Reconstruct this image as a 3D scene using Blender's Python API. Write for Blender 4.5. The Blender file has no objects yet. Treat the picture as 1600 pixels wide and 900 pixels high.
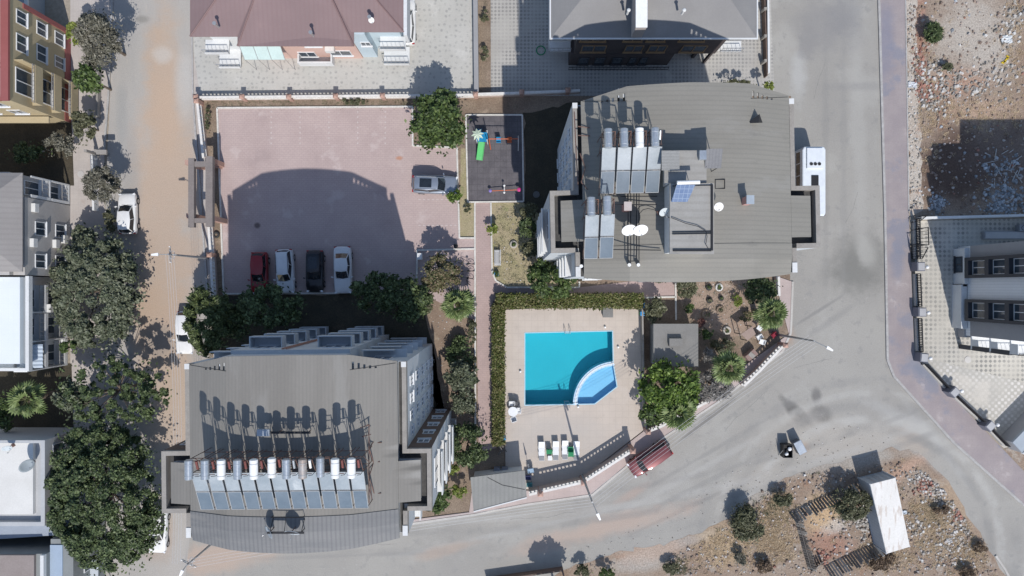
import bpy, bmesh, math, random
import numpy as np
from mathutils import Vector, Matrix
from mathutils.geometry import tessellate_polygon
R = math.radians
random.seed(7)
scene = bpy.context.scene
COL = scene.collection
# ---------------------------------------------------------------- camera, light, exposure
CAMH, FPX = 70.5, 1150.0
cam = bpy.data.objects.new('camera', bpy.data.cameras.new('camera'))
COL.objects.link(cam)
cam.location = (0, 0, CAMH)
cam.data.sensor_width = 36.0
cam.data.lens = 36.0 * FPX / 1600.0
cam.data.clip_end = 2000
scene.camera = cam
world = bpy.data.worlds.new("World"); scene.world = world; world.use_nodes = True
wn = world.node_tree
sky = wn.nodes.new('ShaderNodeTexSky'); sky.sky_type = 'NISHITA'; sky.sun_disc = False
SUNV = Vector((-0.211, 0.816, -1.0)).normalized()
SEL = math.asin(-SUNV.z)
sky.sun_elevation = SEL
sky.sun_rotation = math.atan2(-SUNV.x, -SUNV.y)
sky.air_density = 1.0; sky.dust_density = 0.6
wn.links.new(sky.outputs[0], wn.nodes['Background'].inputs['Color'])
wn.nodes['Background'].inputs['Strength'].default_value = 0.148
sun = bpy.data.objects.new('sun', bpy.data.lights.new('sun', 'SUN'))
COL.objects.link(sun)
sun.data.energy = 3.9; sun.data.angle = R(0.5); sun.data.color = (1.0, 0.955, 0.90)
sun.rotation_euler = SUNV.to_track_quat('-Z', 'Y').to_euler()
sun.location = (20, -60, 90)
scene.view_settings.view_transform = 'Standard'; scene.view_settings.look = 'None'
scene.view_settings.gamma = 1.0; scene.view_settings.exposure = 0.0
scene.view_settings.use_curve_mapping = False

K0 = CAMH / FPX
def P(px, py, h=0.0):
    k = (CAMH - h) / FPX
    return ((px - 800) * k, (450 - py) * k)
def PL(pts, h=0.0): return [P(a, b, h) for a, b in pts]
def Q(rx, ry):            # ground-pixel offset from the picture centre -> metres
    return (rx * K0, -ry * K0)

# ---------------------------------------------------------------- materials
MATS = {}
def srgb(r, g, b):
    def f(c):
        c /= 255.0
        return c / 12.92 if c <= .04045 else ((c + .055) / 1.055) ** 2.4
    return (f(r), f(g), f(b))
def M(name, c1, c2=None, sc=0.4, fine=(14.0, 0.12), rough=0.85, metal=0.0, pat=None, stains=(), blobs=(),
      bump=0.0, island=0.0, stretch=(1, 1, 1), arcs=(), coat=0.0, spec=0.3, detail=6, alt=None):
    """noise between c1 and c2, fine grain, optional pattern, patchy stains (colour, scale, threshold, strength), located blobs"""
    if name in MATS: return MATS[name]
    m = bpy.data.materials.new(name); m.use_nodes = True; MATS[name] = m
    nt = m.node_tree; N = nt.nodes; Lk = nt.links
    bs = N['Principled BSDF']
    bs.inputs['Roughness'].default_value = rough; bs.inputs['Metallic'].default_value = metal
    bs.inputs['Specular IOR Level'].default_value = spec
    if coat: bs.inputs['Coat Weight'].default_value = coat; bs.inputs['Coat Roughness'].default_value = .08
    geo = N.new('ShaderNodeNewGeometry')
    mp = N.new('ShaderNodeMapping'); mp.inputs['Scale'].default_value = stretch
    Lk.new(geo.outputs['Position'], mp.inputs['Vector'])
    def noise(scale, det=detail, vec=None, rg=.6):
        n = N.new('ShaderNodeTexNoise'); n.inputs['Scale'].default_value = scale; n.inputs['Detail'].default_value = det
        n.inputs['Roughness'].default_value = rg
        Lk.new(vec or mp.outputs[0], n.inputs['Vector']); return n.outputs['Fac']
    def rng(v, a, b, c=0., d=1., smooth=True):
        r = N.new('ShaderNodeMapRange'); r.clamp = True
        if smooth: r.interpolation_type = 'SMOOTHSTEP'
        for k_, x_ in zip(('From Min', 'From Max', 'To Min', 'To Max'), (a, b, c, d)): r.inputs[k_].default_value = x_
        Lk.new(v, r.inputs['Value']); return r.outputs[0]
    def mix(fac, a, b, mode='MIX'):
        x = N.new('ShaderNodeMix'); x.data_type = 'RGBA'; x.blend_type = mode
        for s, v in ((x.inputs[0], fac), (x.inputs[6], a), (x.inputs[7], b)):
            if hasattr(v, 'links'): Lk.new(v, s)
            elif isinstance(v, (int, float)): s.default_value = v
            else: s.default_value = (v[0], v[1], v[2], 1)
        return x.outputs[2]
    def math_(op, a, b=0.0):
        x = N.new('ShaderNodeMath'); x.operation = op
        for s, v in ((x.inputs[0], a), (x.inputs[1], b)):
            if hasattr(v, 'links'): Lk.new(v, s)
            else: s.default_value = v
        return x.outputs[0]
    c2 = c2 or tuple(v * .82 for v in c1)
    col = mix(rng(noise(sc), .32, .68), c1, c2)
    if island:
        hs = N.new('ShaderNodeHueSaturation'); Lk.new(col, hs.inputs['Color'])
        Lk.new(math_('ADD', math_('MULTIPLY', geo.outputs['Random Per Island'], 2 * island), 1 - island), hs.inputs['Value'])
        if alt:
            hs_c = mix(rng(geo.outputs['Random Per Island'], .5, .98), hs.outputs[0], alt); col = hs_c
        else: col = hs.outputs[0]
    if pat:
        kind, size, pc, stren = pat[:4]
        if kind in ('grid', 'brick'):
            b = N.new('ShaderNodeTexBrick'); b.inputs['Scale'].default_value = 1.0
            b.offset = 0.0 if kind == 'grid' else 0.5
            b.inputs['Brick Width'].default_value = size; b.inputs['Row Height'].default_value = size * (1 if kind == 'grid' else .5)
            b.inputs['Mortar Size'].default_value = size * .05; b.inputs['Mortar Smooth'].default_value = .3
            b.inputs['Color1'].default_value = (0, 0, 0, 1); b.inputs['Color2'].default_value = (.25, .25, .25, 1); b.inputs['Mortar'].default_value = (1, 1, 1, 1)
            Lk.new(geo.outputs['Position'], b.inputs['Vector']); f = b.outputs['Color']
        elif kind in ('diamond', 'check'):
            mq = N.new('ShaderNodeMapping')
            if kind == 'diamond': mq.inputs['Rotation'].default_value = (0, 0, R(45))
            Lk.new(geo.outputs['Position'], mq.inputs['Vector'])
            sx = N.new('ShaderNodeSeparateXYZ'); Lk.new(mq.outputs[0], sx.inputs[0])
            w = 2 * math.pi / size
            a = math_('SINE', math_('MULTIPLY', sx.outputs[0], w)); b2 = math_('SINE', math_('MULTIPLY', sx.outputs[1], w))
            f = rng(math_('MULTIPLY', a, b2), -.1, .5)
            f = math_('MULTIPLY', f, rng(noise(.35, 3), .38, .6, .25, 1.0))
        elif kind == 'dots':
            v = N.new('ShaderNodeTexVoronoi'); v.inputs['Scale'].default_value = 1 / size; v.inputs['Randomness'].default_value = .5
            v.voronoi_dimensions = '2D'; Lk.new(geo.outputs['Position'], v.inputs['Vector'])
            f = math_('MULTIPLY', rng(v.outputs['Distance'], .2, .32, 1, 0), rng(noise(2.0, 3), .4, .62))
        elif kind in ('stripex', 'stripey'):
            sx = N.new('ShaderNodeSeparateXYZ'); Lk.new(geo.outputs['Position'], sx.inputs[0])
            f = rng(math_('SINE', math_('MULTIPLY', sx.outputs[0 if kind == 'stripex' else 1], 2 * math.pi / size)), pat[4] if len(pat) > 4 else -.2, 1.0)
        col = mix(math_('MULTIPLY', f, stren), col, pc)
    for (sc_, scale_, thr, stren) in stains:
        col = mix(math_('MULTIPLY', rng(noise(scale_, 8), thr, thr + .1), stren), col, sc_)
    if blobs:
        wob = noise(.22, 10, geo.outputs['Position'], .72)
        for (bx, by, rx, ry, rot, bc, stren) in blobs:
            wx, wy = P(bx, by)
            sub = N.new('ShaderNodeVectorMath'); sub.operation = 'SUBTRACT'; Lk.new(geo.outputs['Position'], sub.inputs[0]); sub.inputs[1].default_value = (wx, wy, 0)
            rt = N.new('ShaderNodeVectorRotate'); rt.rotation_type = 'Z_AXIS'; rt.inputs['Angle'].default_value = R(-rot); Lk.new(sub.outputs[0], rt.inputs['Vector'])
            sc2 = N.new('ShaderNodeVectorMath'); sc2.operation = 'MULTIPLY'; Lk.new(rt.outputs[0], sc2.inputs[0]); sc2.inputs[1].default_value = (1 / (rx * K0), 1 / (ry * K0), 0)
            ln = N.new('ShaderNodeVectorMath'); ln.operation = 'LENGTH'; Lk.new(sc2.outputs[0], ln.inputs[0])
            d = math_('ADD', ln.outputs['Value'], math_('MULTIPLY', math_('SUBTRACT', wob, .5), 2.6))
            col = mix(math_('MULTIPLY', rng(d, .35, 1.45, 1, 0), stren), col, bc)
    for (ax, ay, ar, aw, ac, ast) in arcs:          # ring-shaped wear round a bend
        wx, wy = P(ax, ay)
        sub = N.new('ShaderNodeVectorMath'); sub.operation = 'SUBTRACT'; Lk.new(geo.outputs['Position'], sub.inputs[0]); sub.inputs[1].default_value = (wx, wy, 0)
        ln = N.new('ShaderNodeVectorMath'); ln.operation = 'LENGTH'; Lk.new(sub.outputs[0], ln.inputs[0])
        dd = math_('ABSOLUTE', math_('SUBTRACT', ln.outputs['Value'], ar * K0))
        col = mix(math_('MULTIPLY', math_('MULTIPLY', rng(dd, aw * K0 * .3, aw * K0 * 1.6, 1, 0), rng(noise(.3, 4), .35, .6)), ast), col, ac)
    if fine[1]:
        g = N.new('ShaderNodeCombineColor')
        v = rng(noise(fine[0], 4, geo.outputs['Position']), .3, .7, 1 - fine[1], 1 + fine[1], False)
        for i in range(3): Lk.new(v, g.inputs[i])
        col = mix(1.0, col, g.outputs[0], 'MULTIPLY')
    Lk.new(col, bs.inputs['Base Color'])
    if bump:
        bp = N.new('ShaderNodeBump'); bp.inputs['Strength'].default_value = bump; bp.inputs['Distance'].default_value = .05
        Lk.new(noise(fine[0] * .7, 5, geo.outputs['Position']), bp.inputs['Height']); Lk.new(bp.outputs[0], bs.inputs['Normal'])
    return m
def plain(name, c, rough=.5, metal=0., coat=0., fine=(9., .05), **k):
    return M(name, c, tuple(v * .93 for v in c), sc=1.2, fine=fine, rough=rough, metal=metal, coat=coat, **k)

# ---------------------------------------------------------------- mesh builder
class MB:
    def __init__(s): s.v = []; s.f = []; s.mi = []
    def add(s, vs, fs, m=0):
        o = len(s.v); s.v += [tuple(p) for p in vs]
        for f in fs: s.f.append(tuple(i + o for i in f)); s.mi.append(m)
        return s
    def box(s, x0, x1, y0, y1, z0, z1, m=0):
        if x1 < x0: x0, x1 = x1, x0
        if y1 < y0: y0, y1 = y1, y0
        vs = [(x0, y0, z0), (x1, y0, z0), (x1, y1, z0), (x0, y1, z0), (x0, y0, z1), (x1, y0, z1), (x1, y1, z1), (x0, y1, z1)]
        return s.add(vs, [(0, 3, 2, 1), (4, 5, 6, 7), (0, 1, 5, 4), (1, 2, 6, 5), (2, 3, 7, 6), (3, 0, 4, 7)], m)
    def rbox(s, cx, cy, z0, z1, lx, ly, ang=0, m=0, top=1.0):
        c, n = math.cos(ang), math.sin(ang); vs = []
        for z, t in ((z0, 1), (z1, top)):
            for a, b in ((-1, -1), (1, -1), (1, 1), (-1, 1)):
                x, y = a * lx / 2 * t, b * ly / 2 * t
                vs.append((cx + x * c - y * n, cy + x * n + y * c, z))
        return s.add(vs, [(0, 3, 2, 1), (4, 5, 6, 7), (0, 1, 5, 4), (1, 2, 6, 5), (2, 3, 7, 6), (3, 0, 4, 7)], m)
    def wallseg(s, a, b, t, z0, z1, m=0):
        dx, dy = b[0] - a[0], b[1] - a[1]; L = math.hypot(dx, dy)
        return s.rbox((a[0] + b[0]) / 2, (a[1] + b[1]) / 2, z0, z1, L, t, math.atan2(dy, dx), m)
    def prism(s, poly, z0, z1, m=0, bottom=True):
        if area(poly) < 0: poly = poly[::-1]
        n = len(poly); vs = [(x, y, z0) for x, y in poly] + [(x, y, z1) for x, y in poly]
        fs = [(i, (i + 1) % n, (i + 1) % n + n, i + n) for i in range(n)]
        fs.append(tuple(range(n, 2 * n)))
        if bottom: fs.append(tuple(range(n))[::-1])
        return s.add(vs, fs, m)
    def cyl(s, a, b, r, r2=None, n=10, m=0, caps=True):
        a, b = Vector(a), Vector(b); r2 = r if r2 is None else r2
        d = (b - a).normalized(); u = d.orthogonal().normalized(); w = d.cross(u); vs = []
        for p, q in ((a, r), (b, r2)):
            for i in range(n):
                t = 2 * math.pi * i / n; vs.append(p + u * math.cos(t) * q + w * math.sin(t) * q)
        fs = [(i, (i + 1) % n, (i + 1) % n + n, i + n) for i in range(n)]
        if caps: fs += [tuple(range(n))[::-1], tuple(range(n, 2 * n))]
        return s.add(vs, fs, m)
    def tube(s, pts, r, n=6, m=0):
        for a, b in zip(pts, pts[1:]): s.cyl(a, b, r, n=n, m=m)
        return s
    def sphere(s, c, r, sz=1.0, nu=12, nv=8, m=0):
        vs = [(c[0], c[1], c[2] + r * sz)]
        for j in range(1, nv):
            p = math.pi * j / nv
            for i in range(nu):
                t = 2 * math.pi * i / nu
                vs.append((c[0] + r * math.sin(p) * math.cos(t), c[1] + r * math.sin(p) * math.sin(t), c[2] + r * sz * math.cos(p)))
        vs.append((c[0], c[1], c[2] - r * sz)); fs = []
        for i in range(nu): fs.append((0, 1 + i, 1 + (i + 1) % nu))
        for j in range(nv - 2):
            for i in range(nu):
                a = 1 + j * nu + i; b = 1 + j * nu + (i + 1) % nu; fs.append((a, a + nu, b + nu, b))
        e = len(vs) - 1
        for i in range(nu): fs.append((e, e - nu + (i + 1) % nu, e - nu + i))
        return s.add(vs, fs, m)
    def torus(s, c, r, q, n=20, k=6, axis='z', m=0):
        vs = []
        for i in range(n):
            t = 2 * math.pi * i / n
            for j in range(k):
                p = 2 * math.pi * j / k; rr = r + q * math.cos(p)
                v = (rr * math.cos(t), rr * math.sin(t), q * math.sin(p))
                if axis == 'y': v = (v[0], v[2], v[1])
                if axis == 'x': v = (v[2], v[0], v[1])
                vs.append((c[0] + v[0], c[1] + v[1], c[2] + v[2]))
        fs = [(i * k + j, ((i + 1) % n) * k + j, ((i + 1) % n) * k + (j + 1) % k, i * k + (j + 1) % k) for i in range(n) for j in range(k)]
        return s.add(vs, fs, m)
    def mesh(s, name, mats, off=(0, 0, 0), smooth=False):
        me = bpy.data.meshes.new(name)
        me.from_pydata([(x - off[0], y - off[1], z - off[2]) for x, y, z in s.v], [], s.f)
        for m in (mats if isinstance(mats, (list, tuple)) else [mats]): me.materials.append(m)
        if any(s.mi): me.polygons.foreach_set('material_index', s.mi)
        if smooth: me.polygons.foreach_set('use_smooth', [True] * len(me.polygons))
        me.update(); return me
    def build(s, name, mats, parent=None, smooth=False, base=None):
        """vertices are in world coordinates (or in the local frame of a thing still at the origin)"""
        off = WL.get(parent.name, (0, 0, 0)) if parent else (base or (0, 0, 0))
        o = bpy.data.objects.new(name, s.mesh(name, mats, off, smooth)); COL.objects.link(o)
        if parent: o.parent = parent; WL[o.name] = off
        else: o.location = off; WL[o.name] = tuple(off)
        return o
WL = {}
def area(p): return sum(p[i][0] * p[(i + 1) % len(p)][1] - p[(i + 1) % len(p)][0] * p[i][1] for i in range(len(p))) / 2
def tag(o, label=None, cat=None, group=None, kind=None):
    if label: o['label'] = label
    if cat: o['category'] = cat
    if group: o['group'] = group
    if kind: o['kind'] = kind
    return o
def thing(name, label, cat, loc=(0, 0, 0), group=None):
    o = bpy.data.objects.new(name, None); COL.objects.link(o); o.location = loc; o.empty_display_size = .3
    WL[o.name] = tuple(loc); return tag(o, label, cat, group)
def kids(o): return [c for c in CH.get(o.name, [])]
def copy_tree(o, parent=None):
    c = o.copy(); COL.objects.link(c); c.parent = parent
    for ch in list(o.children): copy_tree(ch, c)
    return c
def inst(name, me, parent, loc, rz=0):
    o = bpy.data.objects.new(name, me); COL.objects.link(o); o.parent = parent
    off = WL.get(parent.name, (0, 0, 0)) if parent else (0, 0, 0)
    o.location = (loc[0] - off[0], loc[1] - off[1], loc[2] - off[2]); o.rotation_euler = (0, 0, rz); return o
def subsurf(o, lv=2):
    m = o.modifiers.new('sub', 'SUBSURF'); m.levels = lv; m.render_levels = lv; return o
def bevel(o, w=.03, seg=2):
    m = o.modifiers.new('bev', 'BEVEL'); m.width = w; m.segments = seg; m.limit_method = 'ANGLE'; return o
def roughen(pts, step=1.2, amp=.35, seed=1):
    rnd = random.Random(seed); out = []
    n = len(pts)
    for i in range(n):
        a, b = pts[i], pts[(i + 1) % n]; L = math.hypot(b[0] - a[0], b[1] - a[1])
        k = min(200, max(1, int(L / step)))
        for j in range(k):
            t = j / k; jx, jy = ((rnd.gauss(0, amp), rnd.gauss(0, amp)) if max(abs(a[0]), abs(b[0])) < 60 else (0, 0))
            out.append((a[0] + (b[0] - a[0]) * t + jx, a[1] + (b[1] - a[1]) * t + jy))
    return out
def sheet(name, pts, z, mat, holes=(), rough=None, world=False, kind='structure'):
    pts = pts if world else PL(pts)
    if area(pts) < 0: pts = pts[::-1]
    if rough: pts = roughen(pts, rough[0], rough[1], len(pts) + int(abs(pts[0][0]) * 10))
    loops = [pts] + [(h[::-1] if area(h) > 0 else h) for h in holes]
    tris = tessellate_polygon([[Vector((x, y, 0)) for x, y in l] for l in loops])
    vs = [(x, y, z) for l in loops for x, y in l]
    mb = MB(); fs = []
    for t in tris:
        a, b, c = [vs[i] for i in t]
        cr = (b[0] - a[0]) * (c[1] - a[1]) - (b[1] - a[1]) * (c[0] - a[0])
        if abs(cr) < 1e-9: continue
        fs.append(t if cr > 0 else t[::-1])
    mb.add(vs, fs)
    o = mb.build(name, mat); tag(o, kind=kind); return o
# ---------------------------------------------------------------- ground materials
TAN = (.43, .30, .21)
m_dirt = M('dry_dirt', (.25, .18, .132), (.30, .24, .19), sc=.25, fine=(7, .3), bump=.6, stains=[((.38, .35, .31), .55, .55, .6), ((.15, .10, .07), .9, .58, .6), ((.44, .41, .37), 2.6, .66, .6), ((.30, .17, .11), .4, .6, .5)],
            blobs=[(1300, 722, 130, 16, 8, (.335, .315, .285), .8), (1180, 775, 50, 14, 30, (.335, .315, .285), .8), (1060, 850, 90, 9, 16, (.34, .31, .28), .7), (1445, 712, 50, 10, -42, (.33, .31, .285), .8), (1000, 880, 60, 14, 8, (.38, .36, .33), .6), (1515, 55, 62, 62, 0, (.42, .38, .33), .9), (1550, 90, 30, 25, 0, (.42, .38, .33), .7), (1440, 40, 8, 60, 0, (.36, .2, .15), .8), (1500, 130, 40, 25, 0, (.40, .25, .18), .6), (1530, 175, 60, 20, 0, (.45, .31, .22), .6),
                   (1290, 800, 28, 32, 0, (.50, .36, .22), .9), (1300, 850, 30, 22, 0, (.34, .19, .14), .7), (1310, 820, 22, 12, 20, (.5, .47, .43), .6), (1420, 730, 50, 12, 30, (.46, .30, .22), .6),
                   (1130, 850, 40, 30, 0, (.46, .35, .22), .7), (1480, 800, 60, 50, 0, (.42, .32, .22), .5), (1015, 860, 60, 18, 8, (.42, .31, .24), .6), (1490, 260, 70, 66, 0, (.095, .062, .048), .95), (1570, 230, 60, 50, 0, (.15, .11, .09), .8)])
m_base = M('far_ground', (.34, .30, .25), (.27, .23, .18), sc=.08, fine=(3, .2), stains=[((.2, .2, .14), .3, .6, .5)])
m_asph = M('dusty_asphalt', (.295, .283, .262), (.34, .327, .30), sc=.09, arcs=[(1360, 860, 205, 7, (.42, .41, .385), .7), (1360, 860, 188, 6, (.23, .225, .215), .5), (1360, 860, 228, 8, (.235, .23, .22), .45), (1360, 860, 246, 5, (.41, .40, .375), .5), (1360, 860, 266, 6, (.25, .245, .235), .4), (640, -1400, 2215, 5, (.40, .39, .37), .5), (640, -1400, 2232, 5, (.235, .23, .22), .45), (640, -1400, 2190, 4, (.24, .235, .225), .4), (640, -1400, 2262, 6, (.235, .23, .22), .35)],
            fine=(13, .13), bump=.3, rough=.9,
           stains=[((.25, .245, .238), 5.0, .60, .45), ((.37, .36, .335), .14, .52, .5), ((.22, .215, .21), .30, .60, .35), ((.25, .245, .235), 1.1, .56, .5), ((.39, .38, .36), 2.4, .62, .5), ((.20, .195, .19), 1.7, .68, .5)],
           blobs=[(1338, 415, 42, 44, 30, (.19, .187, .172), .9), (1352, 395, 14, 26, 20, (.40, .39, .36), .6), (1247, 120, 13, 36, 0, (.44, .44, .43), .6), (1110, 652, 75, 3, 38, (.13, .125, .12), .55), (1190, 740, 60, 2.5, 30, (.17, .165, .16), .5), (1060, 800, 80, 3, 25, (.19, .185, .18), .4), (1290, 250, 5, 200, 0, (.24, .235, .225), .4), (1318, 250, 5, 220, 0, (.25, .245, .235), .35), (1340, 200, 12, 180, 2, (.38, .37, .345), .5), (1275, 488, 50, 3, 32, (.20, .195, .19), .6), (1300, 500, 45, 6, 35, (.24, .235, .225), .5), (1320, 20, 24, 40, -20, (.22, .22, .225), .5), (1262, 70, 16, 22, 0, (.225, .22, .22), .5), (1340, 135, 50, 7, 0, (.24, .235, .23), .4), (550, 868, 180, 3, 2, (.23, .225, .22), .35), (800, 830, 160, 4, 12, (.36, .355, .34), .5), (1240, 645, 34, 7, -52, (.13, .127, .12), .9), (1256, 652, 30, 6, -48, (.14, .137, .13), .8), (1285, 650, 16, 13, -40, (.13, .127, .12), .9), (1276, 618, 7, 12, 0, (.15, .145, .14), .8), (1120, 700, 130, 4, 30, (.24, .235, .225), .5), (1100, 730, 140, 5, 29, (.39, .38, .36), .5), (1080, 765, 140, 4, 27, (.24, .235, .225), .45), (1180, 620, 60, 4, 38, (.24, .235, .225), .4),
                  (1330, 690, 90, 34, 8, (.37, .355, .33), .8), (990, 770, 25, 7, 30, (.40, .30, .25), .5), (700, 858, 48, 9, 15, (.40, .31, .25), .5), (345, 870, 75, 26, 10, (.45, .34, .27), .7), (930, 830, 130, 16, 14, (.42, .33, .275), .75), (1225, 520, 16, 18, 0, (.40, .26, .18), .7),
                  (1290, 45, 50, 40, 0, (.23, .225, .225), .55), (1480, 560, 4, 4, 0, (.3, .3, .3), .1), (1400, 650, 70, 12, -28, (.38, .375, .36), .6), (1310, 690, 120, 36, -4, (.375, .35, .315), .85), (1430, 700, 40, 16, -40, (.38, .33, .28), .6), (1250, 700, 14, 10, 0, (.40, .30, .24), .6), (1200, 735, 50, 24, 25, (.37, .345, .31), .7), (1180, 770, 60, 25, 25, (.37, .355, .33), .6), (1470, 700, 90, 7, -52, (.37, .365, .35), .5)])
m_street = M('dusty_street', (.36, .345, .325), (.40, .375, .345), sc=.12, fine=(12, .13), bump=.2, stretch=(2.2, .35, 1), rough=.9,
             stains=[((.30, .285, .27), .5, .6, .5), ((.30, .27, .245), 2.0, .62, .5), ((.46, .42, .37), 1.2, .6, .4)],
             blobs=[(256, 130, 26, 120, 0, (.46, .335, .24), .75), (262, 200, 14, 60, 0, (.50, .36, .26), .6), (262, 270, 52, 130, 0, (.455, .345, .26), .85), (258, 400, 58, 130, 0, (.43, .34, .27), .9), (250, 520, 44, 110, 0, (.43, .325, .245), .85), (275, 640, 44, 110, 0, (.45, .35, .27), .85), (222, 30, 12, 6, 0, (.2, .19, .17), .6),
                    (190, 170, 9, 60, 0, (.30, .30, .29), .6), (255, 85, 14, 14, 0, (.5, .48, .45), .6), (290, 130, 16, 55, 0, (.47, .45, .42), .7), (248, 535, 22, 26, 0, (.29, .25, .215), .75), (205, 290, 14, 80, 0, (.33, .31, .29), .6), (245, 830, 25, 50, 0, (.36, .27, .21), .5)])
m_pink = M('pink_paving', (.475, .38, .355), (.425, .335, .315), sc=.35, fine=(12, .08), rough=.85, pat=('brick', .42, (.33, .26, .255), .5), stains=[((.30, .24, .235), .35, .60, .3), ((.50, .43, .41), 1.4, .62, .4), ((.52, .44, .42), .5, .58, .6), ((.33, .27, .25), .8, .68, .4)], blobs=[(624, 247, 5, 3, 0, (.45, .2, .1), .7), (402, 352, 4, 4, 0, (.08, .06, .06), .8)])
m_path = M('path_paving', (.45, .345, .32), (.39, .30, .28), sc=.5, fine=(12, .08), pat=('brick', .4, (.30, .23, .22), .45), stains=[((.33, .22, .17), .7, .62, .4)])
m_deck = M('deck_tiles', (.53, .465, .405), (.485, .425, .37), sc=.5, fine=(10, .05), pat=('grid', .62, (.37, .32, .28), .3), stains=[((.38, .33, .29), 1.0, .62, .35), ((.56, .5, .45), .35, .57, .4)], blobs=[(870, 690, 90, 50, 0, (.43, .40, .37), .6)])
m_walk = M('pavement_slabs', (.47, .43, .40), (.41, .375, .35), sc=.5, fine=(10, .07), pat=('grid', .5, (.36, .32, .3), .3), stains=[((.36, .3, .26), .8, .6, .4)])
m_walkp = M('pink_pavement_slabs', (.46, .385, .36), (.41, .34, .32), sc=.5, fine=(10, .07), pat=('grid', .5, (.36, .3, .28), .35))
m_dots = M('dotted_paving', (.485, .475, .445), (.44, .43, .40), sc=.3, fine=(9, .06), pat=('dots', .50, (.27, .27, .26), .65), stains=[((.58, .57, .54), .25, .55, .6), ((.40, .38, .34), .6, .65, .4)])
m_diam = M('diamond_pavers', (.43, .415, .385), (.385, .37, .345), sc=.4, fine=(9, .07), pat=('diamond', .50, (.22, .215, .21), .8), stains=[((.54, .52, .48), .22, .6, .55)])
m_diam2 = M('diamond_grass_pavers', (.50, .475, .42), (.46, .435, .385), sc=.4, fine=(9, .07), pat=('diamond', .62, (.20, .20, .19), .85), stains=[((.55, .52, .46), .25, .56, .7)])
m_chk = M('square_grass_pavers', (.44, .42, .38), (.40, .385, .35), sc=.4, fine=(9, .08), pat=('check', .62, (.62, .6, .57), .8), stains=[((.53, .50, .45), .25, .56, .75)])
m_purp = M('stained_sidewalk', (.285, .25, .255), (.335, .295, .29), sc=.5, fine=(10, .08), pat=('grid', .5, (.28, .235, .24), .3), stains=[((.22, .225, .27), .28, .53, .75), ((.45, .40, .39), .5, .6, .6)],
           blobs=[(1402, 410, 12, 30, 0, (.2, .215, .27), .7), (1440, 575, 28, 12, -40, (.19, .21, .26), .8), (1383, 60, 14, 60, 0, (.19, .20, .26), .6)])
m_gravel = M('gravel_strip', (.42, .36, .30), (.47, .43, .38), sc=.8, fine=(9, .3), bump=.6, stains=[((.6, .57, .52), 3, .6, .8), ((.36, .22, .15), .5, .55, .6)])
m_soil = M('garden_soil', (.19, .14, .105), (.25, .195, .145), sc=.5, fine=(8, .25), bump=.7, stains=[((.33, .26, .2), .6, .56, .7), ((.12, .10, .07), .9, .6, .6), ((.20, .20, .09), 1.3, .62, .5)])
m_lawn = M('dry_lawn', (.36, .30, .20), (.30, .27, .15), sc=.6, fine=(9, .25), bump=.6, stains=[((.43, .34, .25), .5, .55, .7), ((.17, .2, .08), .9, .58, .55)])
m_rub = M('rubber_tiles', (.105, .098, .108), (.145, .135, .145), sc=.9, fine=(12, .12), pat=('grid', .55, (.075, .07, .075), .5), stains=[((.045, .042, .045), 1.1, .62, .75), ((.19, .18, .18), .7, .62, .5)])
m_conc = M('pale_concrete', (.50, .48, .45), (.43, .41, .38), sc=.5, fine=(9, .1), stains=[((.33, .31, .28), .8, .62, .5)])
m_kerb = M('kerb_paint', (.66, .64, .60), (.55, .53, .49), sc=1.5, fine=(9, .15), stains=[((.35, .32, .28), 2, .62, .5)])
m_kerbg = M('kerb_grey', (.42, .41, .40), (.34, .33, .32), sc=1.5, fine=(9, .15))
# ---------------------------------------------------------------- ground sheets
POOL = [(820, 520), (957, 517), (958, 568), (964, 604), (929, 631), (820, 633)]
poolw = PL(POOL)
hole = poolw
B = 400.0
sheet('ground', [(-B, -B), (B, -B), (B, B), (-B, B)], -.004, m_base, holes=[hole], world=True)
sheet('dirt_lot', [(1215, 752), (1262, 732), (1340, 716), (1395, 700), (1436, 704), (1480, 752), (1560, 880), (1640, 1010), (1640, 1100), (800, 1100), (840, 905), (900, 884), (950, 868), (1040, 850), (1110, 825), (1175, 775)], .012, m_dirt, rough=(.7, .15))
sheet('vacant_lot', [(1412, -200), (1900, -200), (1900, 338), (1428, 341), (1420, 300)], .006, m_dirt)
sheet('asphalt_road', [(1192, -260), (1367, -260), (1382, 330), (1386, 562), (1396, 588), (1490, 692), (1600, 790), (1900, 1060), (1900, 1200), (230, 1200), (225, 845), (640, 815), (760, 792), (930, 765), (1010, 692), (1120, 618), (1228, 528), (1236, 440), (1192, 430)], .004, m_asph)
sheet('street', [(160, -260), (300, -260), (302, 150), (326, 460), (326, 560), (290, 900), (290, 1200), (110, 1200), (165, 600), (165, 300), (172, 150), (178, 0)], .008, m_street)
sheet('sidewalk', [(110, -200), (176, -200), (178, 0), (170, 150), (163, 235), (165, 480), (158, 1200), (110, 1200)], .016, m_walk)
sheet('street_sidewalk', [(296, -260), (318, -260), (315, 150), (333, 350), (336, 470), (324, 470), (306, 250), (299, 150)], .016, m_walk)
sheet('brick_sidewalk', [(1367, -260), (1411, -260), (1419, 330), (1428, 557), (1600, 737), (1900, 1020), (1900, 1060), (1600, 790), (1490, 692), (1396, 588), (1386, 562), (1382, 330)], .10, m_purp)
sheet('gravel_verge', [(1412, -260), (1428, -260), (1437, 225), (1443, 330), (1420, 336)], .014, m_gravel, rough=(.8, .15))
sheet('paved_yard', [(299, -260), (742, -260), (744, 150), (313, 150), (299, 60)], .018, m_dots)
sheet('soil_strip', [(740, -260), (766, -260), (767, 150), (742, 150)], .022, m_soil)
sheet('tiled_yard', [(766, -260), (1194, -260), (1210, 150), (767, 150)], .018, m_diam)
sheet('grass_paver_yard', [(1430, 345), (1900, 335), (1900, 560), (1600, 600), (1428, 560)], .018, m_diam2)
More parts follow.
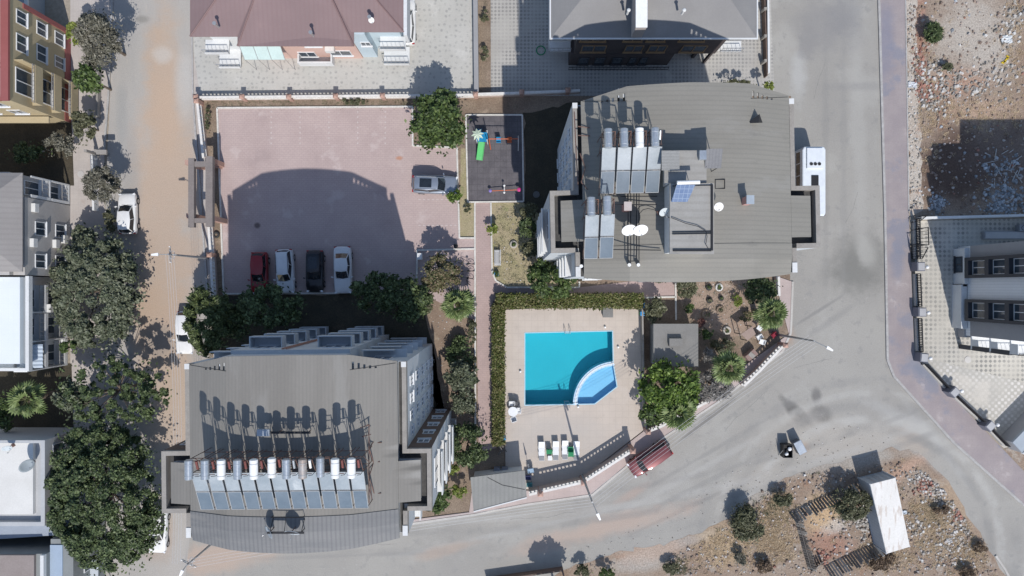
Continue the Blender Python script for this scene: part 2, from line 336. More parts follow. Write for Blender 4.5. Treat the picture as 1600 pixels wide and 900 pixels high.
sheet('square_paver_yard', [(1432, 556), (1600, 598), (1900, 560), (1900, 620), (1568, 700)], .022, m_chk)
sheet('side_lot', [(1568, 702), (1900, 620), (1900, 1000), (1600, 735)], .022, m_dirt)
sheet('garden_soil', [(316, 150), (910, 146), (1236, 150), (1234, 525), (1120, 620), (1010, 690), (915, 760), (800, 790), (640, 812), (326, 812), (333, 470)], .012, m_soil, holes=[hole])
sheet('courtyard_paving', [(340, 169), (645, 167), (646, 226), (716, 230), (717, 372), (742, 374), (743, 455), (741, 500), (652, 455), (652, 391), (651, 456), (350, 459)], .024, m_pink)
sheet('bike_paving', [(653, 391), (717, 373), (742, 373), (742, 500), (735, 455), (700, 440)], .028, m_pink)
sheet('brick_path', [(742, 317), (767, 317), (769, 425), (775, 440), (792, 449), (905, 449), (1052, 432), (1055, 465), (1003, 466), (1003, 476), (770, 470), (775, 700), (748, 706)], .032, m_path)
sheet('lawn', [(767, 317), (818, 317), (850, 340), (905, 449), (792, 448), (776, 438), (770, 425)], .02, m_lawn)
sheet('lawn', [(720, 232), (729, 232), (731, 317), (742, 318), (741, 371), (718, 371)], .02, m_lawn)
sheet('sandy_bed', [(1055, 432), (1170, 430), (1195, 470), (1175, 530), (1090, 510), (1056, 470)], .02, M('sandy_soil', (.33, .25, .195), (.27, .2, .155), sc=.5, fine=(8, .22), bump=.6, stains=[((.42, .35, .29), .9, .57, .7), ((.36, .22, .15), .4, .6, .6)]), rough=(.8, .2))
sheet('bare_soil', [(672, 470), (740, 470), (742, 700), (690, 700), (668, 520)], .018, M('light_soil', (.27, .20, .15), (.21, .155, .115), sc=.5, fine=(8, .22), bump=.6, stains=[((.35, .28, .21), .7, .57, .7)]), rough=(.8, .15))
m_dk = M('painted_shade_soil', (.05, .045, .032), (.07, .058, .04), sc=.6, fine=(8, .25), bump=.7, stains=[((.10, .08, .055), .7, .6, .6)])  # near-black tone paints the shade beside the buildings into the ground
sheet('shade_toned_soil', [(352, 460), (652, 460), (668, 500), (690, 620), (700, 710), (560, 700), (346, 560)], .018, m_dk, rough=(.8, .12))
sheet('shade_toned_soil', [(819, 178), (912, 158), (912, 440), (860, 420), (820, 318)], .018, m_dk, rough=(.8, .12))
sheet('shade_toned_soil', [(-100, 186), (112, 190), (116, 290), (-100, 290)], .03, m_dk)
sheet('shade_toned_soil', [(-100, 568), (112, 568), (116, 690), (-100, 690)], .03, m_dk)
sheet('playground_surface', [(728, 180), (816, 180), (818, 315), (731, 316)], .05, m_rub)
sheet('pool_deck', [(788, 484), (1000, 476), (1003, 645), (1010, 668), (912, 744), (826, 764), (790, 764)], .10, m_deck, holes=[hole])
sheet('pavement', [(640, 812), (733, 800), (737, 770), (826, 766), (912, 746), (1010, 670), (1010, 655), (1122, 600), (1232, 522), (1208, 430), (1237, 440), (1234, 520), (1222, 548), (1120, 628), (1018, 695), (925, 772), (822, 787), (740, 803), (642, 817)], .10, m_walkp)
for nm, pts in (('parking_line', []),):
    pass
mline = plain('line_paint', (.53, .47, .455), .8)
mb = MB()
for x in (424, 469, 514, 559, 602):            # dashed bay lines in white pavers
    for k in range(7):
        a = P(x, 174 + k * 8.2); mb.box(a[0] - .06, a[0] + .06, a[1] - .12, a[1] + .02, .0265, .028)
for y in (312, 352):
    for k in range(9):
        a = P(654 + k * 7, y); mb.box(a[0], a[0] + .2, a[1] - .04, a[1] + .04, .0265, .028)
tag(mb.build('parking_marking', mline), kind='structure')
def kerb(pts, w=.16, h=.12, m=m_kerb, z=.0):
    mb = MB(); q = PL(pts)
    for i, (a, b) in enumerate(zip(q, q[1:])):
        mb.wallseg(a, b, w, z, z + h + .003 * (i % 2))
    return tag(mb.build('kerb', m), kind='structure')
kerb([(340, 169), (645, 167), (645, 228), (714, 231)], h=.15)
kerb([(340, 169), (350, 459), (530, 458)], h=.15)
kerb([(714, 231), (718, 372), (742, 372)], h=.15)
kerb([(651, 459), (652, 391), (742, 389)], h=.15)
kerb([(742, 317), (743, 700)], h=.15)
kerb([(767, 317), (769, 425), (775, 439), (792, 449), (905, 449)], h=.15)
kerb([(728, 180), (816, 180), (818, 315), (731, 316), (728, 180)], h=.17, w=.14)
kerb([(1003, 465), (1055, 464)], h=.13); kerb([(1055, 430), (1056, 500)], h=.13); kerb([(905, 449), (905, 440)], h=.13)
kerb([(1367, -200), (1382, 330), (1386, 562), (1396, 588), (1490, 692), (1600, 790), (1800, 970)], w=.22, h=.14, m=m_kerbg)
kerb([(1411, -200), (1419, 330)], w=.12, h=.14, m=m_kerbg)
kerb([(642, 818), (740, 804), (822, 788), (925, 773), (1018, 696), (1120, 629), (1222, 549), (1235, 520), (1238, 440)], w=.2, h=.14, m=m_conc)
kerb([(178, -60), (170, 150), (163, 235)], w=.18, h=.12, m=m_kerbg); kerb([(165, 330), (165, 480)], w=.18, h=.12, m=m_kerbg)
kerb([(299, -60), (302, 150), (326, 470)], w=.15, h=.13, m=m_kerbg)
kerb([(1555, 868), (1570, 890), (1600, 950)], w=.2, h=.12, m=m_conc)
m_crack = plain('crack_tar', (.19, .187, .18), .9)
rnd = random.Random(31); mb = MB()
for (x0, y0, an, L_) in ((1290, 95, 265, 60), (1200, 610, 220, 90), (900, 800, 190, 100), (1430, 740, 318, 90), (1300, 560, 200, 60), (1340, 300, 262, 50), (620, 850, 178, 70)):
    x, y = P(x0, y0); a = R(an)
    for k in range(int(L_ / 5)):
        a += rnd.uniform(-.45, .45) * .6; a += (R(an) - a) * .25; nx, ny = x + .32 * math.cos(a), y + .32 * math.sin(a); w = rnd.uniform(.004, .014)
        c_, s_ = math.cos(a) * .0, 0
        px_, py_ = -math.sin(a) * w, math.cos(a) * w; mb.add([(x - px_, y - py_, .0082), (nx - px_, ny - py_, .0082), (nx + px_, ny + py_, .0082), (x + px_, y + py_, .0082)], [(0, 1, 2, 3)]); x, y = nx, ny
tag(mb.build('road_cracks', m_crack), kind='structure')
# ---------------------------------------------------------------- swimming pool
m_tile_d = M('pool_tiles', (.05, .50, .58), (.045, .47, .55), sc=.3, fine=(14, .04), rough=.4, pat=('grid', .3, (.02, .45, .6), .25))
m_tile_l = M('kids_pool_tiles', (.42, .62, .82), (.39, .58, .78), sc=.3, fine=(14, .04), rough=.4, pat=('grid', .3, (.25, .55, .8), .25))
arc = []
cx, cy, r = 963.5, 634.0, 64.0
for i in range(17):
    t = R(-90 - 87 * i / 16)           # from straight up round to the left
    arc.append((cx + r * math.cos(t) - 1, cy + r * math.sin(t) - 2))
def basin(name, pts, depth, m, rim=.1):
    q = PL(pts)
    if area(q) < 0: q = q[::-1]
    n = len(q); vs = [(x, y, rim) for x, y in q] + [(x, y, -depth) for x, y in q]
    mb = MB(); mb.add(vs, [(i + n, (i + 1) % n + n, (i + 1) % n, i)[::-1] for i in range(n)] + [tuple(range(n, 2 * n))])
    return tag(mb.build(name, m), kind='structure')
basin('pool_basin', [(820, 520), (957, 517), (958.5, 568)] + arc[1:] + [(900, 632), (820, 633)], 1.35, m_tile_d)
basin('kids_pool_basin', [(964, 604), (958.5, 569)] + arc[1:] + [(901, 632), (929, 631)], .55, m_tile_l)
mw = bpy.data.materials.new('pool_water'); mw.use_nodes = True; nt = mw.node_tree
nt.nodes.remove(nt.nodes['Principled BSDF'])
tr = nt.nodes.new('ShaderNodeBsdfTransparent'); tr.inputs[0].default_value = (.72, .93, .97, 1)
gl = nt.nodes.new('ShaderNodeBsdfGlossy'); gl.inputs['Roughness'].default_value = .03
fr = nt.nodes.new('ShaderNodeFresnel'); fr.inputs[0].default_value = 1.33
bp = nt.nodes.new('ShaderNodeBump'); bp.inputs['Strength'].default_value = .25; bp.inputs['Distance'].default_value = .05
nz = nt.nodes.new('ShaderNodeTexNoise'); nz.inputs['Scale'].default_value = 1.6; nz.inputs['Detail'].default_value = 4
gp = nt.nodes.new('ShaderNodeNewGeometry'); nt.links.new(gp.outputs['Position'], nz.inputs['Vector']); nt.links.new(nz.outputs['Fac'], bp.inputs['Height'])
nt.links.new(bp.outputs[0], gl.inputs['Normal']); nt.links.new(bp.outputs[0], fr.inputs['Normal'])
mx = nt.nodes.new('ShaderNodeMixShader'); nt.links.new(fr.outputs[0], mx.inputs[0]); nt.links.new(tr.outputs[0], mx.inputs[1]); nt.links.new(gl.outputs[0], mx.inputs[2])
nt.links.new(mx.outputs[0], nt.nodes['Material Output'].inputs['Surface'])
q = PL([(820.3, 520.3), (956.7, 517.3), (957.5, 568), (963.5, 604), (929, 630.7), (820.3, 632.7)])
sheet('water', q, -.06, mw, world=True)
mwhite = plain('white_paint', (.72, .73, .74), .5)
mb = MB(); aw = PL([(958.5, 567)] + arc[1:] + [(900, 632)])
for a, b in zip(aw, aw[1:]): mb.wallseg(a, b, .42, -1.3, .12)
ow = tag(mb.build('pool_divider', plain('pale_blue_tiles', (.50, .66, .80), .4)), kind='structure')
mb = MB()
for a, b in zip(aw, aw[1:]): mb.wallseg(a, b, .12, .121, .16)
tag(mb.build('pool_divider_rail', mwhite), kind='structure')
mb = MB(); pq = poolw
for i in range(len(pq)): mb.wallseg(pq[i], pq[(i + 1) % len(pq)], .09, .101, .118 + .002 * (i % 2))
tag(mb.build('pool_coping', plain('blue_coping', (.40, .60, .70), .5)), kind='structure')
# ---------------------------------------------------------------- building helpers
m_win = plain('window_frame', (.70, .71, .72), .4)
m_wind = plain('dark_window_frame', (.05, .05, .055), .4)
m_glass = M('window_glass', (.035, .05, .07), (.06, .08, .10), sc=.8, fine=(5, 0), rough=.08, spec=.6)
m_white = M('white_wall', (.66, .67, .67), (.60, .61, .61), sc=.4, fine=(6, .05), stains=[((.50, .49, .46), .5, .64, .4)])
m_bluew = M('pale_wall', (.52, .55, .58), (.47, .50, .53), sc=.4, fine=(6, .05), stains=[((.42, .43, .42), .5, .62, .5)])
m_brown = M('brown_wall', (.16, .115, .095), (.13, .095, .08), sc=.4, fine=(6, .08))
m_rail = plain('railing_metal', (.5, .5, .5), .4, .6)
m_drk = plain('dark_metal', (.035, .036, .04), .5, .3)
m_ac = plain('ac_casing', (.68, .68, .66), .5)
WM = {}
def window_mesh(w, h, fm, double=True):
    k = (w, h, fm.name, double)
    if k not in WM:
        t = .07; f = MB()
        f.box(-w / 2, w / 2, -.07, 0, 0, t); f.box(-w / 2, w / 2, -.07, 0, h - t, h)
        f.box(-w / 2, -w / 2 + t, -.07, 0, t, h - t); f.box(w / 2 - t, w / 2, -.07, 0, t, h - t)
        if double: f.box(-t / 2, t / 2, -.068, 0, t, h - t)
        f.box(-w / 2 - .08, w / 2 + .08, -.16, 0, -.07, -.003)
        g = MB().box(-w / 2 + t, w / 2 - t, -.03, 0, t, h - t)
        WM[k] = (f.mesh('window', fm), g.mesh('pane', m_glass))
    return WM[k]
def window(parent, x, y, z, ang, w=1.2, h=1.3, fm=None, name='window', double=True):
    """ang: direction the window faces, 0 = south (-y), 90 = east (+x)"""
    a, b = window_mesh(w, h, fm or m_win, double)
    o = inst(name, a, parent, (x, y, z), R(ang)); g = bpy.data.objects.new('pane', b); COL.objects.link(g); g.parent = o
    return o
def win_row(parent, a, b, n, zs, ang, w=1.2, h=1.3, fm=None, off=.0, skip=()):
    for i in range(n):
        t = (i + .5) / n
        for j, z in enumerate(zs):
            if (i, j) in skip: continue
            window(parent, a[0] + (b[0] - a[0]) * t, a[1] + (b[1] - a[1]) * t, z, ang, w, h, fm)
def balcony(parent, x0, x1, y0, y1, z, m, rail_h=.95, wallm=True, name='balcony', thick=.08, open_side=None):
    mb = MB(); mb.box(x0, x1, y0, y1, z - .15, z)
    mb.build(name, m, parent)
def rail(parent, a, b, z, h=.95, mat=None, solid=False, name='balcony_railing', gap=.35):
    mb = MB()
    if solid: mb.wallseg(a, b, .08, z, z + h)
    else:
        mb.wallseg(a, b, .06, z + h - .05, z + h); mb.wallseg(a, b, .04, z + .08, z + .12)
        L = math.hypot(b[0] - a[0], b[1] - a[1]); n = max(2, int(L / gap))
        for i in range(n + 1):
            t = i / n; x = a[0] + (b[0] - a[0]) * t; y = a[1] + (b[1] - a[1]) * t
            mb.box(x - .015, x + .015, y - .015, y + .015, z, z + h - .05)
    return mb.build(name, mat or m_rail, parent)

# ---------------------------------------------------------------- solar water heaters (template)
m_sol = M('collector_glass', (.25, .29, .32), (.35, .385, .41), sc=.5, fine=(9, .06), rough=.10, spec=.35, stains=[((.52, .55, .56), .6, .60, .55)])
m_sold = M('clean_collector_glass', (.12, .155, .19), (.15, .185, .22), sc=.7, fine=(9, .05), rough=.10, spec=.35)
m_alu = plain('aluminium', (.62, .64, .66), .35, .6)
m_tin = M('galvanised_tank', (.48, .52, .56), (.40, .44, .48), sc=1.5, fine=(8, .1), rough=.35, metal=.55)
m_tinr = M('rusty_tank', (.44, .43, .42), (.42, .34, .29), sc=1.8, fine=(8, .15), rough=.45, metal=.4)
m_frm = plain('collector_frame', (.36, .38, .40), .6)
m_wtank = plain('white_tank_paint', (.84, .84, .83), .45)
m_red = M('red_tank_paint', (.20, .065, .06), (.14, .05, .045), sc=2, fine=(8, .15), rough=.5)
m_rust = M('rusty_steel', (.12, .085, .075), (.18, .10, .08), sc=2, fine=(8, .2), rough=.7)
def heater(name, label, group, tank, small, pw=.9, s0=1.8, n0=3.3, tz=4.45):
    """origin on the roof under the south edge of the collectors; +y is north"""
    t = thing(name, label, 'solar heater', group=group)
    D = 2.85; zs = lambda y: s0 + (n0 - s0) * y / D
    for a, b, gm in ((0, D / 2 - .03, m_sold), (D / 2 + .03, D, m_sol)):
        f = MB(); e = .03
        def slab(mb, x0, x1, ya, yb, d0, d1):
            vs = [(x, y, zs(y) + d) for d in (d0, d1) for x, y in ((x0, ya), (x1, ya), (x1, yb), (x0, yb))]
            mb.add(vs, [(0, 3, 2, 1), (4, 5, 6, 7), (0, 1, 5, 4), (1, 2, 6, 5), (2, 3, 7, 6), (3, 0, 4, 7)])
        w = pw / 2
        slab(f, -w, w, a, a + e, 0, .1); slab(f, -w, w, b - e, b, 0, .1); slab(f, -w, -w + e, a + e, b - e, 0, .1); slab(f, w - e, w, a + e, b - e, 0, .1)
        p = f.build('collector_panel', m_frm, t)
        g = MB(); slab(g, -w + e, w - e, a + e, b - e, .01, .08); g.build('glass', gm, p)
    tm = {'white': m_wtank, 'silver': m_tin, 'rusty': m_tinr, 'red': m_red}[tank]
    tk = MB(); tk.cyl((-.12, D - .1, tz), (-.12, D + 1.1, tz), .27, n=20); tk.cyl((-.12, D - .14, tz), (-.12, D - .1, tz), .2, .27, n=20); tk.cyl((-.12, D + 1.1, tz), (-.12, D + 1.16, tz), .27, .17, n=20)
    tko = tk.build('tank', tm, t, smooth=False)
    for y in (D + .1, D + .85): MB().torus((-.12, y, tz), .275, .015, 20, 5, 'y').build('tank_strap', m_alu, tko)
    if small:
        s = MB(); s.cyl((.27, D + .45, tz - .45), (.27, D + 1.0, tz - .2), .085, n=14); s.build('expansion_tank', {'red': m_red, 'white': m_wtank, 'silver': m_tin}[small], t)
    st = MB(); r = .028
    for x in (-pw / 2 + .05, pw / 2 - .05):
        st.cyl((x, .1, 0), (x, .1, zs(.1)), r, n=5); st.cyl((x, D, 0), (x, D, zs(D)), r, n=5); st.cyl((x, .05, zs(.05) - .03), (x, D, zs(D) - .03), r, n=5)
        st.cyl((x, .1, .4), (x, D, zs(D) * .6), r * .8, n=5); st.cyl((x, D + 1.0, 0), (x, D + 1.0, tz - .25), r, n=5); st.cyl((x, D, 1.0), (x, D + 1.0, 3.2), r * .8, n=5)
        st.cyl((x, D, zs(D) - .1), (x, D + 1.0, tz - .3), r, n=5)
    for y, z in ((D, 1.2), (D, 2.6), (D + 1.0, 1.6), (D + 1.0, 3.4), (D + 1.0, tz - .28), (D + .1, tz - .28)): st.cyl((-pw / 2 + .05, y, z), (pw / 2 - .05, y, z), r, n=5)
    st.build('stand', m_rust, t)
    pi = MB(); pi.tube([(.25, D + .05, tz), (.38, D - .02, tz - .4), (.38, D + .02, zs(D))], .02, 5); pi.build('pipe', m_drk, t); pi = MB(); pi.tube([(-.12, D - .1, tz - .2), (-.4, D + .1, tz - .7), (-.4, D, zs(D) - .1)], .02, 5)
    pi.build('pipe', m_drk, t)
    return t
def dish(label, loc, rz, tilt=35, r=.45, pole=1.2, mat=None, group=None):
    t = thing('satellite_dish', label, 'satellite dish', group=group)
    mb = MB(); n = 24; rings = 4; vs = [(0, 0, 0)]; fs = []
    for j in range(1, rings + 1):
        for i in range(n):
            a = 2 * math.pi * i / n; rr = r * j / rings; vs.append((rr * math.cos(a), rr * 1.08 * math.sin(a), .22 * (rr / r) ** 2 * r))
    for i in range(n): fs.append((0, 1 + i, 1 + (i + 1) % n))
    for j in range(rings - 1):
        for i in range(n):
            a = 1 + j * n + i; b = 1 + j * n + (i + 1) % n; fs.append((a, a + n, b + n, b))
    M4 = Matrix.Translation((0, 0, pole)) @ Matrix.Rotation(R(90 - tilt), 4, 'X')
    mb.add([M4 @ Vector(v) for v in vs], fs)
    o = mb.build('reflector', mat or m_wtank, t, smooth=True); sm = o.modifiers.new('sol', 'SOLIDIFY'); sm.thickness = .02
    ar = MB(); tip = M4 @ Vector((0, -.05, .55)); ar.cyl(M4 @ Vector((0, -r, .05)), tip, .015, n=5); ar.cyl(tip, M4 @ Vector((0, -.02, .46)), .04, n=8); ar.build('feed_arm', m_rail, t)
    pl = MB(); pl.cyl((0, .06, 0), (0, .06, pole), .03, n=8); pl.cyl((0, .06, pole), (0, 0, pole), .03, n=6); pl.rbox(0, .06, 0, .03, .3, .3); pl.build('mast', m_rust, t)
    t.location = loc; t.rotation_euler = (0, 0, R(rz)); WL[t.name] = tuple(loc)
    return t

# ---------------------------------------------------------------- the two apartment blocks
RX = [-7.4, -4.3, 0, 4.3, 7.4]; RZ = [18.15, 19.35, 19.75, 19.35, 18.15]; RY = [.0, .68, .76, .7, .12]
def rz_(x):
    ax = min(abs(x), 9.6)
    if ax <= 4.3: return 19.75 - .4 * (ax / 4.3) ** 2
    if ax <= 7.4: return 19.35 - 1.2 * (ax - 4.3) / 3.1
    return 18.15 - .25 * (ax - 7.4)
def ry_(x): return float(np.interp(x, RX, RY))
m_roofL = M('corrugated_roof', (.205, .194, .176), (.235, .223, .203), sc=.3, fine=(10, .04), rough=.6, spec=.3, pat=('stripex', .25, (.17, .165, .155), .3), stains=[((.265, .257, .24), .25, .56, .6), ((.165, .158, .148), .5, .62, .5), ((.15, .14, .13), 1.6, .66, .4)], stretch=(2.2, .35, 1), blobs=[(703, 650, 24, 4, 3, (.31, .30, .28), .8), (700, 659, 26, 2.5, 4, (.12, .115, .105), .8), (700, 668, 24, 4, 3, (.31, .30, .28), .7), (702, 677, 24, 2.5, 4, (.13, .125, .115), .7), (672, 634, 16, 3, 3, (.30, .29, .27), .6), (670, 643, 16, 2.5, 4, (.13, .125, .115), .6), (430, 655, 18, 3, -8, (.30, .29, .27), .5), (428, 664, 18, 2.5, -8, (.14, .135, .125), .5)])  # blob bands paint a wavy light and dark sheen into the roof colour
m_roofL2 = M('lower_corrugated_roof', (.165, .168, .172), (.20, .20, .20), sc=.5, fine=(10, .04), rough=.65, spec=.3, pat=('stripex', .3, (.12, .123, .13), .5), stains=[((.26, .25, .235), .3, .58, .5)], stretch=(.3, 2, 1))  # darker bluish tone paints the sky's reflection into the south strip
m_roofR = M('metal_sheet_roof', (.225, .214, .188), (.25, .238, .21), sc=.3, fine=(10, .05), rough=.6, pat=('stripey', .33, (.18, .173, .157), .35, .2), stains=[((.27, .262, .242), .22, .56, .6), ((.175, .168, .152), .5, .62, .5), ((.15, .14, .125), 1.5, .68, .4)], stretch=(.5, 1.6, 1))
m_par = M('parapet_plaster', (.27, .253, .232), (.32, .30, .275), sc=1.2, fine=(8, .1), stains=[((.24, .22, .2), .8, .6, .6)])
m_gut = M('gutter_felt', (.06, .06, .062), (.09, .088, .085), sc=1.5, fine=(8, .15))
FLOORS = [.3, 3.6, 6.9, 10.2, 13.5]
def block(name, label, loc, rz, roofm, lowm, side_brown):
    t = thing(name, label, 'apartment building')
    W, Bx, yb0, yb1, S = 7.95, 9.7, -6.25, -10.7, -12.45
    HB = 16.9
    cb = (-4.9, 3.8)          # the block that steps forward to the north
    foot = [(-W, 0), (cb[0], 0), (cb[0], .9), (cb[1], .9), (cb[1], 0), (W, 0), (W, yb0), (Bx, yb0), (Bx, yb1), (W, yb1), (W, S), (-W, S), (-W, yb1), (-Bx, yb1), (-Bx, yb0), (-W, yb0)]
    MB().prism([(x, y) for x, y in foot], 0, HB).build('wall', m_bluew, t)
    # walls under the raised middle of the roof
    mb = MB(); mb.box(-7.3, 7.3, S + .02, -.02, HB + .002, 17.9); mb.box(cb[0] + .02, cb[1] - .02, -.018, .6, HB + .002, 19.1); mb.build('attic_wall', m_bluew, t)
    for s in (-1, 1):
        mb = MB(); th = .32
        mb.box(s * W, s * (W - th), 0, yb0 - th, HB, 17.6); mb.box(s * W, s * Bx, yb0, yb0 - th, HB, 17.604)
        mb.box(s * Bx, s * (Bx - th), yb0 - th, yb1 + th, HB, 17.6); mb.box(s * Bx, s * W, yb1, yb1 + th, HB, 17.604); mb.box(s * W, s * (W - th), yb1, S, HB, 17.6)
        mb.build('parapet', m_par, t)
    for s in (-1, 1):
        MB().box(s * (W + .01), s * (W - .35), -.36, .03, 17.61, 17.66).build('parapet_cap', m_white, t); MB().box(s * (W + .01), s * (W - .35), S - .02, S + .7, 17.61, 17.66).build('parapet_cap', m_white, t)
        mb = MB(); mb.box(s * (W - .32), s * 7.32, -.05, S, HB + .004, HB + .03); mb.box(s * (Bx - .32), s * (W - .31), yb0 - .32, yb1 + .32, HB + .004, HB + .03)
        mb.build('gutter', m_gut, t)
    # curved metal roof, with the five square openings at each north corner
    xs = set(np.linspace(-7.4, 7.4, 25)); holes = []
    yb = -.30
    for k, hh in enumerate((.52, .42, .30, .21, .12)):
        x0 = 4.42 + .37 * k
        for s in (-1, 1):
            a, b = sorted((s * x0, s * (x0 + .15))); holes.append((a, b, yb, yb + hh)); xs |= {a, b}
    xs = sorted(xs); top = MB(); lowr = MB()
    YL = -10.55
    for a, b in zip(xs, xs[1:]):
        if b - a < 1e-5: continue
        mid = (a + b) / 2; hs = [h for h in holes if h[0] - 1e-6 <= a and b <= h[1] + 1e-6]
        segs = [('n', hs[0][3]), (hs[0][2], YL)] if hs else [('n', YL)]
        for y0, y1 in segs:
            yA = ry_(a) if y0 == 'n' else y0; yB = ry_(b) if y0 == 'n' else y0
            v = [(a, yA, rz_(a)), (b, yB, rz_(b)), (b, y1, rz_(b)), (a, y1, rz_(a))]
            w = [(x, y, z - .12) for x, y, z in v]
            top.add(v + w, [(3, 2, 1, 0), (4, 5, 6, 7), (0, 1, 5, 4), (1, 2, 6, 5), (2, 3, 7, 6), (3, 0, 4, 7)])
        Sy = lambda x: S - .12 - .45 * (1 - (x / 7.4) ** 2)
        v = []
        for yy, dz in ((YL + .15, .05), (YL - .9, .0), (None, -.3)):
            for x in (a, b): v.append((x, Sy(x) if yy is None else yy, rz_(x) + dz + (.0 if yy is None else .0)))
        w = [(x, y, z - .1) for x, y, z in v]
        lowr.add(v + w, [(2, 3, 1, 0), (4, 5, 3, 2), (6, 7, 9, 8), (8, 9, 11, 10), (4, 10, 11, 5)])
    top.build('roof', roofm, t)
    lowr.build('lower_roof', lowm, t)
    for s in (-1, 1):
        mb = MB(); x0, x1 = s * 7.41, s * (Bx - .75); ya, ybb = yb0 - .75, yb1 + .75
        v = [(x0, ya, rz_(x0)), (x1, ya, rz_(x1)), (x1, ybb, rz_(x1)), (x0, ybb, rz_(x0))]; v += [(x, y, z - .12) for x, y, z in v]
        mb.add(v, [(0, 1, 2, 3) if s < 0 else (3, 2, 1, 0), (4, 5, 6, 7), (0, 1, 5, 4), (1, 2, 6, 5), (2, 3, 7, 6), (3, 0, 4, 7)])
        mb.build('wing_roof', roofm, t)
        MB().box(s * 7.35, s * (Bx - .8), ya - .05, ybb + .05, HB + .035, 17.4).build('wing_wall', m_bluew, t)
    # the thin line where the pediment meets the roof
    for s in (-1, 1):
        mb = MB()
        for k in range(6):
            xa, xb = s * (4.3 + k * .5), s * (4.8 + k * .5)
            mb.cyl((xa, yb - .04 + (k) * .055, rz_(xa) + .02), (xb, yb - .04 + (k + 1) * .055, rz_(xb) + .02), .014, n=5)
        mb.build('flashing', m_drk, t)
    # windows, balconies
    for z in FLOORS:
        for x0, x1 in ((cb[0] + .5, cb[0] + 3.0), (cb[1] - 3.0, cb[1] - .4)):
            mb = MB(); mb.box(x0, x1, .9, 1.75, z + .0, z + .14); mb.box(x0, x1, 1.67, 1.75, z + .14, z + 1.05); mb.box(x0, x0 + .08, .9, 1.67, z + .14, z + 1.05); mb.box(x1 - .08, x1, .9, 1.67, z + .14, z + 1.05)
            mb.build('balcony', m_bluew, t)
            window(t, (x0 + x1) / 2, .9, z + .2, 180, 1.5, 2.1)
        for s, x0, x1 in ((1, cb[1] + .3, W - .5), (-1, cb[0] - .3, -W + .5)):
            mb = MB(); a, b = sorted((x0, x1)); mb.box(a, b, 0, .62, z, z + .14); mb.box(a, b - (.9 if s > 0 else 0), .55, .62, z + .14, z + 1.0)
            mb.build('balcony', m_bluew, t)
            window(t, (x0 + x1) / 2, 0, z + .2, 180, 1.4, 2.1)
        for s in (-1, 1):
            for y in (-1.6, -2.9, -4.2, -5.4):
                window(t, s * W, y, z + 1.0, 90 * s, .75, 1.3 if y > -5 else .8)
            window(t, s * 8.85, yb0, z + 1.0, 180, .9, 1.1)
            mb = MB(); a, b = sorted((s * Bx, s * (Bx + .5)))
            mb.box(a, b, yb1 + .25, yb0 - .9, z, z + .14); mb.box(s * (Bx + .42), s * (Bx + .5), yb1 + .25, yb0 - .9, z + .14, z + 1.05)
            mb.build('bay_balcony', m_white, t)
            window(t, s * Bx, (yb0 + yb1) / 2, z + .15, 90 * s, 2.2, 2.1)
            mb = MB(); a, b = sorted((s * W, s * (W + .55)))
            mb.box(a, b, S + .1, yb1 - .1, z, z + .14); mb.box(s * (W + .47), s * (W + .55), S + .1, yb1 - .1, z + .14, z + 1.05)
            mb.build('corner_balcony', m_white, t)
        for x in (-5.2, -1.9, 1.9, 5.2): window(t, x, S, z + .9, 0, 1.3, 1.3)
    if side_brown:
        for s in (-1, 1):
            mb = MB(); mb.box(s * (W + .01), s * (Bx - .01), yb0 + .003, yb0 + .02, .1, 17.2); mb.build('brown_cladding', m_brown, t)
    mb = MB()
    for x in (-1.2, -.9): mb.cyl((x, .98, .2), (x, .98, 16.8), .05, n=6)
    mb.build('downpipe', plain('pipe_copper', (.42, .22, .17), .5), t)
    t.location = (loc[0], loc[1], 0); t.rotation_euler = (0, 0, rz)
    return t
C9 = Q(-254, 88); A9 = .010
C8 = Q(200.5, -219); A8 = .020
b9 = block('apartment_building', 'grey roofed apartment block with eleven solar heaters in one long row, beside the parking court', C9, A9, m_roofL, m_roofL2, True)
b8 = block('apartment_building', 'grey roofed apartment block with a rooftop stair house, north of the blue pool', C8, A8, m_roofR, m_roofR, False)
def loc_of(c, a, lx, ly):
    return (c[0] + lx * math.cos(a) - ly * math.sin(a), c[1] + lx * math.sin(a) + ly * math.cos(a))
# --- heaters, left roof
names9 = ['first', 'second', 'third', 'fourth', 'fifth', 'sixth', 'seventh', 'eighth', 'ninth', 'tenth', 'eleventh']
spec9 = [('silver', 'red'), ('silver', 'red'), ('white', 'red'), ('silver', 'red'), ('white', 'red'), ('white', 'red'), ('silver', 'silver'), ('rusty', 'white'), ('silver', None), ('white', 'red'), ('white', 'red')]
col9 = ['silver', 'silver', 'white', 'silver', 'white', 'white', 'silver', 'rust streaked', 'silver', 'white', 'white']
for i, (tk, sm) in enumerate(spec9):
    h = heater('solar_water_heater', '%s tank solar water heater, %s from the left in the long row of eleven' % (col9[i], names9[i]), 'solar heaters in the long row on the left roof', tk, sm, tz=(4.1 if i in (5, 8) else 4.45))
    x, y = loc_of(C9, A9, (-85 + 17.1 * i) * K0, -157 * K0)
    h.location = (x, y, 18.6 if abs(-85 + 17.1 * i) > 40 else 18.6); h.rotation_euler = (0, 0, A9)
lab8 = [(-97, 112, 'silver', None, 0, 'silver tank solar water heater at the left end of the row of four'), (-80, 112, 'silver', None, 0, 'silver tank solar water heater, second of the row of four'),
        (-63.5, 112, 'white', None, 0, 'white tank solar water heater, third of the row of four'), (-47, 112, 'silver', 'silver', 0, 'silver tank solar water heater at the right end of the row of four'),
        (-116, 184, 'silver', None, -.3, 'left one of the front pair of solar water heaters, tank topped by a white lid'), (-99.5, 184, 'silver', None, 0, 'right one of the front pair of solar water heaters, beside two white dishes')]
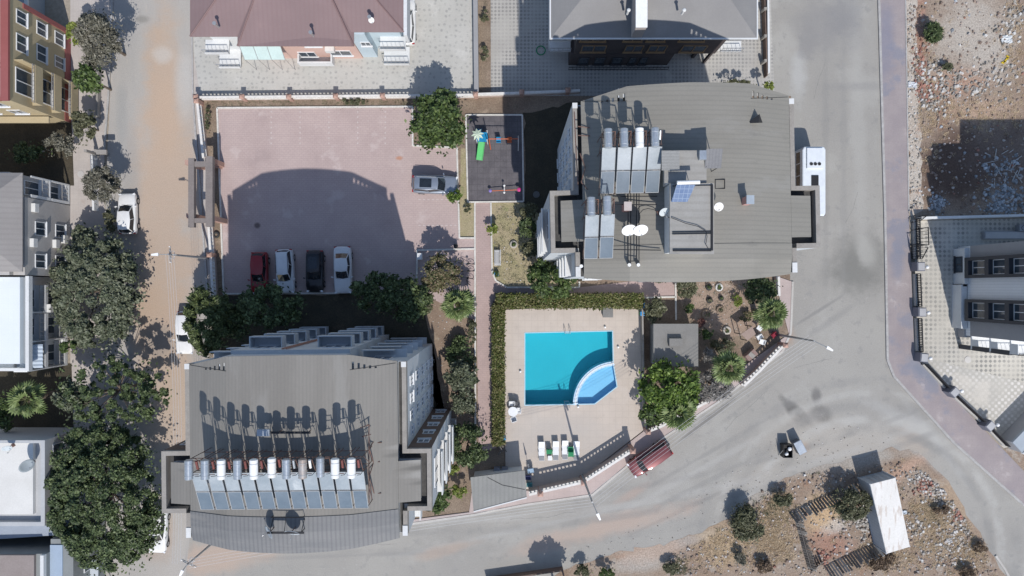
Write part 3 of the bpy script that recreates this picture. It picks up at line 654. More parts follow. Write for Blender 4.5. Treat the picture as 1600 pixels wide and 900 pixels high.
for (gx, gy, tk, sm, dz, lb) in lab8:
    h = heater('solar_water_heater', lb, 'solar heaters on the right roof', tk, sm, s0=1.6, n0=3.1, tz=3.75)
    x, y = loc_of(C8, A8, gx * K0, -gy * K0)
    h.location = (x, y, 18.6 + dz); h.rotation_euler = (0, 0, A8)
# racks and pipes on the left roof
def local(c, a, px, py, h):
    x, y = P(px, py, h); dx, dy = x - c[0], y - c[1]
    return (dx * math.cos(a) + dy * math.sin(a), -dx * math.sin(a) + dy * math.cos(a))
def rooftop(name, label, cat, segs, r, h0, m=m_drk, c=C9, lift=.12, group=None, one=False):
    """pipes or bars given in picture coordinates on the roof surface"""
    for j, batch in enumerate([segs] if one else [[q] for q in segs]):
        mb = MB()
        for seg in batch:
            pts = []
            for p in seg:
                px, py = p[:2]; hh = h0 + (p[2] if len(p) > 2 else 0); x, y = P(px, py, hh); pts.append((x, y, hh + lift))
            mb.tube(pts, r, 6)
        b = (sum(v[0] for v in mb.v) / len(mb.v), sum(v[1] for v in mb.v) / len(mb.v), h0)
        o = tag(mb.build(name, m, base=b), label[j] if isinstance(label, (list, tuple)) else (label.replace('one', ('first', 'second', 'third', 'fourth', 'fifth')[j], 1) if len(segs) > 1 and not one else label), cat, group or (label if len(segs) > 1 and not one and isinstance(label, str) else None))
# side rack beside the row: truss
rooftop('steel_truss', 'dark zigzag steel truss standing at the right end of the long heater row', 'rack', [[(575, 663, .9), (578, 665, .2), (584, 690, .2), (577, 700, .9), (584, 722, .2), (577, 745, .9), (585, 770, .2), (577, 785, .2)], [(577, 663, .9), (577, 785, .9)], [(570, 692, .1), (597, 691, .1)], [(574, 721, .1), (594, 721, .1)], [(572, 771, .1), (596, 770, .1)], [(563, 668, .9), (578, 663, .9)], [(566, 682, .9), (580, 678, .9)]], .035, 18.45, m_rust, lift=.1, one=True)
x, y = P(425, 672, 20.0)
t = thing('roof_cabinet', 'small pale metal box on a rack behind the long heater row', 'cabinet', (x, y, 19.8))
MB().box(x - .75, x + .1, y - .25, y + .2, 20.5, 20.85).build('box', m_tin, t)
MB().box(x + .1, x + 2.8, y - .12, y + .02, 20.55, 20.68).build('beam', m_drk, t)
mb = MB()
for dx in (-.6, .6, 2.6): mb.cyl((x + dx, y - .05, 19.75), (x + dx, y - .05, 20.55), .035, n=6)
mb.build('leg', m_rust, t)
# dish rack on the south of the left roof
x, y = P(451, 827, 19.9)
t = thing('dish_rack', 'black steel rack with a long bar at the front edge of the left roof', 'rack', (x, y, 19.6))
MB().box(x - 1.25, x + 1.25, y - .06, y + .06, 20.55, 20.67).build('bar', m_drk, t)
for sx in (-1.1, 1.05):
    mb = MB(); mb.cyl((x + sx, y, 19.5), (x + sx, y, 20.55), .03, n=6); mb.cyl((x + sx, y + .9, 19.6), (x + sx, y, 20.5), .025, n=6); mb.cyl((x + sx, y + .9, 19.6), (x + sx, y + .9, 20.3), .025, n=6); mb.build('upright', m_drk, t)
mb = MB(); mb.cyl((x - 1.1, y + .9, 20.2), (x + 1.05, y + .9, 20.2), .03, n=6); mb.cyl((x - .1, y + .9, 20.2), (x - .1, y, 20.55), .02, n=6); mb.build('cross_bar', m_drk, t)
x, y = P(423, 829, 20.3); dish('pale satellite dish on the left end of the black roof rack', (x, y, 19.5), -65, 35, .48, 1.0, plain('grey_dish', (.30, .34, .38), .4))
x, y = P(458, 829, 20.3); dish('satellite dish turned to the street on the right end of the black roof rack', (x, y, 19.5), -5, 30, .5, 1.0, plain('grey_dish2', (.42, .46, .5), .4))
# --- right roof: stair house
def RB(px, py, h): return P(px, py, h)
st = thing('stair_house', 'flat roofed stair house with metal trims on the roof above the pool', 'stair house', (*P(1075, 330, 19.4), 19.4))
m_sh = M('stair_roof', (.30, .29, .27), (.34, .33, .31), sc=.6, fine=(9, .06), stains=[((.24, .235, .225), .5, .56, .6), ((.38, .37, .35), .9, .62, .5)], pat=('stripey', .5, (.27, .26, .24), .5))
zT = 21.9
def rect(px0, py0, px1, py1, h): a = P(px0, py0, h); b = P(px1, py1, h); return (a[0], b[0], b[1], a[1])
x0, x1, y0, y1 = rect(1049, 286, 1113, 394, zT)
MB().box(x0, x1, y0, y1, 18.6, zT - .15).build('wall', m_white, st)
MB().box(x0 - .1, x1 + .12, y0 - .12, y1 - .02, zT - .148, zT).build('roof', m_sh, st)
mb = MB(); mb.box(x1 - .1, x1 + .02, y0 + .1, y1 - .1, zT + .002, zT + .12); mb.box(x0 + .1, x1 - .1, y0 + .05, y0 + .17, zT + .002, zT + .12); mb.build('edge_trim', m_drk, st)
X0, X1, Y0, Y1 = rect(1038, 235, 1104, 286, 21.6)
MB().box(X0 + .3, X1 - .2, Y0 + .01, Y1 - .2, 18.6, 21.45).build('entrance_wall', m_white, st)
MB().box(X0, X1, Y0 + .02, Y1, 21.452, 21.6).build('entrance_roof', m_sh, st)
a0, a1, c0, c1 = rect(1034, 235, 1062, 266, 22.0)
MB().box(a0, a1, c0, c1, 21.9, 21.96).build('side_canopy', M('canopy_sheet', (.27, .27, .265), (.3, .3, .29), pat=('stripey', .2, (.22, .22, .21), .5)), st)
a0, a1, c0, c1 = rect(1103, 233, 1128, 262, 21.9)
ct = thing('roof_sheet', 'tilted grey metal sheet propped beside the stair house', 'metal sheet', ((a0 + a1) / 2, (c0 + c1) / 2, 19.4))
mb = MB(); vs = [(a0, c0, 21.6), (a1, c0, 21.7), (a1, c1, 22.1), (a0, c1, 22.0)]; vs += [(x, y, z - .05) for x, y, z in vs]
mb.add(vs, [(0, 1, 2, 3), (7, 6, 5, 4), (0, 4, 5, 1), (1, 5, 6, 2), (2, 6, 7, 3), (3, 7, 4, 0)]); mb.build('sheet', M('grey_sheet', (.19, .19, .195), (.23, .23, .235), pat=('stripex', .2, (.16, .16, .17), .5)), ct)
mb = MB(); [mb.cyl((x, y, 19.2), (x, y, 21.65), .03, n=5) for x in (a0 + .1, a1 - .1) for y in (c0 + .1, c1 - .1)]; mb.build('post', m_drk, ct)
x, y = P(1098, 242, 22)
tag(MB().box(x - .2, x + .25, y - .3, y + .3, 21.605, 22.0).build('tank_lid', m_tin, base=(x, y, 21.6)), 'small square pale tin box on the stair house entrance roof', 'tin box')
# tube collector with tank on the stair house
t = thing('tube_solar_heater', 'blue grid solar collector under a white tank on top of the stair house', 'solar heater', (*P(1067, 300, 22.3), 21.9))
x0, x1, y0, y1 = rect(1054, 290, 1083, 314, 22.5)
mb = MB(); vs = [(x0 - .1, y0, 22.0), (x1 - .25, y0, 22.0), (x1 + .05, y1, 22.9), (x0 + .05, y1, 22.9)]; vs += [(a, b, c - .06) for a, b, c in vs]
mb.add(vs, [(0, 1, 2, 3), (7, 6, 5, 4), (0, 4, 5, 1), (1, 5, 6, 2), (2, 6, 7, 3), (3, 7, 4, 0)]); pn = mb.build('collector', M('grid_collector', (.10, .15, .26), (.13, .18, .30), rough=.25, pat=('grid', .28, (.3, .36, .46), .8), fine=(9, .05)), t)
MB().cyl((x0 + .05, y1 + .12, 23.0), (x1 + .3, y1 + .16, 23.0), .13, n=16).build('tank', m_wtank, t)
mb = MB(); [mb.cyl((a, y1 + .12, 21.9), (a, y1 + .12, 22.9), .025, n=5) for a in (x0 + .2, x1)]; mb.build('stand', m_rust, t)
for i, (px, py, lb) in enumerate([(983, 358, 'left white satellite dish of the pair lying open in the middle of the right roof'), (1001, 358, 'right white satellite dish of the pair in the middle of the right roof')]):
    x, y = P(px, py, 20.9); dish(lb, (x, y, 19.35), 180 - 180 + 5, 38, .50, 1.45, group='white dishes in the middle of the right roof')
x, y = P(1038, 330, 21.5); dish('small pale dish fixed to the left wall of the stair house', (x, y, 19.9), 20, 40, .34, 1.4, plain('pale_dish', (.55, .6, .62), .4))
x, y = P(1125, 322, 21.0); dish('small white dish on the right side of the stair house', (x, y, 19.4), -20, 60, .3, 1.3)
def chimney(px, py, h0, h1, w, m, label, cap=None, cat='chimney'):
    x, y = P(px, py, h0); t = thing('chimney', label, cat, (x, y, h0))
    MB().box(x - w / 2, x + w / 2, y - w * .6, y + w * .6, h0 - .5, h1).build('stack', m, t)
    mb = MB(); mb.box(x - w / 2 - .05, x + w / 2 + .05, y - w * .6 - .05, y + w * .6 + .05, h1 + .003, h1 + .08); mb.build('cap', cap or m, t); return t
m_pinkc = M('pink_plaster', (.52, .30, .28), (.46, .27, .25), fine=(9, .1))
chimney(977, 325, 19.4, 20.5, .42, m_pinkc, 'small pink chimney behind the pair of white dishes', plain('pale_cap', (.5, .45, .43)))
chimney(1164, 315, 19.5, 20.6, .42, m_pinkc, 'small pink chimney alone on the open right half of the roof', plain('pale_cap2', (.35, .4, .45)))
x, y = P(1180, 189, 19.3)
t = thing('roof_vent', 'dark folded metal vent cowl near the right end of the roof', 'vent', (x, y, 19.2))
mb = MB(); mb.add([(x - .55, y - .15, 19.25), (x + .55, y - .1, 19.2), (x + .1, y + .35, 19.9), (x + .1, y - .22, 19.7)], [(0, 3, 2), (3, 1, 2), (0, 1, 3), (0, 2, 1)]); mb.build('cowl', m_drk, t)
x0, x1, y0, y1 = rect(1117, 280, 1133, 295, 19.7)
mb = MB(); mb.box(x0, x1, y0, y0 + .04, 19.6, 19.7); mb.box(x0, x0 + .05, y0 + .04, y1 - .05, 19.6, 19.72); mb.box(x0, x1, y1 - .05, y1, 19.6, 19.72); mb.box(x1 - .04, x1, y0 + .04, y1 - .05, 19.6, 19.7)
tag(mb.build('roof_hatch', m_drk, base=(x0, y0, 19.5)), 'thin black square hatch frame on the roof east of the stair house', 'hatch')
rooftop('pipe_run', 'one from the left of the parallel dark pipes under the two white dishes', 'pipe', [[(981, 300), (981, 415)], [(985, 300), (985, 415)], [(994, 300), (994, 415)], [(998, 300), (998, 415)], [(981, 408), (998, 408)]], .035, 19.75, m_drk, C8)
rooftop('pipe_run', 'one of the dark pipes laid sideways across the right roof, counted from the top', 'pipe', [[(957, 307), (1026, 307)], [(957, 320), (1026, 320)], [(955, 390), (1032, 391)], [(915, 369), (957, 369)]], .035, 19.75, m_drk, C8)
rooftop('cable', 'thin black cable snaking over the roof of the stair house', 'cable', [[(998, 335), (1004, 328), (1012, 326), (1022, 328), (1035, 338), (1050, 341, 2.2), (1070, 349, 2.2), (1090, 354, 2.2), (1103, 362, 2.2), (1104, 370, 2.2), (1102, 382, 2.2), (1108, 392, 2.2)]], .025, 19.75, m_drk, C8)
rooftop('pipe_run', 'one dark bar across the roof of the stair house, counted from the top', 'pipe', [[(1050, 291), (1111, 290)], [(1050, 363), (1113, 362)], [(1050, 366), (1113, 365)]], .03, 21.85, m_drk, C8)
rooftop('pipe_run', 'one dark pipe near the left gutter of the right roof', 'pipe', [[(897, 175), (900, 240), (903, 290)], [(903, 198), (921, 200)], [(903, 212), (921, 213)], [(906, 240), (914, 262), (908, 285), (918, 297)]], .04, 18.3, m_rust, C8)
rooftop('vent_pipe', ['leftmost white capped pipe near the front edge of the right roof', 'middle white capped pipe at the foot of the parallel pipes', 'right white capped pipe at the foot of the parallel pipes'], 'pipe', [[(908, 416, 0), (908, 416, .5)], [(983, 414, 0), (983, 414, .5)], [(997, 414, 0), (997, 414, .5)]], .13, 19.3, m_wtank, C8)
# ---------------------------------------------------------------- neighbouring buildings
def slab(mb, pts, t=.1, m=0):
    """a thick planar polygon from 3D points"""
    n = len(pts); vs = list(pts) + [(x, y, z - t) for x, y, z in pts]
    ar = area([(p[0], p[1]) for p in pts])
    if ar < 0: vs = list(pts)[::-1]; vs = vs + [(x, y, z - t) for x, y, z in vs]
    return mb.add(vs, [tuple(range(n)), tuple(range(2 * n - 1, n - 1, -1))] + [(i, i + n, (i + 1) % n + n, (i + 1) % n) for i in range(n)], m)
def box_px(mb, px0, py0, px1, py1, hz, z0, z1, m=0):
    a = P(px0, py0, hz); b = P(px1, py1, hz); return mb.box(a[0], b[0], b[1], a[1], z0, z1, m)

# ---- maroon roof house (top centre left)
m_mar = M('maroon_roof', (.225, .16, .158), (.25, .178, .175), sc=.3, fine=(10, .03), rough=.6, pat=('stripex', .4, (.22, .145, .14), .3), stains=[((.30, .21, .2), .3, .6, .4)])
m_salmon = M('salmon_wall', (.60, .42, .36), (.56, .39, .335), sc=.4, fine=(6, .04))
m_sky = M('light_blue_wall', (.50, .59, .64), (.46, .55, .60), sc=.4, fine=(6, .04))
t = thing('house', 'maroon roofed house with salmon and pale blue walls at the top edge', 'house', (*P(470, -20), 0))
E = 6.5
def PE(px, py, h=E): x, y = P(px, py, h); return (x, y, h)
YN = P(0, -150, E)[1]
xw, xe = P(297, 0, E)[0], P(631, 0, E)[0]; xa, xb = P(371, 0, E)[0], P(553, 0, E)[0]
yw, yc, ye = P(0, 57, E)[1], P(0, 72, E)[1], P(0, 50, E)[1]
mb = MB(); rid = 8.1; yr = yc + 8.0
slab(mb, [(xw, yw, E), (xa, yw, E + .02), (xa + 3.6, yr, rid), (xw + 6, yr, rid)])
slab(mb, [(xa, yw, E + .0), (xa, yc, E), (xb, yc, E), (xb, ye, E), (xb - 3.6, yr, rid), (xa + 3.6, yr, rid)])
slab(mb, [(xb, ye, E), (xe, ye, E), (xe - 6, yr, rid), (xb - 3.6, yr, rid)])
slab(mb, [(xe, ye, E), (xe, YN, E), (xe - 6, YN - 2, rid), (xe - 6, yr, rid)])
slab(mb, [(xw, YN, E), (xw, yw, E), (xw + 6, yr, rid), (xw + 6, YN - 2, rid)])
slab(mb, [(xw + 6, yr, rid), (xe - 6, yr, rid), (xe - 6, YN - 2, rid), (xw + 6, YN - 2, rid)])
mb.build('roof', m_mar, t)
mb = MB()
for a, b in (((xw, yw, E), (xw + 6, yr, rid)), ((xe, ye, E), (xe - 6, yr, rid)), ((xa, yc, E), (xa + 3.6, yr, rid)), ((xb, yc, E), (xb - 3.6, yr, rid))): mb.cyl((a[0], a[1], a[2] + .03), (b[0], b[1], b[2] + .03), .07, n=6)
mb.build('ridge_cap', plain('ridge_maroon', (.215, .14, .135), .6), t)
MB().prism([(xa + .6, yc + .95), (xb - .5, yc + .95), (xb - .5, YN), (xa + .6, YN)], 0, E - .12).build('salmon_wall', m_salmon, t)
MB().prism([(xb - .49, ye - .15), (xb + .9, ye - .15), (xb + .9, ye + .7), (xe - .7, ye + .7), (xe - .7, YN), (xb - .49, YN)], 0, E - .12).build('blue_wall', m_sky, t)
MB().prism([(xw + .7, yw + .8), (xa + .59, yw + .8), (xa + .59, YN), (xw + .7, YN)], 0, E - .12).build('white_wall', m_white, t)
mb = MB(); mb.box(xe - .02, xe + .28, ye - .3, YN, 4.5, E + .05); mb.build('side_parapet', m_white, t)
ys = yc + .95
a = P(466, 100, 1.0); b_ = P(520, 100, 1.0)
mb = MB(); mb.box(a[0], b_[0], a[1], ys, .3, .45); mb.box(a[0], b_[0], a[1], a[1] + .15, .45, 1.3); mb.box(a[0], a[0] + .15, a[1] + .15, ys, .45, 1.3); mb.box(b_[0] - .15, b_[0], a[1] + .15, ys, .45, 1.3); mb.build('balcony', m_white, t)
for px, w, z in ((490, 1.5, 3.6), (535, 2.0, 1.0), (484, 1.6, .6)): window(t, P(px, 0, z)[0], ys, z, 0, w, 1.4)
MB().box(P(510, 0, 3)[0], P(524, 0, 3)[0], ys - .45, ys - .01, 3.0, 3.6).build('ac_unit', m_ac, t)
# conservatory of pale glass on the left of the salmon wall
a = P(388, 0, 2)[0]; b2 = P(450, 0, 2)[0]
mb = MB(); slab(mb, [(a, ys, 4.6), (b2, ys, 4.6), (b2 + .1, ys - 1.1, 3.2), (a + .1, ys - 1.1, 3.2)], .06); mb.build('glass_canopy', plain('pale_green_glass', (.50, .62, .60), .2), t)
mb = MB()
for k in range(4):
    x = a + (b2 - a) * k / 3; mb.cyl((x, ys, 4.64), (x + .1, ys - 1.1, 3.24), .03, n=5); mb.cyl((x + .1, ys - 1.1, 0), (x + .1, ys - 1.1, 3.2), .03, n=5)
mb.build('canopy_frame', m_rail, t)
for lx0, lx1, z in ((321, 358, 3.3), (343, 376, .5), (594, 634, 3.3), (600, 640, .5)):
    x0 = P(lx0, 0, z)[0]; x1 = P(lx1, 0, z)[0]; yy = (yw + .8) if lx0 < 400 else (ye + .7)
    fr = yy - (1.25 if z > 2 else 1.7)
    mb = MB(); mb.box(x0, x1, fr, yy, z - .15, z); mb.box(x0, x1, fr - .05, fr + .05, z - .15, z + .25); mb.build('balcony', m_white, t)
    rail(t, (x0, fr), (x1, fr), z + .25, .75, m_rail)
window(t, P(573, 0, 3.5)[0], ye - .15, 3.4, 0, .9, 1.0)
for px, py in ((339, 40), (488, 54), (579, 30)):
    x, y = P(px, py, 7.4); mb = MB(); mb.cyl((x, y, 7.0), (x, y, 7.9), .09, n=8); mb.cyl((x, y, 7.9), (x, y, 8.02), .17, n=8); mb.build('vent_pipe', m_rail, t)
x, y = P(580, 31, 7.8); dish('small white dish on the maroon roof', (x, y, 7.35), 20, 45, .24, .4)
# ---- dark grey roof house (top centre right)
m_dg = M('slate_grey_roof', (.215, .21, .208), (.245, .24, .235), sc=.3, fine=(10, .04), rough=.6, pat=('grid', .8, (.22, .215, .215), .4), stains=[((.3, .3, .3), .3, .6, .4)])
m_dw = M('charcoal_wall', (.075, .062, .062), (.095, .08, .078), sc=.5, fine=(6, .08))
t = thing('house', 'charcoal walled house under a wide slate grey hipped roof at the top edge', 'house', (*P(1020, -30), 0))
E = 9.7
xw, xe = P(861, 0, E)[0], P(1182, 0, E)[0]; ys = P(0, 59, E)[1]; YN = ys + 15; rid = 12.0
mb = MB()
slab(mb, [(xw, ys, E), (xe, ys, E), (xe - 6, ys + 7, rid), (xw + 6, ys + 7, rid)]); slab(mb, [(xe, ys, E), (xe, YN, E), (xe - 6, YN, rid), (xe - 6, ys + 7, rid)])
slab(mb, [(xw, ys, E), (xw + 6, ys + 7, rid), (xw + 6, YN, rid), (xw, YN, E)]); slab(mb, [(xw + 6, ys + 7, rid), (xe - 6, ys + 7, rid), (xe - 6, YN, rid), (xw + 6, YN, rid)])
mb.build('roof', m_dg, t)
mb = MB(); mb.box(xw, xe, ys - .12, ys - .005, E - .12, E + .03); mb.box(xw - .12, xw - .005, ys - .12, YN, E - .12, E + .04); mb.box(xe + .005, xe + .12, ys - .12, YN, E - .12, E + .04); mb.build('gutter', m_white, t)
uw = Q(92, 0)[0]; ue = Q(302, 0)[0]; us = Q(0, -349)[1]
MB().box(uw, ue, us, YN, 3.3, E - .15).build('wall', m_dw, t)
MB().box(Q(88, 0)[0], Q(242, 0)[0], us - .05, YN, 0, 3.298).build('ground_floor_wall', m_dw, t)
MB().box(Q(57, 0)[0], Q(91.9, 0)[0], us + 1.3, YN, 0, E - .15).build('side_wall', m_white, t)
MB().box(Q(302.2, 0)[0], Q(328, 0)[0], us + 1.3, YN, 0, E - .15).build('side_wall', m_white, t)
mb = MB(); mb.box(Q(280, 0)[0], Q(284, 0)[0], us + .6, us + .9, 0, 3.29); mb.box(Q(298, 0)[0], Q(301, 0)[0], us + .1, us + .4, 0, 3.29); mb.build('column', m_dw, t)
m_ochre = plain('ochre_window_frame', (.34, .22, .12), .5)
m_pane = plain('bright_pane', (.30, .36, .42), .12, spec=.6)
for z in (3.9, 6.8):
    for px, w in ((926, 2.2), (988, 1.6), (1024, 1.6), (1080, 2.2)):
        x = P(px, 0, z)[0]; o = window(t, x, us, z, 0, w, 1.7, m_ochre)
    for px in (876, 1145):
        x = P(px, 0, z)[0]; mb = MB(); mb.box(x - .95, x + .95, us + .2, us + 1.3, z - .75, z - .6); mb.build('balcony', m_white, t); rail(t, (x - .95, us + .2), (x + .95, us + .2), z - .6, .95)
for px in (911, 936, 963, 987, 1004): window(t, P(px, 0, 1)[0], us - .05, .4, 0, 1.0 if px < 970 else .7, 2.0, m_wind, double=False)
rail(t, Q(88, -340), Q(242, -340), .15, .9, m_drk)
x, y = P(1001, 20, 12)
x0, x1 = P(994, 0, 12.6)[0], P(1011, 0, 12.6)[0]; ya = P(0, 42, 12.6)[1]
MB().box(x0, x1, ya, ya + 9, 10.2, 12.5).build('skylight_box', plain('skylight_wall', (.42, .38, .36), .6), t)
MB().box(x0 - .03, x1 + .03, ya - .03, ya + 9, 12.502, 12.62).build('skylight_cover', plain('bright_white', (.85, .86, .86), .4), t)
for px, py in ((981, 19), (1067, 19)):
    x, y = P(px, py, 11.6); mb = MB(); mb.cyl((x, y, 11.2), (x, y, 12.0), .1, n=8); mb.sphere((x, y, 12.05), .16, .7); mb.build('vent_pipe', m_white, t)
# ---- yellow house (top left)
m_yel = M('yellow_wall', (.45, .375, .24), (.41, .34, .215), sc=.4, fine=(6, .04), stains=[((.42, .33, .2), .5, .6, .4)])
m_dred = plain('brick_red_paint', (.30, .10, .095), .6)
t = thing('house', 'yellow three storey house with brick red corner strips at the top left', 'house', (*Q(-760, -330), 0))
H1 = 8.6; xe = Q(-690, 0)[0]; y0, y1 = Q(0, -258)[1], Q(0, -402)[1]
MB().prism([(xe, y0), (xe, y1), (xe - 14, y1 + 1.0), (xe - 14, y0)], 0, H1).build('wall', m_yel, t)
mb = MB(); mb.box(xe - 14, xe + .06, y0 - .1, y1 + .05, H1 + .002, H1 + .06); mb.build('roof', M('pale_terrace', (.50, .48, .46), (.44, .42, .4), fine=(9, .08)), t)
mb = MB(); mb.box(xe - .55, xe + .12, y0 - .1, y1 + .05, H1 + .062, H1 + .3); mb.box(xe - 14, xe - .551, y0 - .12, y0 + .15, H1 + .062, H1 + .25); mb.build('cornice', m_dred, t)
mb = MB(); mb.box(xe - 3.2, xe - 1.0, y1 - 5.2, y1 - .6, H1 + .062, 10.6); mb.build('roof_room', plain('blue_grey_wall', (.33, .38, .42), .6), t)
for y in (y1 - 1.6, y1 - 3.6): window(t, xe - 1.0, y, 9.1, 90, 1.0, 1.1, m_wind)
mb = MB(); mb.box(xe, xe + .06, y0 + .0, y1 - .05, 0, .9); mb.box(xe + .001, xe + .10, y1 - .45, y1 - .02, .9, 6.9); mb.build('red_trim', m_dred, t)
for j, z in enumerate((1.1, 3.7, 6.4)):
    window(t, xe, y1 - 1.4, z, 90, 1.2, 1.35)
    window(t, xe, y1 - 3.6, z, 90, 1.5 if j else 1.1, 1.35)
    a = y0 + .3; b_ = y0 + 3.6
    mb = MB(); mb.box(xe + .01, xe + .85, a, b_, z - .95, z - .8); mb.box(xe + .77, xe + .85, a, b_, z - .8, z + .1); mb.box(xe + .01, xe + .77, b_ - .08, b_, z - .8, z + 1.6); mb.build('balcony', m_yel, t)
    rail(t, (xe + .8, a), (xe + .8, b_), z + .1, .35, m_rail)
    window(t, xe, (a + b_) / 2, z - .75, 90, 2.2, 2.2)
for x in (xe - 2, xe - 4.5): [window(t, x, y0, z, 0, 1.2, 1.3) for z in (1.1, 3.9, 6.5)]
mb = MB(); mb.box(xe - 8, xe - .1, y0 - .7, y0 - .12, 3.0, 3.15); mb.build('ledge', m_yel, t)
mb = MB(); mb.torus((xe - .95, y0 + 3.2, H1 + .1), .18, .035, 14, 5); mb.torus((xe - .8, y0 + 2.9, H1 + .1), .2, .035, 14, 5); tag(mb.build('hose_coil', m_drk, base=(xe - .9, y0 + 3, H1 + .07)), 'coil of black hose lying on the terrace of the yellow house', 'hose')
# blue grey shed north of the yellow house
t = thing('shed', 'blue grey lean-to shed with a white gutter behind the yellow house', 'shed', (*Q(-745, -425), 0))
a = Q(-757, -408); b_ = Q(-730, -470)
MB().box(a[0], b_[0], a[1], b_[1], 0, 2.6).build('wall', plain('shed_wall', (.3, .33, .37), .6), t); MB().box(a[0] - .1, b_[0] + .1, a[1] - .1, b_[1], 2.602, 2.7).build('roof', plain('shed_roof', (.28, .32, .37), .5), t)
MB().box(b_[0] - .1, b_[0] + .25, a[1] + .6, b_[1], 2.702, 2.85).build('gutter', m_white, t)
# ---- grey house (left)
m_gw = M('grey_render', (.46, .44, .415), (.42, .40, .38), sc=.4, fine=(6, .04), stains=[((.28, .28, .28), .4, .58, .5)])
t = thing('house', 'grey rendered house with a plain brown grey roof beside the street trees', 'house', (*Q(-740, -100), 0))
H2 = 7.2; xe = Q(-690, 0)[0]; y0, y1 = Q(0, -18)[1], Q(0, -163)[1]
MB().box(xe - 14, xe - 1.0, y0 + .02, y1, 0, H2 - .1).build('wall', m_gw, t)
MB().box(xe - .99, xe, y0 + .02, y1 - 2.1, 0, H2 - .6).build('front_wall', m_gw, t)
mb = MB(); ex, ey0, ey1 = P(35, 0, H2)[0], y0 + .3, P(0, 270, H2)[1]
slab(mb, [(ex, ey0, H2), (ex, ey1, H2), (ex - 4.5, (ey0 + ey1) / 2, H2 + 1.6)]); slab(mb, [(ex, ey1, H2), (ex - 14, ey1, H2), (ex - 14, (ey0 + ey1) / 2, H2 + 1.6), (ex - 4.5, (ey0 + ey1) / 2, H2 + 1.6)]); slab(mb, [(ex, ey0, H2), (ex - 4.5, (ey0 + ey1) / 2, H2 + 1.6), (ex - 14, (ey0 + ey1) / 2, H2 + 1.6), (ex - 14, ey0, H2)])
mb.build('roof', M('brown_grey_roof', (.25, .235, .225), (.28, .265, .255), sc=.3, fine=(10, .04), pat=('stripey', .45, (.22, .205, .2), .4)), t)
for z in (.9, 3.8):
    for y in (y0 + 1.3, y0 + 4.2): window(t, xe, y, z, 90, 1.25, 1.45)
    a, b_ = y1 - 2.0, y1 - .1
    mb = MB(); mb.box(xe - 1, xe, a, b_, z - .8, z - .65); mb.box(xe - .14, xe, a, a + .25, z - .65, z + 1.9); mb.box(xe - .14, xe, b_ - .14, b_, z - .65, z + 1.9); mb.build('balcony', m_white, t)
    rail(t, (xe - .05, a + .25), (xe - .05, b_ - .14), z - .65, 1.0)
    window(t, xe - 1.0, (a + b_) / 2, z - .6, 90, 1.3, 2.0)
mb = MB()
for y, z in ((y0 + 2.6, 2.2), (y0 + 5.6, 5.2), (y0 + 2.5, 5.4), (y0 + 3.1, .9)):
    mb2 = MB(); mb2.box(xe, xe + .35, y, y + .75, z, z + .55); mb2.build('ac_unit', m_ac, t)
# ---- white house (left)
m_wr = M('white_roof_sheet', (.72, .76, .77), (.68, .72, .735), sc=.3, fine=(10, .03), rough=.5, pat=('grid', .45, (.66, .7, .71), .3))
t = thing('house', 'white house with a bright white sheet roof behind the big ficus tree', 'house', (*Q(-750, 50), 0))
H3 = 6.4; xe = Q(-694, 0)[0]; y0, y1 = Q(0, 118)[1], Q(0, -17)[1]
MB().box(xe - 14, xe - 1.2, y0, y1, 0, H3 - .5).build('wall', m_white, t)
mb = MB(); wx = P(45, 0, H3)[0]
mb.box(wx - .3, wx, y0, y1, H3 - .5, H3); mb.box(wx - 14, wx - .301, y0, y0 + .25, H3 - .5, H3); mb.build('parapet', m_white, t)
MB().box(wx - 1.1, wx - .302, y0 + .26, y1, H3 - .5, H3 - .46).build('gutter', plain('grey_blue_gutter', (.42, .46, .5), .5), t)
rx = P(31, 0, H3 + .3)[0]; MB().box(wx - 14, rx, P(0, 568, H3)[1], y1 - .1, H3 - .49, H3 + .3).build('roof', m_wr, t)
for z in (.15, 3.1):
    for a in (y0 + .15, y0 + 2.7, y0 + 5.3):
        b_ = a + 2.0
        mb = MB(); mb.box(xe - 1.2, xe, a - .2, b_ + .2, z - .12, z + .02); mb.box(xe - .12, xe, a - .2, b_ + .2, z + .02, z + .3); mb.box(xe - 1.2, xe, a - .3, a - .2, z - .12, z + 2.8); mb.build('balcony', m_white, t)
        rail(t, (xe - .06, a - .2), (xe - .06, b_ + .2), z + .3, .75, m_rail)
        window(t, xe - 1.2, (a + b_) / 2, z + .05, 90, 1.6, 2.1)
mb = MB(); a = y0 + .1; n = 12
for k in range(n):
    ya, yb2 = a + 2.1 * k / n, a + 2.1 * (k + 1) / n; dz = .07 * (k % 2)
    slab(mb, [(xe - 1.1, ya, 5.6 + dz), (xe + .55, ya, 4.6 + dz), (xe + .55, yb2, 4.6 + .07 - dz), (xe - 1.1, yb2, 5.6 + .07 - dz)], .03)
mb.build('awning', plain('awning_cloth', (.45, .52, .60), .7), t)
MB().box(xe, xe + .35, y0 + 5.0, y0 + 5.75, 2.6, 3.2).build('ac_unit', m_ac, t)
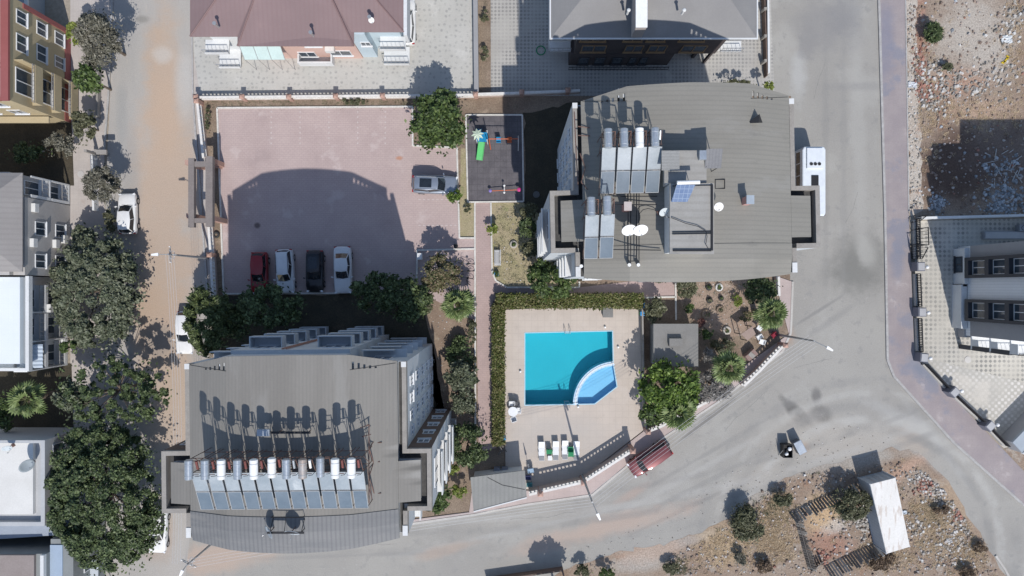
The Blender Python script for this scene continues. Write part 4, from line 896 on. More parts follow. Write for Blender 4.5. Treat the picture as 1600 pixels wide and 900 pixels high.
# ---- white terrace house (lower left)
t = thing('house', 'flat roofed house with a white terrace and a grey satellite dish, lower left', 'house', (*Q(-760, 290), 0))
H4 = 6.0; xe = P(70, 0, H4)[0]; y0, y1 = P(0, 822, H4)[1], P(0, 688, H4)[1]
m_pg = M('pale_grey_wall', (.44, .45, .46), (.40, .41, .42), sc=.4, fine=(6, .05))
MB().box(xe - 14, xe, y0, y1, 0, H4 - .5).build('wall', m_pg, t)
mb = MB(); mb.box(xe - .35, xe, y0, y1, H4 - .5, H4); mb.box(xe - 14, xe - .351, y0, y0 + .35, H4 - .5, H4); mb.box(xe - 14, xe - .351, y1 - .25, y1, H4 - .5, H4); mb.build('parapet', m_pg, t)
MB().box(xe - 14, xe - 1.1, P(0, 804, H4)[1], y1 - .26, H4 - .5, H4 - .1).build('roof', M('white_terrace', (.66, .65, .62), (.60, .59, .56), sc=.4, fine=(8, .05), stains=[((.5, .48, .44), .4, .62, .5)]), t)
xb = Q(-703, 0)[0]
for z in (1.2, 3.6):
    mb = MB(); mb.box(xe, xb + .4, y0 + .5, y0 + 4.2, z - 1.0, z - .85); mb.box(xb + .3, xb + .4, y0 + .5, y0 + 4.2, z - .85, z + .1); mb.build('balcony', plain('blue_balcony', (.14, .22, .36), .5), t)
    window(t, xe, y0 + 2.3, z - .8, 90, 1.8, 2.1); window(t, xe, y1 - 1.6, z - .3, 90, 2.0, 1.6, m_win)
x, y = P(43, 726, H4 + .8); dish('large grey satellite dish on the parapet of the white terrace', (x, y, H4 - .1), 65, 25, .62, 1.1, plain('grey_dish3', (.3, .34, .37), .4))
x, y = P(13, 699, H4 + .6); dish('small dish at the back edge of the white terrace', (x, y, H4 - .1), 30, 30, .38, .9, plain('pale_dish2', (.5, .55, .58), .4))
# ---- bottom-left house
t = thing('house', 'grey walled house with a brown terrace in the bottom left corner', 'house', (*Q(-740, 440), 0))
H5 = 6.2; xe = P(68, 0, H5)[0]; y1 = P(0, 868, H5)[1]
m_gb = M('green_grey_wall', (.22, .235, .235), (.25, .265, .265), sc=.4, fine=(6, .05))
MB().box(xe - 14, xe, y1 - 12, y1, 0, H5 - .4).build('wall', m_gb, t)
MB().box(xe - 14, xe - .9, y1 - 12, y1 - .02, H5 - .398, H5 - .1).build('roof', M('brown_terrace', (.25, .21, .195), (.29, .25, .235), sc=.4, fine=(8, .08)), t)
mb = MB(); mb.box(xe - .3, xe, y1 - 12, y1, H5 - .398, H5); mb.build('parapet', m_white, t)
MB().box(xe, xe + 2.0, y1 - 12, y1 + 1.1, 0, 5.2).build('front_wall', m_gb, t)
MB().box(xe + .001, xe + 1.1, y1 - 12, y1 + .6, 5.2, 5.3).build('ledge', plain('blue_ledge', (.34, .42, .52), .5), t)
for y, z in ((y1 + .2, 3.2), (y1 - 1.8, 2.4), (y1 - 4, 3.2), (y1 - 2.0, .4)): window(t, xe + 2.0, y - .3, z, 90, .9, 1.2)
t = thing('lean_to', 'pale lean-to roof running between the two lower left houses', 'canopy', (*Q(-745, 370), 0))
mb = MB(); a = P(0, 842, 4.5); slab(mb, [(xe - 14, y1 + .3, 4.6), (xe + .6, y1 + 1.2, 4.4), (xe + 1.6, y1 + 3.0, 4.6), (xe - 14, y1 + 3.0, 4.8)], .1); mb.build('roof', plain('blue_grey_sheet', (.30, .34, .40), .5), t)
mb = MB(); [mb.cyl((xx, y1 + 1.6, 0), (xx, y1 + 1.6, 4.45), .07, n=8) for xx in (xe + .8, xe - 3)]; mb.build('post', m_rail, t)
t = thing('carport', 'small pale carport roof by the trunk of the biggest tree, bottom left', 'canopy', (*Q(-660, 440), 0))
a = P(131, 876, 2.6); b_ = P(153, 930, 2.6)
MB().box(a[0], b_[0], b_[1], a[1], 2.5, 2.6).build('roof', plain('carport_sheet', (.5, .54, .58), .5), t)
mb = MB(); [mb.cyl((xx, yy, 0), (xx, yy, 2.5), .05, n=6) for xx in (a[0] + .1, b_[0] - .1) for yy in (a[1] - .1, b_[1] + .1)]; mb.build('post', m_white, t)
# ---- right-hand white house
t = thing('house', 'white and grey modern house with dark framed balconies at the right edge', 'house', (*Q(760, 0), 0))
x0 = Q(697, 0)[0]; y0, y1 = Q(0, 73)[1], Q(0, -64)[1]
m_wb = M('white_board_wall', (.80, .81, .82), (.76, .77, .78), sc=.3, fine=(5, .03), pat=('stripey', .25, (.62, .63, .64), .4))
MB().box(x0, x0 + 16, y0, y1, 0, 12.2).build('wall', m_wb, t)
MB().box(x0 + 3.4, x0 + 16, y0 + .3, y1 - .3, 12.2, 15.4).build('upper_wall', m_wb, t)
m_fr = plain('anthracite_frame', (.055, .058, .066), .6); m_fg = M('mid_grey_wall', (.33, .33, .34), (.30, .30, .31), fine=(6, .04))
MB().box(x0 - .02, x0 - .001, y1 - 1.2, y1, 1.9, 12.1).build('grey_band', m_fg, t)
MB().box(x0 - .02, x0 - .001, y0, y0 + 1.35, 1.9, 12.1).build('grey_band', m_fg, t)
for ya, yb2 in ((Q(0, -46)[1], Q(0, -15)[1]), (Q(0, 17)[1], Q(0, 50)[1])):
    a, b_ = sorted((ya, yb2))
    mb = MB(); mb.box(x0 - .5, x0, b_ - .28, b_, 1.8, 12.1); mb.box(x0 - .5, x0, a, a + .28, 1.8, 12.1)
    for z in (1.8, 4.7, 7.4, 10.1): mb.box(x0 - .5, x0 - .002, a + .28, b_ - .28, z, z + .55)
    mb.build('balcony_frame', m_fr, t)
    for z in (2.35, 5.25, 7.95, 10.65):
        o = window(t, x0 - .03, (a + b_) / 2, z, -90, b_ - a - .6, 1.9, m_win)
for z in (1.9, 4.6, 7.3):
    mb = MB(); a = Q(0, 76)[1]; b_ = Q(0, 93)[1]
    mb.box(x0 + .1, x0 + 2.3, b_, y0 - .01, z - .15, z); mb.box(x0 + .1, x0 + .16, b_, y0 - .3, z, z + .9); mb.build('white_balcony', m_white, t)
    rail(t, (x0 + .1, b_), (x0 + 2.3, b_), z, 1.0, m_drk)
    MB().box(x0 + .05, x0 + .35, b_ - .1, b_ + .3, 0 if z < 2 else z - 2.54, z - .15).build('column', m_fr, t)
MB().box(x0 - .45, x0 - .0, Q(0, -6)[1], Q(0, -61)[1], 0, 1.75).build('low_wall', m_white, t)
window(t, x0 - .45, Q(0, -36)[1], .35, -90, 1.5, 1.1, m_wind)
t2 = thing('light_well', 'white walled light well with a railing at the foot of the right house', 'light well', (*Q(700, 30), 0))
a, b_ = Q(0, -5)[1], Q(0, 62)[1]; xx = Q(687, 0)[0]
mb = MB(); mb.box(xx, xx + .55, b_, a, 0, 1.5); mb.box(xx + .551, x0 - .46, a - .15, a, 0, 1.5); mb.box(xx + .551, x0 - .01, b_, b_ + .15, 0, 1.5); mb.build('wall', m_white, t2)
MB().box(xx + .56, x0 - .01, b_ + .16, a - .16, 0, .2).build('floor', plain('well_floor', (.16, .16, .18), .7), t2)
MB().box(xx + .6, x0 - .05, (a + b_) / 2 + .6, (a + b_) / 2 + .66, .9, 1.0).build('rail', m_rail, t2)
MB().box(Q(695, 0)[0], Q(707, 0)[0], Q(0, 76)[1], Q(0, 64)[1], 0, 1.2).build('step_block', m_fg, t2)
t = thing('raised_planter', 'long pale grey raised slab behind the right house by the boundary wall', 'planter', (*Q(760, -85), 0))
a = Q(733, -88); b_ = Q(860, -76); MB().box(a[0], b_[0], b_[1], a[1], 0, .5).build('wall', m_fg, t); MB().box(a[0] + .08, b_[0], b_[1] + .08, a[1] - .08, .5, .56).build('soil', plain('grey_top', (.42, .42, .42), .8), t)
x, y = P(1592, 357); t = thing('ac_unit', 'grey air conditioner unit standing behind the right house', 'air conditioner', (x, y, .01)); MB().box(x - .4, x + .4, y - .3, y + .3, .01, .7).build('casing', plain('ac_grey', (.3, .31, .33), .5), t); mb = MB(); mb.torus((x, y, .72), .22, .02); mb.build('fan_grille', m_drk, t)
# gate wall, lower right edge
t = thing('garden_wall', 'thick grey wall with a sloping top and white edge at the right border', 'wall', (*P(1585, 680), 0))
a, b_ = P(1569, 693), P(1640, 620); dx, dy = b_[0] - a[0], b_[1] - a[1]; L = math.hypot(dx, dy); nx, ny = dy / L, -dx / L
mb = MB(); w = .75
def pt(p, k): return (p[0] + nx * k, p[1] + ny * k)
mb.prism([pt(a, -w), pt(b_, -w), pt(b_, w), pt(a, w)], 0, 1.7); mb.build('wall', m_fg, t)
mb = MB(); mb.add([(*pt(a, -w), 2.0), (*pt(b_, -w), 2.0), (*pt(b_, w), 1.75), (*pt(a, w), 1.75)] + [(*pt(a, -w), 1.702), (*pt(b_, -w), 1.702), (*pt(b_, w), 1.702), (*pt(a, w), 1.702)], [(3, 2, 1, 0), (4, 5, 6, 7), (0, 1, 5, 4), (1, 2, 6, 5), (2, 3, 7, 6), (3, 0, 4, 7)]); mb.build('sloping_top', plain('top_blue_grey', (.33, .37, .41), .4), t)
mb = MB(); mb.prism([pt(a, w + .002), pt(b_, w + .002), pt(b_, w + .2), pt(a, w + .2)], 1.5, 1.85); mb.build('white_edge', m_white, t)
# ---- pool hut and gate house
m_cr = M('grey_screed_roof', (.19, .186, .178), (.22, .215, .205), sc=.6, fine=(9, .08), stains=[((.2, .195, .19), .6, .6, .5)])
t = thing('pool_hut', 'low square hut with a flat grey roof and raised hatch east of the pool', 'hut', (*P(1052, 540), 0))
x0, x1, y0, y1 = rect(1021, 506, 1091, 573, 2.7)
MB().box(x0 + .15, x1 - .15, y0 + .15, y1 - .15, 0, 2.5).build('wall', m_par, t); MB().box(x0, x1, y0, y1, 2.5, 2.7).build('roof', m_cr, t)
a0, a1, c0, c1 = rect(1046, 529, 1067, 541, 3.2); MB().box(a0, a1, c0, c1, 2.702, 3.2).build('hatch', m_cr, t)
t = thing('gate_house', 'small gate house under a flat grey sheet roof at the pool corner by the road', 'gate house', (*P(778, 768), 0))
h = 2.8; q = [P(735, 746, h), P(820, 735, h), P(823, 777, h), P(740, 799, h)]
cx_, cy_ = sum(p[0] for p in q) / 4, sum(p[1] for p in q) / 4
MB().prism([(cx_ + (x - cx_) * .9, cy_ + (y - cy_) * .86) for x, y in q], 0, h - .15).build('wall', m_white, t)
MB().prism(q, h - .148, h).build('roof', M('gatehouse_roof', (.235, .235, .225), (.27, .27, .255), sc=.5, fine=(9, .06), pat=('stripex', .4, (.21, .21, .2), .5)), t)
mb = MB(); mb.wallseg((q[2][0], q[2][1] - .02), (q[3][0], q[3][1] - .02), .1, h - .14, h + .05); mb.build('gutter', m_white, t)
mb = MB(); mb.tube([(*P(762, 746, h), h + .02), (*P(785, 758, h), h + .02), (*P(820, 765, h), h + .02)], .02, 5); tag(mb.build('cable', m_drk, base=(*P(785, 758, h), h)), 'black cable lying across the gate house roof', 'cable')

# ---------------------------------------------------------------- boundary walls with balusters
m_pil = M('pink_pillar', (.45, .29, .24), (.40, .26, .21), sc=1, fine=(9, .1)); m_bal = M('baluster_white', (.72, .70, .67), (.62, .60, .57), sc=2, fine=(9, .08)); m_base = M('wall_plinth', (.50, .40, .35), (.44, .35, .31), sc=1, fine=(9, .1))
def balustrade(name, label, pts, h0, h1, pillars=(), pw=.36, step=.36, zb=0., ph=.3, mbase=None):
    q = PL(pts, zb); t = thing(name, label, 'wall', (*q[0], zb))
    b1 = MB(); b2 = MB(); b3 = MB()
    for i, (a, b) in enumerate(zip(q, q[1:])):
        e = .002 * (i % 2)
        b1.wallseg(a, b, .20, zb, zb + h0 + e); b3.wallseg(a, b, .22, zb + h1 - .10, zb + h1 + e); b1.wallseg(a, b, .23, zb + h0 + .003, zb + h0 + .05 + e, 1)
        L = math.hypot(b[0] - a[0], b[1] - a[1]); n = max(1, int(L / step)); an = math.atan2(b[1] - a[1], b[0] - a[0])
        for k in range(n):
            f = (k + .5) / n; b2.rbox(a[0] + (b[0] - a[0]) * f, a[1] + (b[1] - a[1]) * f, zb + h0 + .05, zb + h1 - .1, .15, .13, an)
    b1.build('plinth', [mbase or m_base, m_bal], t); b2.build('balusters', m_bal, t); b3.build('coping', m_bal, t)
    for p in pillars:
        x, y = P(p[0], p[1], zb); mb = MB(); mb.rbox(x, y, zb, zb + h1 + ph, pw, pw); o = mb.build('pillar', m_pil, t)
        mb = MB(); mb.rbox(x, y, zb + h1 + ph + .002, zb + h1 + ph + .22, pw + .12, pw + .12, top=.25); mb.build('cap', m_pil, o)
    return t
balustrade('boundary_wall', 'white balustrade wall with pink pillars along the north side of the parking court', [(314, 156), (745, 152)], .35, .95, [(314, 156), (385, 156), (457, 156), (529, 155), (601, 154), (744, 152)])
balustrade('boundary_wall', 'plain white boundary wall with pink pillars behind the playground', [(746, 151), (812, 149), (888, 146), (905, 145)], .6, .95, [(815, 149), (886, 146)])
balustrade('boundary_wall', 'white balustrade wall beside the dirt street, north of the entrance gate', [(315, 158), (325, 250)], .45, 1.1, [(316, 163)])
balustrade('boundary_wall', 'white balustrade wall beside the dirt street, south of the entrance gate', [(333, 352), (336, 398), (340, 470), (343, 560)], .45, 1.1, [(336, 399)])
balustrade('pool_wall', 'high white balustrade wall with pink pillars between pool terrace and road', [(826, 764), (909, 745), (985, 696)], 1.35, 2.0, [(843, 762), (909, 745), (983, 697)], pw=.4, ph=.15)
balustrade('garden_wall', 'short white balustrade wall under the palms east of the pool', [(1005, 672), (1030, 662), (1105, 622)], .7, 1.3, [(1008, 670)])
balustrade('garden_wall', 'white balustrade wall slanting up to the street lamp at the road corner', [(1155, 600), (1178, 578), (1216, 538)], .8, 1.5, [(1217, 537)])
balustrade('garden_wall', 'short white balustrade wall right below the corner of the right apartment block', [(1211, 432), (1212, 462)], .6, 1.0)
def lowwall(name, label, pts, w, h, m, cat='wall', zb=0.):
    q = PL(pts); mb = MB()
    for i, (a, b) in enumerate(zip(q, q[1:])): mb.wallseg(a, b, w, zb, zb + h + .003 * (i % 2))
    return tag(mb.build(name, m, base=(*q[0], zb)), label, cat)
lowwall('low_wall', 'grey concrete divider wall between the two paved yards at the top', [(742, -120), (745, 147)], .42, .9, m_fg)
lowwall('yard_wall', 'narrow white wall on the right side of the tiled yard', [(1194, -80), (1196, 118)], .18, 1.0, m_white)
t = thing('garden_fence', 'dark fence with pale posts beside the charcoal house yard', 'fence', (*P(1188, 60), 0))
MB().wallseg(P(1188, -60), P(1194, 122), .1, .0, .9).build('panel', m_brown, t)
for y in (20, 62, 100): mb = MB(); x_, y_ = P(1190, y); mb.box(x_ - .12, x_ + .12, y_ - .12, y_ + .12, 0, 1.15); mb.build('post', m_par, t)
lowwall('pool_fence', 'low dark wall closing the east side of the pool terrace', [(1001, 478), (1004, 650), (1008, 668)], .14, 1.0, m_par)
lowwall('boundary_wall', 'plain white wall between the vacant lot and the paver yard on the right', [(1431, 342), (1620, 337), (1800, 333)], .22, 1.0, m_white)
lowwall('street_wall', 'low pale wall along the sidewalk in front of the grey house', [(151, 238), (153, 330)], .2, .8, m_white)
lowwall('street_wall', 'low dark wall along the sidewalk in front of the yellow house', [(158, 105), (156, 185)], .18, .6, m_par)
lowwall('roadside_wall', 'thin dark wall at the very bottom edge, ending beside the tree shadow', [(760, 903), (878, 886), (882, 905)], .14, .9, m_brown)
# right-hand street fence: pillars with globe lamps and dark panels
m_an = plain('anthracite_rim', (.16, .165, .20), .5); m_pc = M('pillar_top', (.42, .42, .43), (.37, .37, .38), fine=(9, .06)); m_globe = plain('white_globe', (.8, .8, .8), .3)
t = thing('street_fence', 'anthracite panel fence on a pale base with globe lamp pillars along the brick sidewalk', 'fence', (*P(1425, 500), 0))
PILL = [(1428, 417, 0), (1430, 487, 0), (1433, 557, 5), (1480, 610, 45), (1535, 662, 45)]
for i, (px, py, an) in enumerate(PILL):
    x, y = P(px, py); mb = MB(); mb.rbox(x, y, .02, 1.25, .75, .85, R(-an)); o = mb.build('pillar', m_an, t); MB().rbox(x, y, 1.252, 1.32, .6, .7, R(-an)).build('cap', m_pc, o)
    gx, gy = P(px + (9 if an < 20 else 10), py + (1 if an < 20 else -2)); mb = MB(); mb.cyl((gx, gy, .02), (gx, gy, 1.15), .03, n=6); mb.cyl((gx - .4, gy, 1.1), (gx, gy, 1.1), .025, n=5); o2 = mb.build('lamp_arm', m_drk, t); MB().sphere((gx, gy, 1.3), .17).build('globe', m_globe, o2)
segs = [((1427, 344), (1428, 405)), ((1428, 428), (1430, 478)), ((1430, 497), (1432, 548)), ((1440, 568), (1474, 604)), ((1487, 617), (1529, 656)), ((1541, 668), (1566, 694))]
for i, (a, b) in enumerate(segs):
    A_, B_ = P(*a), P(*b)
    MB().wallseg(A_, B_, .32, .0, .45).build('base_wall', m_conc, t)
    f = MB(); f.wallseg(A_, B_, .07, 1.1, 1.2); f.wallseg(A_, B_, .07, .55, .62)
    L = math.hypot(B_[0] - A_[0], B_[1] - A_[1]); n = int(L / .16)
    for k in range(n + 1):
        x = A_[0] + (B_[0] - A_[0]) * k / n; y = A_[1] + (B_[1] - A_[1]) * k / n; f.box(x - .04, x + .04, y - .04, y + .04, .451, 1.1)
    f.build('panel', m_drk, t)
t = thing('sliding_gate', 'open dark framed gate leaves at the start of the street fence', 'gate', (*P(1430, 370), 0))
for (a, b) in (((1423, 348), (1436, 338)), ((1423, 360), (1436, 357)), ((1421, 383), (1437, 384)), ((1436, 357), (1437, 384)), ((1422, 386), (1424, 405)), ((1436, 388), (1427, 405))):
    A_, B_ = P(*a), P(*b); f = MB(); f.wallseg(A_, B_, .06, 1.5, 1.6); f.wallseg(A_, B_, .06, .1, .2)
    for k in range(6): x = A_[0] + (B_[0] - A_[0]) * k / 5; y = A_[1] + (B_[1] - A_[1]) * k / 5; f.box(x - .02, x + .02, y - .02, y + .02, .2, 1.5)
    f.build('gate_leaf', m_drk, t)
# entrance gate frame on the dirt street
t = thing('entrance_gate', 'tall grey beam frame gate on pink posts at the parking court entrance', 'gate', (*P(330, 300), 0))
m_bm = M('grey_beam', (.20, .175, .165), (.235, .205, .19), sc=.8, fine=(8, .1))
h = 3.6
def bxp(mb, x0, y0, x1, y1, z0, z1, hz=h): a = P(x0, y0, hz); b = P(x1, y1, hz); return mb.box(a[0], b[0], b[1], a[1], z0, z1)
bxp(MB(), 294, 247, 303, 355, h - .5, h).build('long_beam', m_bm, t); bxp(MB(), 321, 244, 332, 354, h - .5, h).build('long_beam', m_bm, t)
bxp(MB(), 303.2, 252, 320.8, 260, h - .46, h - .04).build('cross_beam', m_bm, t); bxp(MB(), 303.2, 341, 320.8, 348, h - .46, h - .04).build('cross_beam', m_bm, t)
for (x, y) in ((346, 258), (351, 346), (316, 262), (318, 342)):
    a = P(x, y); MB().box(a[0] - .3, a[0] + .3, a[1] - .22, a[1] + .22, 0, h - .52).build('post', m_pil, t)
mb = MB(); mb.wallseg(P(331, 259), P(348, 262), .3, 0, .9); mb.build('side_wall', m_pil, t)
t = thing('swing_gate', 'white slatted gate leaf hanging in the entrance frame', 'gate', (*P(337, 360), 0))
mb = MB(); a, b = P(334, 300), P(336, 350); mb.wallseg(a, b, .06, .15, .25); mb.wallseg(a, b, .06, 1.5, 1.6)
for k in range(12): f = k / 11; x = a[0] + (b[0] - a[0]) * f; y = a[1] + (b[1] - a[1]) * f; mb.box(x - .02, x + .02, y - .04, y + .04, .25, 1.5)
mb.build('leaf', m_bal, t)
# street-side gate posts, left
t = thing('porch_frame', 'pale narrow gate frame at the sidewalk near the grey house', 'gate', (*P(158, 250), 0))
mb = MB(); a = P(150, 234, 2.4); b = P(166, 241, 2.4); mb.box(a[0], b[0], b[1], a[1], 2.2, 2.4); mb.build('lintel', m_par, t)
for x in (154, 169): c = P(x, 242); MB().box(c[0] - .12, c[0] + .12, c[1] - .12, c[1] + .12, 0, 2.198).build('post', m_par, t)
rail(t, P(154, 246), P(156, 280), .1, 1.3, m_rail, name='railing')
# ---------------------------------------------------------------- vehicles
m_tyre = plain('tyre_rubber', (.02, .02, .02), .8); m_rim = plain('wheel_rim', (.45, .46, .48), .3, .7)
m_cg = M('car_glass', (.012, .016, .022), (.02, .026, .034), sc=2, fine=(5, 0), rough=.06, spec=.7)
m_lamp = plain('headlight_glass', (.75, .77, .8), .1); m_tail = plain('tail_light', (.35, .02, .02), .2)
m_blk = plain('black_plastic', (.025, .025, .027), .5)
def paint(name, c, metal=0., rough=.32): return plain(name, c, rough, metal, coat=.6, fine=(3, .03))
def car(label, group, loc, rz, L=4.3, W=1.76, Hh=1.47, m=None, style='hatch', sun_roof=False, rails=False, cat='car', name='parked_car'):
    """origin between the wheels on the ground; +x is the front"""
    t = thing(name, label, cat, group=group)
    hl = L / 2; zb = .62 * Hh; z0 = .24
    st = {'hatch': dict(ws=.22, rt=.04, re=-.40, rb=-.485, deck=-.49), 'suv': dict(ws=.24, rt=.08, re=-.42, rb=-.485, deck=-.49), 'sedan': dict(ws=.20, rt=.04, re=-.24, rb=-.37, deck=-.47), 'van': dict(ws=.30, rt=.17, re=-.44, rb=-.485, deck=-.49)}[style]
    # lower body: lofted cross-sections
    xs = [-.5, -.47, -.36, -.15, .1, .27, .40, .475, .5]
    hwv = [.80, .93, .99, 1.0, 1.0, .99, .96, .86, .70]
    zt = [.80, .95, 1.0, 1.0, 1.0, .97, .90, .80, .66]
    if style == 'sedan': zt[0], zt[1] = .82, .94
    mb = MB(); n = 10; secs = []
    for x, w, z in zip(xs, hwv, zt):
        ww = w * W / 2; zz = zb * z
        prof = [(-ww * .9, z0), (-ww, z0 + .12), (-ww, zz * .72), (-ww * .95, zz * .93), (-ww * .80, zz), (ww * .80, zz), (ww * .95, zz * .93), (ww, zz * .72), (ww, z0 + .12), (ww * .9, z0)]
        secs.append([(x * L, y, zc + (.02 if abs(y) < ww * .81 and zc > .5 else 0)) for y, zc in prof])
    vs = [v for s in secs for v in s]; fs = []
    for i in range(len(secs) - 1):
        for j in range(n): a = i * n + j; b = i * n + (j + 1) % n; fs.append((a, a + n, b + n, b))
    fs.append(tuple(range(n))); fs.append(tuple(range(len(vs) - n, len(vs)))[::-1])
    mb.add(vs, [f[::-1] for f in fs]); o = mb.build('body', m, t, smooth=True); subsurf(o, 2)
    # cabin glass
    wb, wt = W * .43, W * .355; zr = Hh - .05
    B_ = [(st['ws'] * L, wb * .93), (st['rb'] * L + .05, wb * .95)]; T_ = [(st['rt'] * L, wt * .96), (st['re'] * L, wt * .93)]
    g = MB(); mid = (B_[0][0] + B_[1][0]) / 2; midt = (T_[0][0] + T_[1][0]) / 2
    low = [(B_[0][0] - .12, -wb * .8), (B_[0][0], 0), (B_[0][0] - .12, wb * .8), (mid, wb), (B_[1][0] + .05, wb * .85), (B_[1][0], 0), (B_[1][0] + .05, -wb * .85), (mid, -wb)]
    hi = [(T_[0][0] - .06, -wt * .88), (T_[0][0], 0), (T_[0][0] - .06, wt * .88), (midt, wt), (T_[1][0] + .03, wt * .86), (T_[1][0], 0), (T_[1][0] + .03, -wt * .86), (midt, -wt)]
    vs = [(x, y, zb * .96) for x, y in low] + [(x, y, zr) for x, y in hi]
    g.add(vs, [(i, (i + 1) % 8, (i + 1) % 8 + 8, i + 8) for i in range(8)] + [tuple(range(8, 16)), tuple(range(8))[::-1]]); g.build('cabin_glass', m_cg, t)
    r = MB(); k = 1.035; c = midt
    rv = [(c + (x - c) * k, y * k, zr + .004) for x, y in hi] + [(c + (x - c) * .9, y * .86, zr + .05) for x, y in hi] + [(c, 0, zr + .06)]
    r.add(rv, [(i, (i + 1) % 8, (i + 1) % 8 + 8, i + 8) for i in range(8)] + [(i + 8, (i + 1) % 8 + 8, 16) for i in range(8)]); rf = r.build('roof', m, t, smooth=True)
    p = MB()
    for i in (0, 2, 4, 6): p.cyl(vs[i], vs[i + 8], .045, n=6)
    p.cyl((mid, wb, zb * .96), (midt + .05, wt, zr), .03, n=6); p.cyl((mid, -wb, zb * .96), (midt + .05, -wt, zr), .03, n=6)
    p.build('pillars', m, t)
    if sun_roof: MB().box(midt - .62, midt + .5, -wt * .66, wt * .66, zr + .045, zr + .068).build('sunroof', m_cg, rf)
    if rails:
        q = MB(); [q.cyl((T_[1][0] + .15, s * wt * .92, zr + .09), (T_[0][0] - .15, s * wt * .92, zr + .09), .025, n=6) for s in (-1, 1)]; q.build('roof_rail', m_alu if rails == 1 else m_blk, t)
    for s in (-1, 1):
        q = MB(); q.rbox(hl * .93, s * W * .36, zb * .66, zb * .80, .16, .32, -s * .5); q.build('headlight', m_lamp, t)
        q = MB(); q.box(-hl * .985, -hl * .93, s * W * .30, s * W * .44, zb * .70, zb * .88); q.build('tail_light', m_tail, t)
        q = MB(); q.rbox(st['ws'] * L - .22, s * (W / 2 + .06), zb * .98, zb * .98 + .13, .10, .20, s * .2); q.build('wing_mirror', m, t)
        for x in (-.30, .31):
            q = MB(); q.cyl((x * L, s * (W / 2 - .20), .31), (x * L, s * (W / 2 + .005), .31), .31, n=20); w = q.build('wheel', m_tyre, t)
            q = MB(); q.cyl((x * L, s * (W / 2 + .004), .31), (x * L, s * (W / 2 + .018), .31), .2, n=14); q.build('rim', m_rim, w)
    q = MB(); q.box(hl * .955, hl * 1.0, -W * .2, W * .2, .3, .45); q.build('grille', m_blk, t)
    q = MB(); q.cyl((st['ws'] * L - .02, -.1, zb * .99), (st['ws'] * L - .1, -.6, zb * 1.02), .012, n=4); q.cyl((st['ws'] * L - .02, .4, zb * .99), (st['ws'] * L - .1, -.1, zb * 1.02), .012, n=4); q.build('wiper', m_blk, t)
    t.location = (loc[0], loc[1], loc[2] if len(loc) > 2 else 0); t.rotation_euler = (0, 0, R(rz)); return t
wh = paint('car_white', (.66, .67, .68)); wh2 = paint('car_white_warm', (.76, .76, .75))
GP = 'cars parked in a row in the court'
car('silver grey estate car with a dark sunroof parked alone beside the playground', None, (*P(681, 290), .024), -2, 4.35, 1.8, 1.6, paint('car_silver', (.30, .34, .40), .5), 'suv', True, 1)
car('red car at the left end of the parked row in the court', GP, (*P(409, 427), .024), -90, 4.0, 1.65, 1.5, paint('car_red', (.26, .015, .02)), 'hatch')
car('white boxy car with black roof rails, between the red car and the black car', GP, (*P(449, 424), .024), -87, 4.2, 1.72, 1.6, wh, 'suv', False, 2)
car('black car with a blue tinted roof in the parked row', GP, (*P(495, 424), .024), -90, 4.0, 1.72, 1.5, paint('car_black', (.012, .013, .016)), 'hatch', True)
car('white saloon car at the right end of the parked row', GP, (*P(538, 422), .024), -89, 4.5, 1.74, 1.43, wh, 'sedan')
car('white hatchback parked on the left side of the dirt street', None, (*P(205, 335), .01), 91, 3.9, 1.72, 1.5, wh2, 'hatch')
car('white car half hidden under the fir tree on the right side of the dirt street', None, (*P(294, 519), .01), -91, 4.1, 1.72, 1.45, wh2, 'hatch')
car('white car mostly hidden under the biggest tree at the bottom of the street', None, (*P(252, 826), .01), -92, 4.2, 1.72, 1.45, wh2, 'hatch')
car('dusty red minivan parked askew on the road below the pool', None, (*P(1013, 714), .006), 180 + 33, 4.35, 1.75, 1.75, paint('car_dusty_red', (.17, .05, .055), .2, .4), 'van')
car('white car with a dark glass roof squeezed beside the maroon roofed house', None, (*P(637, 38), .02), 90, 4.4, 1.75, 1.6, wh2, 'suv', True)
# midibus
t = thing('minibus', 'white minibus with roof air conditioner parked by the right apartment block', 'bus')
x0, x1 = Q(435, 0)[0], Q(470, 0)[0]; y1, y0 = Q(0, -212)[1], Q(0, -108)[1]; mbw = paint('bus_white', (.70, .74, .78))
WL[t.name] = ((x0 + x1) / 2, (y0 + y1) / 2, 0); t.location = WL[t.name]
o = MB().prism([(x0 + .1, y0), (x1 - .1, y0), (x1, y0 + .3), (x1, y1 - .3), (x1 - .15, y1), (x0 + .15, y1), (x0, y1 - .3), (x0, y0 + .3)], .35, 2.95).build('body', mbw, t); bevel(o, .12, 3)
for s, x in ((-1, x0), (1, x1)):
    for k in range(5):
        a = y0 + .5 + k * 1.12; MB().box(x - .015, x + .015, a, a + 1.02, 1.45, 2.35).build('window', m_cg, t)
    for a in (y0 + 1.1, y1 - 1.3):
        q = MB(); q.cyl((x - .12 * s - .12, a, .42), (x - .12 * s + .12, a, .42), .42, n=20); w = q.build('wheel', m_tyre, t); q = MB(); q.cyl((x + s * .002, a, .42), (x + s * .02, a, .42), .24, n=14); q.build('rim', m_rim, w)
    q = MB(); q.box(x - s * .05, x + s * .25, y0 + .1, y0 + .2, 1.7, 2.2); q.build('wing_mirror', m_blk, t)
MB().box(x0 + .15, x1 - .15, y0 - .015, y0 + .02, 1.4, 2.5).build('windscreen', m_cg, t)
xa, xb, ya, yb = rect(1261, 231, 1286, 263, 3.1)
o = MB().box(xa, xb, ya, yb, 2.95, 3.12).build('air_conditioner', mbw, t); bevel(o, .03)
